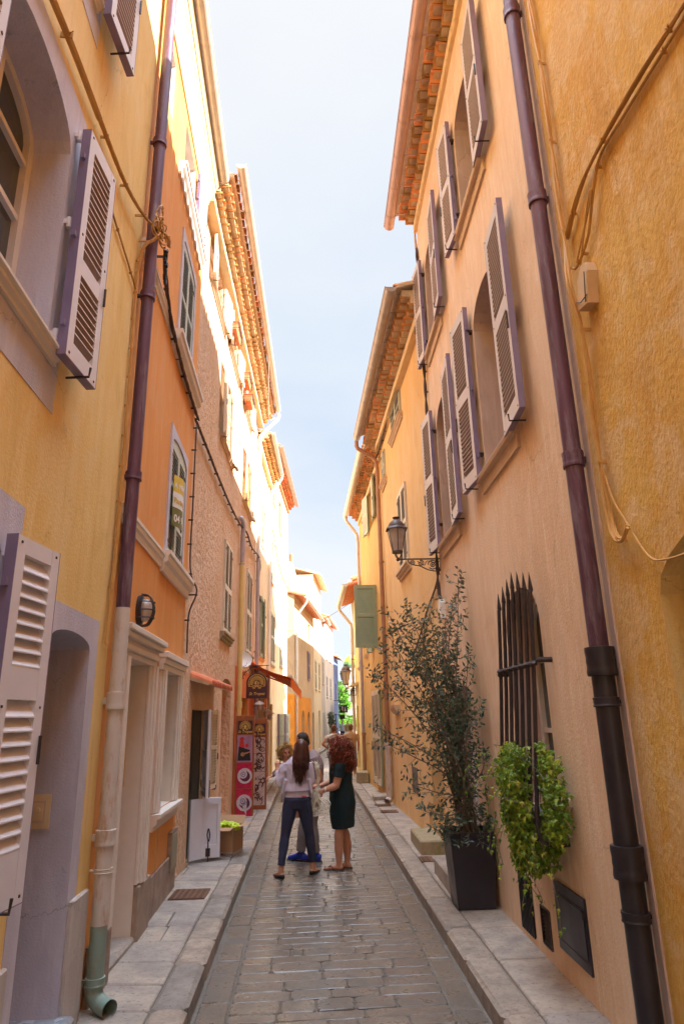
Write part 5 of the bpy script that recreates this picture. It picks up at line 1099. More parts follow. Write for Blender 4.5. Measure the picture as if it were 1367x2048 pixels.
mb = MB(F_); mb.box(-w + .03, -w + .11, d, d + .002, 0, hh); mb.box(-w, w, d, d + .0025, .0, .05); mb.box(w, w + .002, -d, d, 0, .045); mb.m = 1
f2 = F_ @ Matrix.Translation((-w + .09, d + .003, .03)) @ Matrix.Rotation(-math.pi / 2, 4, 'Y'); text(mb, 'MISS JUNE', .058, f2, 0, 0, 'LEFT', .001)
text(mb, 'MISS JUNE', .04, F_ @ Matrix.Translation((.02, d + .0035, .012)), 0, 0, 'LEFT', .001); mb.build('tape', ['tape', 'iron'], t, recalc=False)
def organic(name, mat, par, mb, voxel=.01, it=3, disp=0., dsize=.1, tagf=None):
    """closed shapes fused into one continuous skin (voxel remesh), relaxed, optionally wrinkled"""
    o = mb.build(name, mat, par); r = o.modifiers.new('r', 'REMESH'); r.mode = 'VOXEL'; r.voxel_size = voxel; r.use_smooth_shade = True
    s = o.modifiers.new('s', 'SMOOTH'); s.factor = .5; s.iterations = it
    if disp:
        tx = bpy.data.textures.new('folds', 'CLOUDS'); tx.noise_scale = dsize; tx.noise_depth = 2; d_ = o.modifiers.new('d', 'DISPLACE'); d_.texture = tx; d_.strength = disp; d_.mid_level = .5
    dg = bpy.context.evaluated_depsgraph_get(); dg.update(); me = bpy.data.meshes.new_from_object(o.evaluated_get(dg), depsgraph=dg); o.modifiers.clear(); old = o.data; o.data = me; bpy.data.meshes.remove(old)
    me.polygons.foreach_set('use_smooth', [True] * len(me.polygons)); return o
mb = MB(F_); rnd = random.Random(9)
for i in range(7): mb.lathe((-.12 + i * .05 + rnd.uniform(-.02, .02), .02 + rnd.uniform(-.1, .1), hh - .03 + rnd.uniform(0, .04)), [(.02, -.05), (.07, -.02), (.075, .02), (.04, .05), (.01, .06)], 10)
b = organic('plastic_bag', 'lime', None, mb, .008, 2, .05, .05); tag(b, 'crumpled lime green plastic bag lying on the open cardboard box', 'plastic bag')
# ================================================================ planter, olive, ivy
t = thing('planter', 'tall tapered anthracite planter against the pink wall', 'planter', (1.5, 7.28, .12))
mb = MB()
def taper(w0, w1, z0, z1, inset=0):
    x, y = 1.475, 7.27; return [[(x - w, y - w, z) , (x + w, y - w, z), (x + w, y + w, z), (x - w, y + w, z)] for w, z in ((w0, z0), (w1, z1))]
lo, hi = taper(.18, .225, .125, .80)[0], taper(.18, .225, .125, .80)[1]; ih = taper(.165, .205, 0, .80)[1]; il = [(p[0], p[1], .72) for p in ih]
for a, b in ((lo, hi), (hi, ih), (ih, il)):
    for i in range(4): mb.quad(a[i], a[(i + 1) % 4], b[(i + 1) % 4], b[i])
mb.poly(lo[::-1]); mb.build('pot', 'planter', t, recalc=False); mb = MB(); mb.poly(il); mb.build('soil', 'soil', t, recalc=False)
def blade(mb, p, d, n, L, W, rnd):
    """one narrow leaf: folded along the midrib"""
    s = d.cross(n).normalized(); a = mb.V(p); b = mb.V(p + d * L * .45 + s * W + n * W * .25); c = mb.V(p + d * L - n * L * .08); e = mb.V(p + d * L * .45 - s * W + n * W * .25); m = mb.V(p + d * L * .5); mb.F((a, b, c, m)); mb.F((a, m, c, e))
rnd = random.Random(11); ws = MB(); lv = MB()
def rv(s=1.): return Vector((rnd.gauss(0, s), rnd.gauss(0, s), rnd.gauss(0, s)))
def spray(p0, d0, L, r, lead=True):
    P = [p0]; d = d0.normalized(); n = max(3, int(L / .05))
    for i in range(n): d = (d + rv(.10) + Vector((0, 0, .05))).normalized(); q = P[-1] + d * L / n; q.x = min(q.x, 1.685); P.append(q)
    ws.tube(P, [r * (1 - .75 * i / n) for i in range(n + 1)], 4, False)
    for i in range(1, n + 1):
        for k in (0, 1):
            if rnd.random() < .12: continue
            dd = (P[i] - P[i - 1]).normalized(); s = dd.orthogonal().normalized(); s = Matrix.Rotation(rnd.uniform(0, 6.3), 3, dd) @ s
            ld = (dd * .55 + s).normalized(); lv.t = min(1, max(0, rnd.gauss(.42, .22) + (.35 if i > n - 2 and P[i].z > 2.6 else 0))); pp = P[i].copy(); pp.x = min(pp.x, 1.65); blade(lv, pp, ld, ld.cross(s).normalized() if ld.cross(s).length > .01 else Vector((0, 0, 1)), rnd.uniform(.042, .078), rnd.uniform(.009, .0155), rnd)
    return P
targets = [(1.62, 7.5, 3.42), (1.50, 7.35, 3.08), (1.28, 7.6, 3.02), (1.02, 7.6, 3.08), (.82, 7.5, 2.98), (.70, 7.4, 2.60), (.62, 7.35, 2.34), (1.60, 7.2, 2.5), (1.62, 7.0, 1.95), (1.1, 7.2, 2.4), (.72, 7.3, 1.62), (1.2, 7.1, 1.9), (1.4, 7.8, 2.75), (1.5, 7.45, 2.3), (.95, 7.5, 2.1), (1.3, 7.0, 1.5), (.92, 7.0, 1.25), (1.62, 6.95, 1.5), (1.35, 7.3, 2.7), (1.1, 7.7, 2.75), (.64, 7.3, 1.78), (1.05, 6.95, 1.0), (1.5, 7.5, 2.0), (1.22, 7.4, 2.3), (1.45, 7.6, 2.9), (1.15, 7.5, 2.9), (.92, 7.45, 2.85), (.80, 7.5, 2.75), (1.35, 7.2, 2.1), (1.45, 7.1, 1.7)]
for ti, tg in enumerate(targets):
    b0 = Vector((1.5 + rnd.uniform(-.09, .09), 7.27 + rnd.uniform(-.1, .1), .72)); T = Vector(tg); c = b0.lerp(T, .5) + Vector(((1.5 - T.x) * .22, rnd.uniform(-.05, .05), .12)) + rv(.03)
    S = resample(smoothpath([b0, b0.lerp(c, .5) + rv(.015), c, c.lerp(T, .5) + rv(.03), T], 5), .045)
    for q in S: q.x = min(q.x, 1.68)
    n = len(S); ws.tube(S, [.010 * (1 - .8 * i / n) + .0015 for i in range(n)], 5, False)
    for i in range(int(n * .2), n):
        f = i / n
        if rnd.random() < .30 + .6 * f:
            dd = (S[min(i + 1, n - 1)] - S[i - 1]).normalized(); s = Matrix.Rotation(rnd.uniform(0, 6.3), 3, dd) @ dd.orthogonal().normalized()
            spray(S[i], dd * .8 + s, rnd.uniform(.10, .34) * (1.15 - .5 * f), .0035)
            if f > .35 and rnd.random() < .6: spray(S[i], dd * .5 - s, rnd.uniform(.08, .22), .003)
    spray(S[-1], S[-1] - S[-4], .12, .002)
for i in range(60):      # skirt of foliage spilling over the rim
    a = rnd.uniform(0, 6.3); p = Vector((1.48 + .16 * math.cos(a), 7.22 + .17 * math.sin(a), rnd.uniform(.72, .95))); spray(p, Vector((math.cos(a) * .8, math.sin(a) * .8 - .2, rnd.uniform(-.4, .6))), rnd.uniform(.1, .3), .003)
t = thing('olive_tree', 'leggy young olive tree fanning out of the dark planter', 'tree', (1.5, 7.27, .72)); ws.build('stem', 'bark', t, smooth=True); lv.build('crown', 'oliveleaf', t, recalc=False)
rnd = random.Random(21); lv = MB(); ws = MB()
def ivyleaf(p, n, up, s):
    n = n.normalized(); r = up.cross(n)
    if r.length < .01: r = Vector((1, 0, 0))
    r.normalize(); u = n.cross(r).normalized(); ids = []
    for a, k in ((-90, .25), (-60, .55), (-30, .35), (0, .8), (30, .42), (90, 1.1), (150, .42), (180, .8), (210, .35), (240, .55)):
        a = R_(a); ids.append(lv.V(p + (r * math.cos(a) + u * math.sin(a)) * s * k + n * s * .12 * math.cos(a * 2)))
    c = lv.V(p + n * s * .18)
    for i in range(10): lv.F((c, ids[i], ids[(i + 1) % 10]))
Wd = lambda s, o, z: Vector((1.71 - o, s, z))
for i in range(3200):
    v = rnd.random(); z = .86 + .78 * v; half = (.52 if v > .35 else .52 * (.28 + .72 * v / .35)) * (1 if v < .8 else .85); cs = 5.20 + .10 * (1 - v); a = rnd.uniform(0, math.pi); rr = rnd.uniform(.55, 1.05) ** .5
    s = cs + half * rr * math.cos(a) + rnd.gauss(0, .02); o = .06 + (.34 - .10 * (1 - v)) * rr * math.sin(a) * (1.0 if v < .85 else .8) + rnd.gauss(0, .015)
    z += .05 * math.sin(s * 13) + rnd.gauss(0, .02)
    if s < 5.0: o = min(o, .17 - rnd.random() * .05)
    n = Vector((-math.sin(a) - .1, math.cos(a), .45 + rnd.gauss(0, .2))) + rv(.35); lv.t = min(1, max(0, rnd.gauss(.38, .2) + .14 * math.sin(s * 9) * math.sin(z * 11))); ivyleaf(Wd(s, max(.02, o), z), n, Vector((0, 0, -1)) + rv(.4), rnd.uniform(.018, .036))
for i in range(800):
    s = rnd.uniform(5.03, 5.5); z = rnd.uniform(.92, 1.66); lv.t = min(1, max(0, rnd.gauss(.42, .2))); ivyleaf(Wd(s, rnd.uniform(.20, .31), z + .04 * math.sin(s * 17)), Vector((-.8, -.5, .45)) + rv(.35), Vector((0, 0, -1)) + rv(.4), rnd.uniform(.02, .036))
for i in range(42):      # trailing runners
    s = rnd.uniform(4.75, 5.75); o = rnd.uniform(.12, .34); z = rnd.uniform(.9, 1.6); d = Vector((rnd.uniform(-.3, .1), rnd.uniform(-.5, .7), -.9 if z < 1.2 else rnd.uniform(-.2, .8))).normalized(); p = Wd(s, o, z); P = [p]
    for k in range(rnd.randint(5, 11)): d = (d + rv(.15) + Vector((0, 0, -.12))).normalized(); p = p + d * .04; P.append(p); lv.t = rnd.random(); ivyleaf(p + rv(.012), rv(.5) + Vector((-.8, -.4, .4)), Vector((0, 0, -1)), rnd.uniform(.016, .03))
    ws.tube(P, .0025, 4, False)
t = thing('ivy', 'bushy yellow green ivy spilling through the forged window grille', 'plant', tuple(Wd(5.0, .1, .8))); ws.build('stem', 'bark', t); lv.build('foliage', 'ivyleaf', t, recalc=False)
mb = MB(FR1); mb.box(4.9, 5.9, .02, .16, 1.06, 1.22); tag(mb.build('window_box', 'bark', bevel=.01), 'brown trough hidden inside the ivy on the sill', 'window box')
mb = MB(FR1); mb.lathe((4.86, .04, 1.10), [(.028, 0), (.018, .02), (.022, .06), (.03, .10), (.018, .13), (.035, .17), (.05, .19), (.045, .23), (.02, .25)], 12); tag(mb.build('bracket', 'creamshut', smooth='auto'), 'cream turned bracket peeping out right of the ivy', 'bracket')
# ================================================================ far end: tree, plants, signs, church
def foliage(mb, c, r, n, s, rnd, sq=(1, 1, 1)):
    for i in range(n):
        d = Vector((rnd.gauss(0, 1), rnd.gauss(0, 1), rnd.gauss(0, 1))).normalized() * (rnd.random() ** .45); p = Vector(c) + Vector((d.x * r * sq[0], d.y * r * sq[1], d.z * r * sq[2])); mb.t = rnd.random(); a = rv(1).normalized(); b = a.orthogonal().normalized() * s * rnd.uniform(.6, 1.3); cc = a.cross(b).normalized() * s * .7
        mb.poly([p - b, p - cc, p + b, p + cc])
def bush(label, name, cat, trunk, balls, mat='vineleaf', s=.10, dens=420, seed=1, tr=.06):
    rn = random.Random(seed); t = thing(name, label, cat, trunk); mb = MB()
    for c, r, sq in balls: foliage(mb, c, r, int(dens * r * r) + 60, s, rn, sq)
    mb.build('crown', mat, t, recalc=False); mb = MB(); zt = max(c[2] for c, r, q in balls)
    for c, r, sq in balls: mb.tube(smoothpath([trunk, (trunk[0] * .7 + c[0] * .3, trunk[1], (trunk[2] + c[2]) / 2), c], 3), [tr * .9, tr * .8, tr * .7, tr * .6, tr * .5, tr * .4, tr * .3][:7], 6)
    mb.build('trunk', 'bark', t)
bush('bright lime green tree at the far end of the lane before the church', 'tree', 'tree', (1.95, 66, 0), [((1.75, 66, 4.7), .7, (1, 1, 1.1)), ((2.15, 66, 4.0), .75, (1, 1, 1)), ((1.8, 66, 3.4), .6, (1, 1, 1)), ((2.5, 65.7, 3.1), .6, (1, 1, .8)), ((1.95, 66, 2.5), .6, (1, 1, 1)), ((1.9, 66, 1.7), .6, (1, 1, 1.2)), ((2.2, 65.5, 1.1), .7, (1.2, 1, .8))], dens=700, s=.11, seed=4, tr=.1)
bush('dark green shrub standing in front of the far white house', 'shrub', 'shrub', (1.0, 50, 0), [((.85, 50, 1.6), .42, (.8, .8, 1)), ((1.0, 50, .9), .42, (.8, .8, 1)), ((.75, 49.5, 2.1), .3, (1, 1, 1))], 'oliveleaf', .07, 1500, 5)
bush('round green shrub on the wall below the church', 'shrub', 'shrub', (3.85, 76, 1.0), [((3.85, 76, 1.55), .6, (1.2, 1, .7)), ((4.5, 76, 1.4), .5, (1.2, 1, .7))], dens=900, s=.09, seed=6)
bush('yellow green bush under the lime green tree', 'bush', 'bush', (2.6, 67, .3), [((2.6, 67, 1.7), .55, (1.3, 1, .5)), ((2.9, 67, 2.1), .3, (1.4, 1, .4)), ((2.3, 67, 1.2), .5, (1, 1, .8))], dens=900, s=.09, seed=8)
F_ = FACE(1.62, 56.5, 2.35); mb = MB(F_); mb.box(0, .62, -.05, 0, 0, .6); mb.m = 1; mb.poly([(.33, .004, .1), (.5, .004, .1), (.42, .004, .5)]); mb.box(.18, .24, 0, .004, .1, .5); mb.m = 0; mb.tube([(-.75, -.02, .95), (.45, -.02, .98)], .02, 6); mb.tube([(.1, -.02, .95), (.1, -.02, .6)], .012, 5); mb.tube([(.45, -.02, .98), (.45, -.02, .6)], .012, 5)
tag(mb.build('hanging_sign', ['black', 'tape']), 'upper black hanging sign at the far end of the lane', 'shop sign')
F_ = FACE(1.62, 57.4, 1.85); mb = MB(F_); mb.box(0, .42, -.05, 0, 0, .32); mb.tube([(-.6, -.02, .36), (.45, -.02, .36)], .015, 6); tag(mb.build('hanging_sign', 'black'), 'lower small dark hanging sign under the bigger one', 'shop sign')
mb = MB(); mb.quad((1.05, 53, 3.0), (1.62, 53, 2.75), (2.0, 57.2, 2.75), (1.3, 57, 3.0)); mb.quad((1.62, 53, 2.75), (2.0, 57.2, 2.75), (2.0, 57.2, 2.5), (1.62, 53, 2.5)); tag(mb.build('shop_awning', 'darkwood', recalc=False), 'small brown awning on the far white house', 'awning')
mb = MB(); mb.box(3.0, 9, 76.5, 77.2, -.1, 1.1); tag(mb.build('garden_wall', 'church'), 'low stone wall closing the far end of the lane', 'wall')
t = thing('church', 'distant church tower with a glazed yellow and green dome', 'church', (11.8, 250, 0)); K = 250 / 110.
def oc(r, z): return (r * K, 1.9 + (z - 1.9) * K)
X0 = 5.22 * K
mb = MB(); mb.lathe((X0, 250, 0), [(1.86 * K, -2), oc(1.86, 3.3), oc(1.98, 3.35), oc(1.98, 3.5), oc(1.72, 3.55), oc(1.72, 7.2), oc(1.95, 7.35), oc(1.95, 7.6), oc(1.58, 7.68), oc(1.58, 9.3), oc(1.68, 9.4), oc(1.68, 9.55), oc(1.55, 9.58)], 8, a0=math.pi / 8); mb.build('tower', 'church', t)
m, nt, b = newmat('glazed_dome'); tc = N(nt, 'ShaderNodeTexCoord'); sp = N(nt, 'ShaderNodeSeparateXYZ'); nt.links.new(tc.outputs['Object'], sp.inputs[0])
no = N(nt, 'ShaderNodeTexNoise', Scale=2.2, Detail=3); nt.links.new(tc.outputs['Object'], no.inputs['Vector']); ma = N(nt, 'ShaderNodeMath', operation='MULTIPLY_ADD'); nt.links.new(no.outputs['Fac'], ma.inputs[0]); ma.inputs[1].default_value = 1.6; nt.links.new(sp.outputs['Z'], ma.inputs[2])
z0 = oc(0, 9.55)[1]; cr = nt.nodes.new('ShaderNodeValToRGB'); e = cr.color_ramp.elements; e[0].color = (.06, .07, .05, 1); e[1].color = (.62, .48, .06, 1); e[0].position = .0; e[1].position = .62
for p, c in ((.22, (.07, .09, .06, 1)), (.30, (.12, .30, .10, 1)), (.46, (.22, .38, .08, 1)), (.52, (.60, .46, .06, 1))): k = e.new(p); k.color = c
nt.links.new(ramp(nt, ma.outputs[0], z0 + .8, z0 + 5.8), cr.inputs[0]); nt.links.new(cr.outputs[0], b.inputs['Base Color']); b.inputs['Roughness'].default_value = .3
mb = MB(); mb.lathe((X0, 250, 0), [oc(1.55 * math.cos(a), 9.58 + 2.25 * math.sin(a)) for a in [math.pi / 2 * q / 10 for q in range(10)]] + [oc(.05, 11.83)], 8, a0=math.pi / 8); mb.build('dome', m, t, smooth=False)
mb = MB(); mb.tube([(X0, 250, oc(0, 11.8)[1]), (X0, 250, oc(0, 12.2)[1])], .12, 6); mb.build('finial', 'iron', t)
mb = MB()
for a in (5, 6): 
    th = math.pi / 4 * a + .0; d = Vector((math.cos(th), math.sin(th))); F_ = frame((X0 + d.x * 1.6 * K, 250 + d.y * 1.6 * K, 1.9 + 2.2 * K), (-d.y, d.x), (d.x, d.y)); mb.prism([(-.8, 0), (.8, 0)] + [(.8 * math.cos(q), 4.5 + .8 * math.sin(q)) for q in [math.pi * w / 8 for w in range(9)]], 0, .08, fr=F_)
mb.build('window', 'dark', t)
mb = MB(); mb.prism([(4.9 * K, -2), (9 * K, -2), (9 * K, 5.0), (7.2 * K, 5.8), (4.9 * K, 1.2)], 236, 246); mb.build('nave', 'churchpink', t)
mb = MB(); mb.box(3.75 * K, 4.25 * K, 249, 251, -2, 4.6); mb.build('side_chapel', 'church', t)

for x, y, lab, m_ in ((.62, 9.95, 'green leaf lying on the paving right of the flip flops', 'ivyleaf'), (.86, 7.0, 'dry curled leaf by the right kerb beside the planter', 'oliveleaf'), (-.98, 6.6, 'small dry leaf caught at the foot of the left kerb', 'oliveleaf')):
    mb = MB(); mb.t = .5; a = mb.V((x - .035, y, .008)); b_ = mb.V((x, y - .018, .014)); c_ = mb.V((x + .04, y + .008, .012)); d_ = mb.V((x, y + .02, .018)); mb.F((a, b_, c_)); mb.F((a, c_, d_)); tag(mb.build('fallen_leaf', m_, recalc=False), lab, 'leaf')
# ================================================================ people
M['skin'] = paint('skin', (.55, .26, .16), .55, .05, 8); M['skintan'] = paint('tanned_skin', (.50, .21, .10), .55, .05, 8)
M['hairdark'] = paint('dark_auburn_hair', (.075, .020, .011), .42, .4, 14, tint=.6); M['hairred'] = paint('red_curls', (.24, .05, .016), .45, .4, 10, tint=.7); M['hairblond'] = paint('blond_curls', (.50, .29, .10), .5, .3, 14, tint=.5); M['hairblack'] = paint('short_dark_hair', (.018, .010, .008), .6, .2, 30, bump=.5); M['hairbrown'] = paint('brown_hair', (.16, .06, .02), .6, .2, 30)
M['lilacknit'] = paint('lilac_knit', (.60, .52, .62), .9, .05, 30, bump=.3); M['jeans'] = paint('dark_jeans', (.030, .034, .075), .85, .25, 9, bump=.2); M['greyjeans'] = paint('grey_jeans', (.30, .27, .26), .9, .12, 9, bump=.2); M['tee'] = paint('mauve_tee', (.27, .20, .20), .9, .08, 6)
M['dress'] = paint('bottle_green_dress', (.004, .018, .022), .85, .3, 5); M['trainer'] = paint('blue_trainer', (.01, .045, .42), .5, .1); M['flat'] = paint('black_leather', (.012, .01, .012), .4, .1); M['flip'] = paint('brown_sandal', (.10, .035, .025), .6, .1)
M['whitetee'] = paint('white_tee', (.66, .58, .50), .9, .05); M['olive'] = paint('olive_top', (.34, .28, .12), .9, .1); M['paleblue'] = paint('pale_blue_shirt', (.45, .50, .62), .9, .06); M['teal'] = paint('teal_bag', (.03, .22, .24), .7, .1); M['eye'] = paint('eye', (.03, .02, .015), .2); M['lip'] = paint('lips', (.38, .10, .08), .5)
M['tantop'] = paint('tan_top', (.42, .24, .12), .9, .1); M['greyskirt'] = paint('grey_skirt', (.20, .17, .19), .9, .1); M['wire'] = paint('pale_wire', (.78, .72, .58), .5, .1); M['childtop'] = paint('taupe_top', (.20, .14, .12), .9, .1)
def loft(mb, pts, ref=(1, 0, 0), seg=14, fr=None, power=1.):
    """closed elliptical loft; pts (x,y,z,ra,rb): ra along ref, rb across"""
    P = [Vector(p[:3]) for p in pts]; n = len(P); ref = Vector(ref); rings = []
    for i in range(n):
        d = (P[min(i + 1, n - 1)] - P[max(i - 1, 0)]).normalized(); a = (ref - d * ref.dot(d)).normalized(); b = d.cross(a)
        rings.append([mb.V(P[i] + a * math.cos(t) * pts[i][3] + b * math.sin(t) * pts[i][4], fr) for t in [2 * math.pi * k / seg for k in range(seg)]])
    for i in range(n - 1):
        for k in range(seg): mb.F((rings[i][k], rings[i][(k + 1) % seg], rings[i + 1][(k + 1) % seg], rings[i + 1][k]))
    mb.F(rings[0][::-1]); mb.F(rings[-1])
def ell(mb, c, r, fr=None, seg=16):
    prof = [(math.sin(a), -math.cos(a)) for a in [math.pi * (k + .35) / 8.7 for k in range(9)]]
    T = (fr or mb.fr) @ Matrix.Translation(c) @ Matrix.Diagonal((r[0], r[1], r[2], 1)); mb.lathe((0, 0, 0), prof, seg, T)
def limb(mb, pts, fr=None, flat=1.):
    """round tapering limb through joints; pts (x,y,z,r); swells slightly between joints"""
    out = []
    for a, b in zip(pts, pts[1:]):
        for k in range(5):
            t = k / 5; r = a[3] + (b[3] - a[3]) * t; r *= 1 + .10 * math.sin(math.pi * min(1, t * 1.5)) ; out.append((*[a[i] + (b[i] - a[i]) * t for i in range(3)], r))
    out.append(pts[-1]); d = Vector(pts[-1][:3]) - Vector(pts[0][:3]); ref = (1, 0, 0) if abs(d.normalized().x) < .8 else (0, 1, 0)
    loft(mb, [(*p[:3], p[3], p[3] * flat) for p in out], ref, 12, fr)
def hand(mb, w, d, n, fr=None, curl=.5, side=1, s=1.):
    """wrist w, direction d, back-of-hand normal n; palm, four fingers of different length, thumb"""
    w, d, n = Vector(w), Vector(d).normalized(), Vector(n).normalized(); a = d.cross(n).normalized() * side
    k = w + d * .085 * s; loft(mb, [(*w, .026 * s, .018 * s), (*(w + d * .04 * s), .036 * s, .016 * s), (*k, .040 * s, .013 * s)], tuple(a), 10, fr)
    for i, L in enumerate((.068, .076, .070, .056)):
        p0 = k + a * (.029 - .019 * i) * s - d * .01; p1 = p0 + (d * math.cos(curl * .6) - n * math.sin(curl * .6)) * L * .5 * s; p2 = p1 + (d * math.cos(curl * 1.6) - n * math.sin(curl * 1.6)) * L * .35 * s; p3 = p2 + (d * math.cos(curl * 2.4) - n * math.sin(curl * 2.4)) * L * .25 * s
        mb.tube([p0, p1, p2, p3], [.0095 * s, .009 * s, .008 * s, .0065 * s], 8, True, fr)
    t0 = w + d * .02 * s + a * .026 * s; t1 = t0 + (d * .5 + a * .8 - n * .2).normalized() * .04 * s; t2 = t1 + (d * .85 + a * .3 - n * .4).normalized() * .032 * s; mb.tube([t0, t1, t2], [.013 * s, .011 * s, .008 * s], 8, True, fr)
def head(mb, H, s=1.):
    """head in its own frame: origin at the middle of the skull, +y = face, +x = its right-hand side seen from behind"""
    ell(mb, (0, -.01 * s, .02 * s), (.073 * s, .092 * s, .098 * s), H); ell(mb, (0, .03 * s, -.04 * s), (.056 * s, .058 * s, .075 * s), H); ell(mb, (0, .062 * s, -.085 * s), (.025 * s, .022 * s, .022 * s), H)
    loft(mb, [(0, .083 * s, .03 * s, .008 * s, .008 * s), (0, .098 * s, -.005 * s, .011 * s, .011 * s), (0, .108 * s, -.022 * s, .014 * s, .010 * s), (0, .092 * s, -.032 * s, .012 * s, .006 * s)], (1, 0, 0), 8, H)
    ell(mb, (0, .088 * s, -.052 * s), (.022 * s, .010 * s, .009 * s), H); ell(mb, (0, .078 * s, .028 * s), (.05 * s, .014 * s, .010 * s), H)
    for x in (-1, 1): ell(mb, (x * .073 * s, -.002, -.008 * s), (.009 * s, .02 * s, .031 * s), H, 10); ell(mb, (x * .04 * s, .06 * s, -.03 * s), (.02 * s, .02 * s, .02 * s), H, 10)
def face_bits(t, H, s=1.):
    for x in (-1, 1):
        mb = MB(); ell(mb, (x * .029 * s, .079 * s, .004 * s), (.012 * s, .010 * s, .007 * s), H, 10); mb.build('eye', 'eye', t, smooth=True)
    mb = MB(); ell(mb, (0, .097 * s, -.052 * s), (.020 * s, .005 * s, .006 * s), H, 10); mb.build('mouth', 'lip', t, smooth=True)
def foot(mb, a, yaw, L=.245, w=.045, fr=None, h=.05):
    """ankle point a (x,y,z), foot pointing along yaw (0 = +y)"""
    d = Vector((-math.sin(yaw), math.cos(yaw), 0)); p = Vector((a[0], a[1], 0)); r = (d.y, -d.x, 0)
    loft(mb, [(*(p - d * .055 + Vector((0, 0, .028))), .022, .024), (*(p - d * .02 + Vector((0, 0, .034))), w * .78, .034), (*(p + d * L * .3 + Vector((0, 0, .032))), w * .85, .030), (*(p + d * L * .52 + Vector((0, 0, .022))), w, .021), (*(p + d * L * .70 + Vector((0, 0, .016))), w * .75, .014), (*(p + d * L * .78 + Vector((0, 0, .014))), w * .3, .008)], r, 12, fr)
    loft(mb, [(a[0], a[1], .03, .034, .036), (*a, .036, .038)], r, 12, fr)
def person(label, loc, yaw=0., group=None):
    t = thing('person', label, 'person', loc, group); return t, Matrix.Translation(loc) @ Matrix.Rotation(R_(yaw), 4, 'Z')
def strands(mb, roots, rnd, r=.005, seg=3, wave=.01):
    for P in roots:
        n = len(P); ph = rnd.uniform(0, 6); mb.t = rnd.random(); mb.tube([Vector(p) + Vector((math.sin(ph + i * 1.1), math.cos(ph * 2 + i * .9), 0)) * wave * i / n for i, p in enumerate(P)], [r * (1 - .8 * (i / (n - 1)) ** 2) for i in range(n)], seg, False)

# --- long haired woman in the lilac cardigan, seen from behind
t, T = person('person with long dark auburn hair, lilac cardigan and dark jeans, back to the camera', (-.315, 9.36, 0))
mb = MB(T); H = T @ Matrix.Translation((.055, .03, 1.53)) @ Matrix.Rotation(R_(-12), 4, 'Z') @ Matrix.Rotation(R_(-12), 4, 'X'); head(mb, H, .98)
limb(mb, [(.02, .0, 1.30, .06), (.045, .02, 1.47, .05)]); loft(mb, [(0, .0, .80, .15, .10), (0, 0, .92, .165, .115), (0, 0, 1.05, .125, .09), (0, 0, 1.18, .14, .095), (.005, .01, 1.30, .165, .09), (.01, .01, 1.37, .12, .07)])
for x, y, hx_ in ((-.205, -.09, -.085), (.195, .09, .085)):
    k = (x * .62 + hx_ * .38, y * .4 + .02, .46); limb(mb, [(hx_, 0, .86, .088), (*k, .053), (x, y, .085, .034)]); foot(mb, (x, y, .09), R_(28 if x < 0 else -22), .24, .04)
LA = [(-.165, 0, 1.345, .05), (-.235, -.04, 1.10, .038), (-.265, .06, 1.275, .026)]; RA = [(.155, 0, 1.345, .05), (.19, .0, 1.11, .038), (.10, .20, 1.16, .026)]
limb(mb, LA); limb(mb, RA); hand(mb, LA[2][:3], (-.05, .15, .75), (-.3, -.9, .2), T, 1.2, 1); hand(mb, RA[2][:3], (-.6, .6, .2), (.3, -.2, .9), T, .7, -1); organic('body', 'skin', t, mb, .0075, 3)
face_bits(t, H, .98)
mb = MB(T); loft(mb, [(0, .0, .80, .155, .11), (0, -.005, .90, .180, .128), (0, 0, .965, .150, .108), (0, 0, .985, .142, .10)])
for x, y, hx_ in ((-.205, -.09, -.085), (.195, .09, .085)):
    k = (x * .62 + hx_ * .38, y * .4 + .02, .46); limb(mb, [(hx_, 0, .86, .098), (*k, .062), (x * .985, y, .145, .047)])
organic('jeans', 'jeans', t, mb, .008, 3, .008, .07)
mb = MB(T); loft(mb, [(0, .0, .93, .172, .128), (0, 0, .99, .158, .112), (0, 0, 1.1, .14, .10), (0, .01, 1.3, .15, .09)]); organic('undershirt', 'lilacknit', t, mb, .009, 3, .006, .05)
mb = MB(T)       # cropped swing cardigan, sides dropping lower than the back
loft(mb, [(0, .0, 1.00, .182, .140), (0, 0, 1.10, .155, .115), (0, 0, 1.24, .150, .11), (0, .0, 1.335, .165, .10), (.01, .01, 1.395, .11, .075), (.02, .012, 1.43, .065, .06)])
loft(mb, [(-.205, .02, .87, .010, .03), (-.19, .0, .97, .022, .085), (-.155, 0, 1.15, .03, .09)], (1, 0, 0), 10); loft(mb, [(.20, .02, .88, .010, .03), (.185, .0, .98, .022, .085), (.15, 0, 1.15, .03, .09)], (1, 0, 0), 10)
limb(mb, [(-.150, 0, 1.345, .064), (-.235, -.04, 1.10, .054), (-.262, .045, 1.25, .036)]); limb(mb, [(.14, 0, 1.345, .062), (.19, .0, 1.11, .052), (.12, .17, 1.15, .038)]); organic('cardigan', 'lilacknit', t, mb, .009, 2, .018, .08)
for x, y, yw in ((-.205, -.09, 28), (.195, .09, -22)):
    mb = MB(T); d = Vector((-math.sin(R_(yw)), math.cos(R_(yw)), 0)); p = Vector((x, y, 0)); r = (d.y, -d.x, 0)
    loft(mb, [(*(p - d * .068 + Vector((0, 0, .028))), .022, .026), (*(p - d * .03 + Vector((0, 0, .026))), .040, .026), (*(p + d * .06 + Vector((0, 0, .020))), .042, .020), (*(p + d * .125 + Vector((0, 0, .018))), .045, .020), (*(p + d * .185 + Vector((0, 0, .014))), .025, .013)], r); mb.build('shoe', 'flat', t, smooth=True)
mb = MB(T); mb.box(.055, .125, -.142, -.128, .945, .955); mb.build('pocket_trim', paint('red_trim', (.6, .02, .03), .5), t)
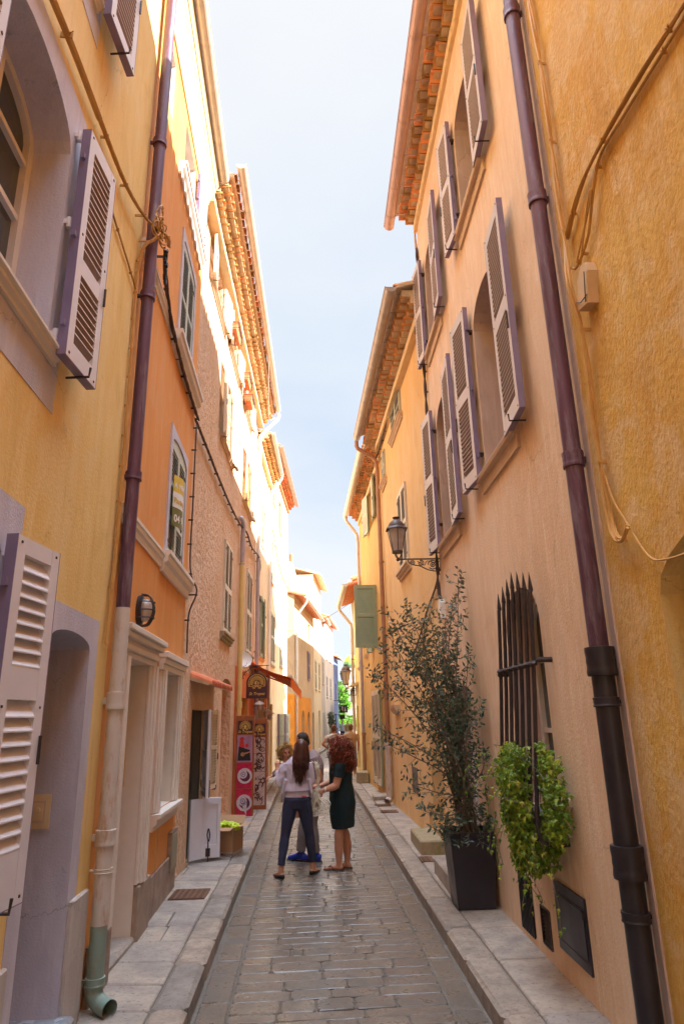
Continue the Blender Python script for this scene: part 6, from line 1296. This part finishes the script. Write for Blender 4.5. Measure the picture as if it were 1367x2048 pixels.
rnd = random.Random(4); mb = MB(T); Hl = Matrix.Translation((.055, .03, 1.53))
loft(mb, [(.055, -.005, 1.645, .02, .02), (.055, 0.0, 1.62, .062, .072), (.055, 0, 1.56, .084, .096), (.055, -.02, 1.48, .088, .08), (.05, -.065, 1.40, .088, .045), (.045, -.092, 1.33, .055, .018)])
R = []
for i in range(520):
    a = rnd.uniform(-1, 1); top = (.055 + a * .05, .0 + rnd.uniform(-.04, .06), 1.635 - abs(a) * .02); q = rnd.uniform(.94, 1.05); e = 1.10 + .12 * abs(a) ** 1.5 + .05 * abs(math.sin(a * 6)) + rnd.uniform(-.06, .16)
    wv = rnd.gauss(0, .012); a2 = a * rnd.uniform(.55, 1.0)
    R.append([top, (.055 + a * .088 * q, -.035, 1.58), (.055 + a * .097 * q, -.085 * q + .04 * abs(a), 1.48), (.052 + a * .108 * q, -.100 * q + .03 * abs(a), 1.38), (.045 + a2 * .10 * q + wv, -.122 * q + .01 * abs(a), 1.27), (.04 + a2 * .085 * q + wv * 1.5, -.132 * q, (1.27 + e) / 2), (.036 + a2 * .07 * q + wv * 2, -.135 * q, e)])
strands(mb, R, rnd, .0065, 3, .012); mb.build('hair', 'hairdark', t, smooth=True)

# --- man in the mauve tee, facing left
t, T = person('person in mauve tee, grey jeans and blue trainers, leaning in behind the long haired one', (-.17, 10.25, 0))
mb = MB(T); H = T @ Matrix.Translation((-.10, -.03, 1.585)) @ Matrix.Rotation(R_(105), 4, 'Z') @ Matrix.Rotation(R_(-22), 4, 'X'); head(mb, H, 1.03)
limb(mb, [(.02, 0, 1.37, .068), (-.07, -.015, 1.50, .058)]); loft(mb, [(.05, 0, .84, .12, .15), (.055, 0, .96, .12, .15), (.07, 0, 1.10, .115, .14), (.07, 0, 1.25, .125, .165), (.04, 0, 1.39, .09, .16), (.02, 0, 1.43, .06, .1)])
legs = (((.04, -.09), (-.10, -.06), 70), ((.06, .08), (.10, -.0), 75))
legs = (((.03, .08), (-.13, .06), 62), ((.06, -.08), (.075, -.02), 72))
for (hx_, hy), (x, y), yw in legs: limb(mb, [(hx_, hy, .86, .095), ((hx_ + x) / 2 - .03, (hy + y) / 2, .48, .058), (x, y, .09, .04)]); foot(mb, (x, y, .09), R_(yw), .27, .048)
limb(mb, [(.06, -.17, 1.37, .056), (.16, -.17, 1.10, .043), (.03, -.26, .93, .03)]); hand(mb, (.03, -.26, .93), (-.6, -.3, -.2), (.3, -.3, .9), T, .9, 1)
limb(mb, [(.0, .16, 1.37, .056), (-.14, .12, 1.12, .043), (-.32, -.05, 1.14, .03)]); hand(mb, (-.32, -.05, 1.14), (-.7, -.5, .1), (.2, .3, -.9), T, .8, -1); organic('body', 'skintan', t, mb, .0085, 3); face_bits(t, H, 1.03)
mb = MB(T); loft(mb, [(.05, 0, .90, .142, .175), (.055, 0, 1.0, .138, .168), (.07, 0, 1.12, .135, .16), (.07, 0, 1.26, .145, .18), (.045, 0, 1.38, .11, .175), (.015, 0, 1.455, .07, .09)]); limb(mb, [(.055, -.16, 1.375, .075), (.12, -.175, 1.20, .066)]); limb(mb, [(.01, .155, 1.375, .075), (-.06, .14, 1.22, .066)]); organic('tee_shirt', 'tee', t, mb, .009, 2, .016, .1)
mb = MB(T); loft(mb, [(.05, 0, .80, .12, .15), (.05, 0, .93, .128, .158)])
for (hx_, hy), (x, y), yw in legs: limb(mb, [(hx_, hy, .86, .105), ((hx_ + x) / 2 - .03, (hy + y) / 2, .48, .075), (x, y, .12, .07)])
organic('jeans', 'greyjeans', t, mb, .009, 2, .018, .08)
for (hx_, hy), (x, y), yw in legs:
    mb = MB(T); dd = Vector((-math.sin(R_(yw)), math.cos(R_(yw)), 0)); pp = Vector((x, y, 0)); rr = (dd.y, -dd.x, 0)
    loft(mb, [(*(pp - dd * .085 + Vector((0, 0, .05))), .028, .04), (*(pp - dd * .05 + Vector((0, 0, .055))), .042, .052), (*(pp + dd * .03 + Vector((0, 0, .056))), .045, .055), (*(pp + dd * .09 + Vector((0, 0, .044))), .048, .044), (*(pp + dd * .15 + Vector((0, 0, .034))), .050, .034), (*(pp + dd * .20 + Vector((0, 0, .028))), .034, .026)], rr); loft(mb, [(*(pp + Vector((0, 0, .06))), .048, .055), (*(pp + Vector((0, 0, .115))), .045, .052)], rr); sh = organic('shoe', 'trainer', t, mb, .007, 2)
    ms_ = MB(T); loft(ms_, [(*(pp - dd * .092 + Vector((0, 0, .008))), .03, .009), (*(pp + Vector((0, 0, .008))), .049, .009), (*(pp + dd * .14 + Vector((0, 0, .008))), .054, .009), (*(pp + dd * .215 + Vector((0, 0, .009))), .03, .008)], rr); ms_.build('sole', 'black', sh)
    sh['label'] = 'blue trainer with a white swoosh mark'
d = Vector((-math.sin(R_(72)), math.cos(R_(72)), 0)); F_ = T @ frame((.075 - .02, -.02 - .055, .0), (-d.x, -d.y), (.31, -.95)); mb = MB(F_)
mb.poly([(-.09, .012, .06), (-.05, .014, .042), (.0, .012, .085), (-.055, .014, .058), (-.075, .013, .075)]); mb.build('swoosh', 'white', sh, recalc=False)
mb = MB(T); ell(mb, (0, -.022, .038), (.082, .092, .095), H); ell(mb, (0, -.05, -.01), (.074, .058, .085), H); organic('hair', 'hairblack', t, mb, .009, 1, .008, .02)
mb = MB(T); Hc = H; mb.tube([(-.082, .02, .01), (-.075, .075, .012), (-.02, .104, .008), (.02, .104, .008), (.075, .075, .012), (.082, .02, .01)], .005, 5, True, H); mb.build('glasses', 'black', t)
mb = MB(); F_ = T @ Matrix.Translation((-.02, -.30, .93)) @ Matrix.Rotation(R_(-25), 4, 'Y'); mb.box(-.055, .055, -.03, .03, -.04, .035, F_); mb.lathe((0, 0, 0), [(.034, 0), (.034, .05), (.028, .052)], 14, F_ @ Matrix.Translation((-.01, -.03, 0)) @ Matrix.Rotation(R_(90), 4, 'X')); mb.box(-.02, .02, -.02, .02, .035, .052, F_); mb.m = 1; mb.box(-.052, -.02, -.034, -.030, -.01, .028, F_); tag(mb.build('camera', ['black', 'white'], bevel=.003), 'black compact camera held between the three adults', 'camera')

# --- blond child on his arm
t, T = person('small blond curly child carried on an arm, looking back over the lilac cardigan', (-.50, 10.0, .98))
mb = MB(T); H = T @ Matrix.Translation((.0, 0, .475)) @ Matrix.Rotation(R_(200), 4, 'Z') @ Matrix.Rotation(R_(-8), 4, 'X'); head(mb, H, .86); limb(mb, [(.0, 0, .30, .04), (0, 0, .42, .036)])
loft(mb, [(.09, 0, .02, .09, .08), (.06, 0, .12, .085, .075), (.01, 0, .24, .09, .07), (0, 0, .325, .07, .055)]); limb(mb, [(-.07, -.02, .31, .032), (-.13, -.09, .22, .026), (-.20, -.16, .17, .018)]); hand(mb, (-.20, -.16, .17), (-.7, -.5, -.3), (0, -.3, .9), T, .6, 1, .6)
limb(mb, [(.08, 0, .30, .032), (.14, -.04, .20, .026), (.10, -.12, .19, .018)]); hand(mb, (.10, -.12, .19), (-.6, -.5, 0), (0, -.3, .9), T, .6, -1, .6)
for s in (-1, 1): limb(mb, [(.07 + s * .03, 0, .06, .055), (.17 + s * .03, -.10, .02, .042), (.19 + s * .03, -.08, -.16, .028)]); foot(mb, (.19 + s * .03, -.08, -.16), R_(200), .13, .028, T @ Matrix.Translation((0, 0, -.21)))
organic('body', 'skin', t, mb, .0075, 2); face_bits(t, H, .86); mb = MB(T); loft(mb, [(.09, 0, .0, .105, .095), (.06, 0, .12, .10, .09), (.01, 0, .24, .10, .08), (0, 0, .33, .075, .062)]); limb(mb, [(-.06, -.02, .31, .045), (-.13, -.09, .22, .036), (-.18, -.14, .18, .028)]); limb(mb, [(.07, 0, .30, .045), (.13, -.04, .21, .036)]); organic('top', 'childtop', t, mb, .008, 2, .01, .05)
def curls(mb, c, R3, n, rnd, r=.004, L=.10, turn=.012, face=None, droop=.5, turns=2.2):
    for i in range(n):
        d = rv(1).normalized()
        if face is not None and d.dot(Vector(face)) > .45 and d.z < .75: continue
        if d.z < -.75: continue
        p = Vector((c[0] + d.x * R3[0], c[1] + d.y * R3[1], c[2] + d.z * R3[2])) ; g = (d * .8 + Vector((0, 0, -droop))).normalized(); a = g.orthogonal().normalized(); b = g.cross(a); ph = rnd.uniform(0, 6); l = L * rnd.uniform(.6, 1.2); k = 11; tt = turns * rnd.uniform(.7, 1.3)
        mb.t = rnd.random(); mb.tube([p + g * l * j / k + (a * math.cos(ph + 6.28 * tt * j / k) + b * math.sin(ph + 6.28 * tt * j / k)) * turn * (1 + j / k) + Vector((0, 0, -droop * l * .3 * (j / k) ** 2)) for j in range(k + 1)], [r] * k + [r * .4], 3, False)
rnd = random.Random(8); mb = MB(T); ell(mb, (0, .015, .50), (.07, .078, .082)); curls(mb, (0, .0, .485), (.060, .070, .078), 260, rnd, .0038, .085, .012, (.34, -.94, 0)); mb.build('hair', 'hairblond', t, smooth=True)

# --- curly red haired woman in the dark dress, turned left
t, T = person('person with big curly red hair and a dark green dress, holding wire hangers', (.22, 9.70, 0))
mb = MB(T); H = T @ Matrix.Translation((-.01, .02, 1.50)) @ Matrix.Rotation(R_(60), 4, 'Z') @ Matrix.Rotation(R_(-12), 4, 'X'); head(mb, H, 1.0); limb(mb, [(.04, 0, 1.30, .062), (.01, .01, 1.45, .052)])
loft(mb, [(.06, 0, .75, .145, .15), (.06, 0, .88, .15, .16), (.05, 0, 1.02, .13, .14), (.05, 0, 1.16, .14, .15), (.05, 0, 1.29, .13, .165), (.04, 0, 1.35, .08, .11)])
for (hx_, hy), (x, y), yw in (((.05, -.08), (-.0, -.06), 78), ((.07, .08), (.115, .06), 60)): limb(mb, [(hx_, hy, .82, .085), ((hx_ + x) / 2 - .015, (hy + y) / 2, .46, .060), (x + .004, y, .30, .060), (x, y, .09, .037)]); foot(mb, (x, y, .085), R_(yw), .25, .044)
limb(mb, [(.04, -.16, 1.30, .062), (-.02, -.20, 1.04, .050), (-.19, -.20, .985, .030)]); hand(mb, (-.19, -.20, .985), (-.9, 0, -.25), (0, -.95, .2), T, 1.25, -1); limb(mb, [(.02, .15, 1.30, .06), (-.08, .18, 1.05, .048), (-.24, .05, 1.02, .030)]); hand(mb, (-.24, .05, 1.02), (-.6, -.6, .2), (.3, .3, .9), T, 1.1, 1)
organic('body', 'skin', t, mb, .0075, 3); face_bits(t, H)
mb = MB(T); loft(mb, [(.07, 0, .50, .155, .165), (.06, 0, .62, .168, .175), (.065, 0, .80, .18, .195), (.06, 0, .93, .172, .182), (.05, 0, 1.05, .158, .165), (.05, 0, 1.2, .16, .165), (.05, 0, 1.31, .14, .172), (.035, 0, 1.375, .085, .10)]); limb(mb, [(.04, -.155, 1.31, .082), (.005, -.19, 1.14, .074)]); limb(mb, [(.02, .15, 1.31, .08), (-.04, .17, 1.15, .07)])
loft(mb, [(-.07, -.03, .56, .02, .06), (-.06, -.03, .68, .05, .1)], (1, 0, 0)); organic('dress', 'dress', t, mb, .009, 2, .016, .11)
for x, y, yw in ((-.0, -.06, 78), (.115, .06, 60)):
    mb = MB(T); d = Vector((-math.sin(R_(yw)), math.cos(R_(yw)), 0)); p = Vector((x, y, 0)); r = (d.y, -d.x, 0); loft(mb, [(*(p - d * .07 + Vector((0, 0, .006))), .03, .007), (*(p + Vector((0, 0, .006))), .038, .007), (*(p + d * .13 + Vector((0, 0, .006))), .048, .007), (*(p + d * .205 + Vector((0, 0, .006))), .03, .007)], r)
    rr = Vector(r); mb.tube(smoothpath([p + d * .06 + rr * .045 + Vector((0, 0, .012)), p + d * .10 + rr * .03 + Vector((0, 0, .05)), p + d * .15 + Vector((0, 0, .036)), p + d * .10 - rr * .03 + Vector((0, 0, .05)), p + d * .06 - rr * .045 + Vector((0, 0, .012))], 4), .006, 5); mb.build('flip_flop', 'flip', t, smooth=True)
mb = MB(T @ Matrix.Translation((-.165, -.20, .992))); mb.tube([(0, .038 * math.cos(a), .038 * math.sin(a)) for a in [6.283 * k / 12 for k in range(13)]], .006, 5); mb.build('watch', 'white', t)
rnd = random.Random(12); mb = MB(T); c0 = (.03, -.0, 1.475); loft(mb, [(.02, 0, 1.60, .07, .08), (.025, 0, 1.53, .11, .11), (.045, -.02, 1.43, .125, .12), (.06, -.04, 1.34, .12, .10), (.07, -.05, 1.29, .06, .06)])
curls(mb, (.03, -.01, 1.49), (.105, .11, .095), 700, rnd, .0045, .12, .014, (-.87, .5, 0), .35, 2.4); curls(mb, (.055, -.04, 1.37), (.125, .11, .09), 520, rnd, .0045, .11, .014, (-.95, .3, 0), .6, 2.4); mb.build('hair', 'hairred', t, smooth=True)
# hangers: a bundle of bent wire triangles
rnd = random.Random(15); mb = MB(T); g0 = Vector((-.27, -.21, .955))
for i in range(26):
    a = rnd.uniform(-2.75, -1.35) if i > 5 else rnd.uniform(-3.3, -2.6); d = Vector((math.cos(a) * .9, rnd.uniform(-.3, .25), math.sin(a))).normalized(); s = d.cross(Vector((rnd.uniform(-.4, .4), 1, rnd.uniform(-.3, .3)))).normalized(); L = rnd.uniform(.16, .26); w = rnd.uniform(.05, .12); o = g0 + rv(.012)
    mb.tube(smoothpath([o, o + d * .05, o + d * L * .6 + s * w, o + d * L + s * w * 1.1, o + d * L * 1.04, o + d * L - s * w * 1.1, o + d * L * .6 - s * w, o + d * .05, o], 3), .0045, 5)
    mb.arc((0, 0, 0), .022, -.5, 3.6, 8, .0032, fr=Matrix.Translation(T @ o) @ Matrix.Rotation(rnd.uniform(0, 3), 4, 'Z') @ Matrix.Translation((0, 0, .04)))
tag(mb.build('hanger_bundle', 'wire'), 'bundle of pale wire hangers gripped in one hand', 'hangers')
mb = MB(T)
for i in range(16):
    o = Vector((-.26, -.10, 1.05)) + rv(.008); e = o + Vector((-.02 + rnd.gauss(0, .02), rnd.gauss(0, .02), rnd.uniform(.18, .27))); mb.tube(smoothpath([o, o.lerp(e, .5) + rv(.012), e, e + Vector((rnd.gauss(-.02, .02), 0, rnd.uniform(.02, .05)))], 3), .004, 5); 
    if i % 2 == 0: ell(mb, tuple(e + rv(.012)), (.016, .016, .03), None, 8)
tag(mb.build('dried_stems', 'wire'), 'upright sprig of pale dried stems rising from the hands', 'dried stems')

# --- people farther down the lane
def walker(label, loc, yaw, top, bottom, hair, skirt=False, arm=None, s=1., skin='skin', bag=None, vox=.014):
    t, T = person(label, loc, yaw); T = T @ Matrix.Scale(s, 4); mb = MB(T); H = T @ Matrix.Translation((0, .0, 1.60)); head(mb, H); limb(mb, [(0, 0, 1.38, .062), (0, 0, 1.54, .054)])
    loft(mb, [(0, 0, .82, .155, .11), (0, 0, .94, .165, .115), (0, 0, 1.08, .14, .10), (0, 0, 1.25, .17, .11), (0, 0, 1.38, .175, .09), (0, 0, 1.43, .09, .06)])
    for sx in (-1, 1):
        limb(mb, [(sx * .09, 0, .88, .09), (sx * .095, .03 * sx, .48, .058), (sx * .10, .06 * sx, .09, .038)]); foot(mb, (sx * .10, .06 * sx, .09), 0, .25, .045)
        if arm and sx == arm: A = [(sx * .19, 0, 1.37, .052), (sx * .36, -.08, 1.14, .04), (sx * .20, .04, 1.0, .03)]; hd = (-sx * .7, .6, -.2)
        else: A = [(sx * .19, 0, 1.37, .052), (sx * .25, -.01, 1.10, .04), (sx * .24, .08, .86, .028)]; hd = (0, .3, -1)
        limb(mb, A); hand(mb, A[2][:3], hd, (sx, 0, .1), T, .5, sx)
    organic('body', skin, t, mb, vox * .8, 2); face_bits(t, H)
    mb = MB(T); loft(mb, [(0, 0, .86, .185, .13), (0, 0, .98, .175, .125), (0, 0, 1.1, .16, .118), (0, 0, 1.26, .185, .125), (0, 0, 1.385, .185, .105), (0, 0, 1.455, .08, .07)])
    for sx in (-1, 1): limb(mb, [(sx * .18, 0, 1.38, .07), (sx * (.27 if arm == sx else .225), -.03, 1.20, .062)])
    organic('top', top, t, mb, vox, 2, .014, .1); mb = MB(T)
    if skirt: loft(mb, [(0, 0, .35, .21, .17), (0, 0, .7, .19, .14), (0, 0, .9, .175, .125)])
    else:
        loft(mb, [(0, 0, .80, .16, .115), (0, 0, .93, .175, .125)])
        for sx in (-1, 1): limb(mb, [(sx * .09, 0, .88, .10), (sx * .095, .03 * sx, .48, .075), (sx * .10, .06 * sx, .12, .065)])
    organic('skirt' if skirt else 'trousers', bottom, t, mb, vox, 2, .012, .1)
    for sx in (-1, 1): mb = MB(T); foot(mb, (sx * .10, .06 * sx, .09), 0, .29, .052); mb.build('shoe', 'flip', t, smooth=True)
    mb = MB(T); ell(mb, (0, -.025, 1.635), (.083, .095, .095)); ell(mb, (0, -.05, 1.58), (.078, .06, .08)); organic('hair', hair, t, mb, .012, 1, .012, .03)
    if bag: mb = MB(T); loft(mb, [(-.22, .04, .62, .03, .12), (-.23, .03, .85, .04, .15), (-.23, .02, .98, .02, .12)], (1, 0, 0)); mb.tube(smoothpath([(-.23, .1, .95), (-.2, .06, 1.2), (-.13, .02, 1.45), (-.2, -.06, 1.2), (-.23, -.08, .95)], 4), .012, 5); organic('bag', bag, t, mb, vox, 1)
walker('person in a white tee seen from behind with one hand on the hip, mid lane', (.42, 22, 0), 0, 'whitetee', 'greyskirt', 'hairbrown', arm=-1, skin='skintan')
walker('person in a tan top and long grey skirt, mostly hidden behind the red curls', (1.02, 23.4, 0), 0, 'tantop', 'greyskirt', 'hairbrown', skirt=True)
walker('far off person in an olive top and white trousers walking towards the camera', (2.22, 57, 0), 180, 'olive', 'white', 'hairbrown', bag='teal', vox=.02)
walker('far off person in a pale blue shirt and dark trousers beside the olive top', (1.85, 58.6, 0), 180, 'paleblue', 'jeans', 'hairblack', vox=.02)

# repeats of one kind share a group
for cat, grp in (('drainpipe', 'drainpipes on the house fronts'), ('window box', 'window boxes on the house fronts'), ('manhole cover', 'iron covers in the pavements'), ('street lamp', 'lanterns on wall brackets'), ('display panel', 'display panels outside the shop'), ('leaf', 'fallen leaves on the lane'), ('cable', 'cables fixed to the walls'), ('junction box', 'junction boxes on the walls'), ('step', 'doorsteps along the lane'), ('house', 'houses lining the lane')):
    for o in bpy.data.objects:
        if o.parent is None and o.get('category') == cat and not o.get('group'): o['group'] = grp
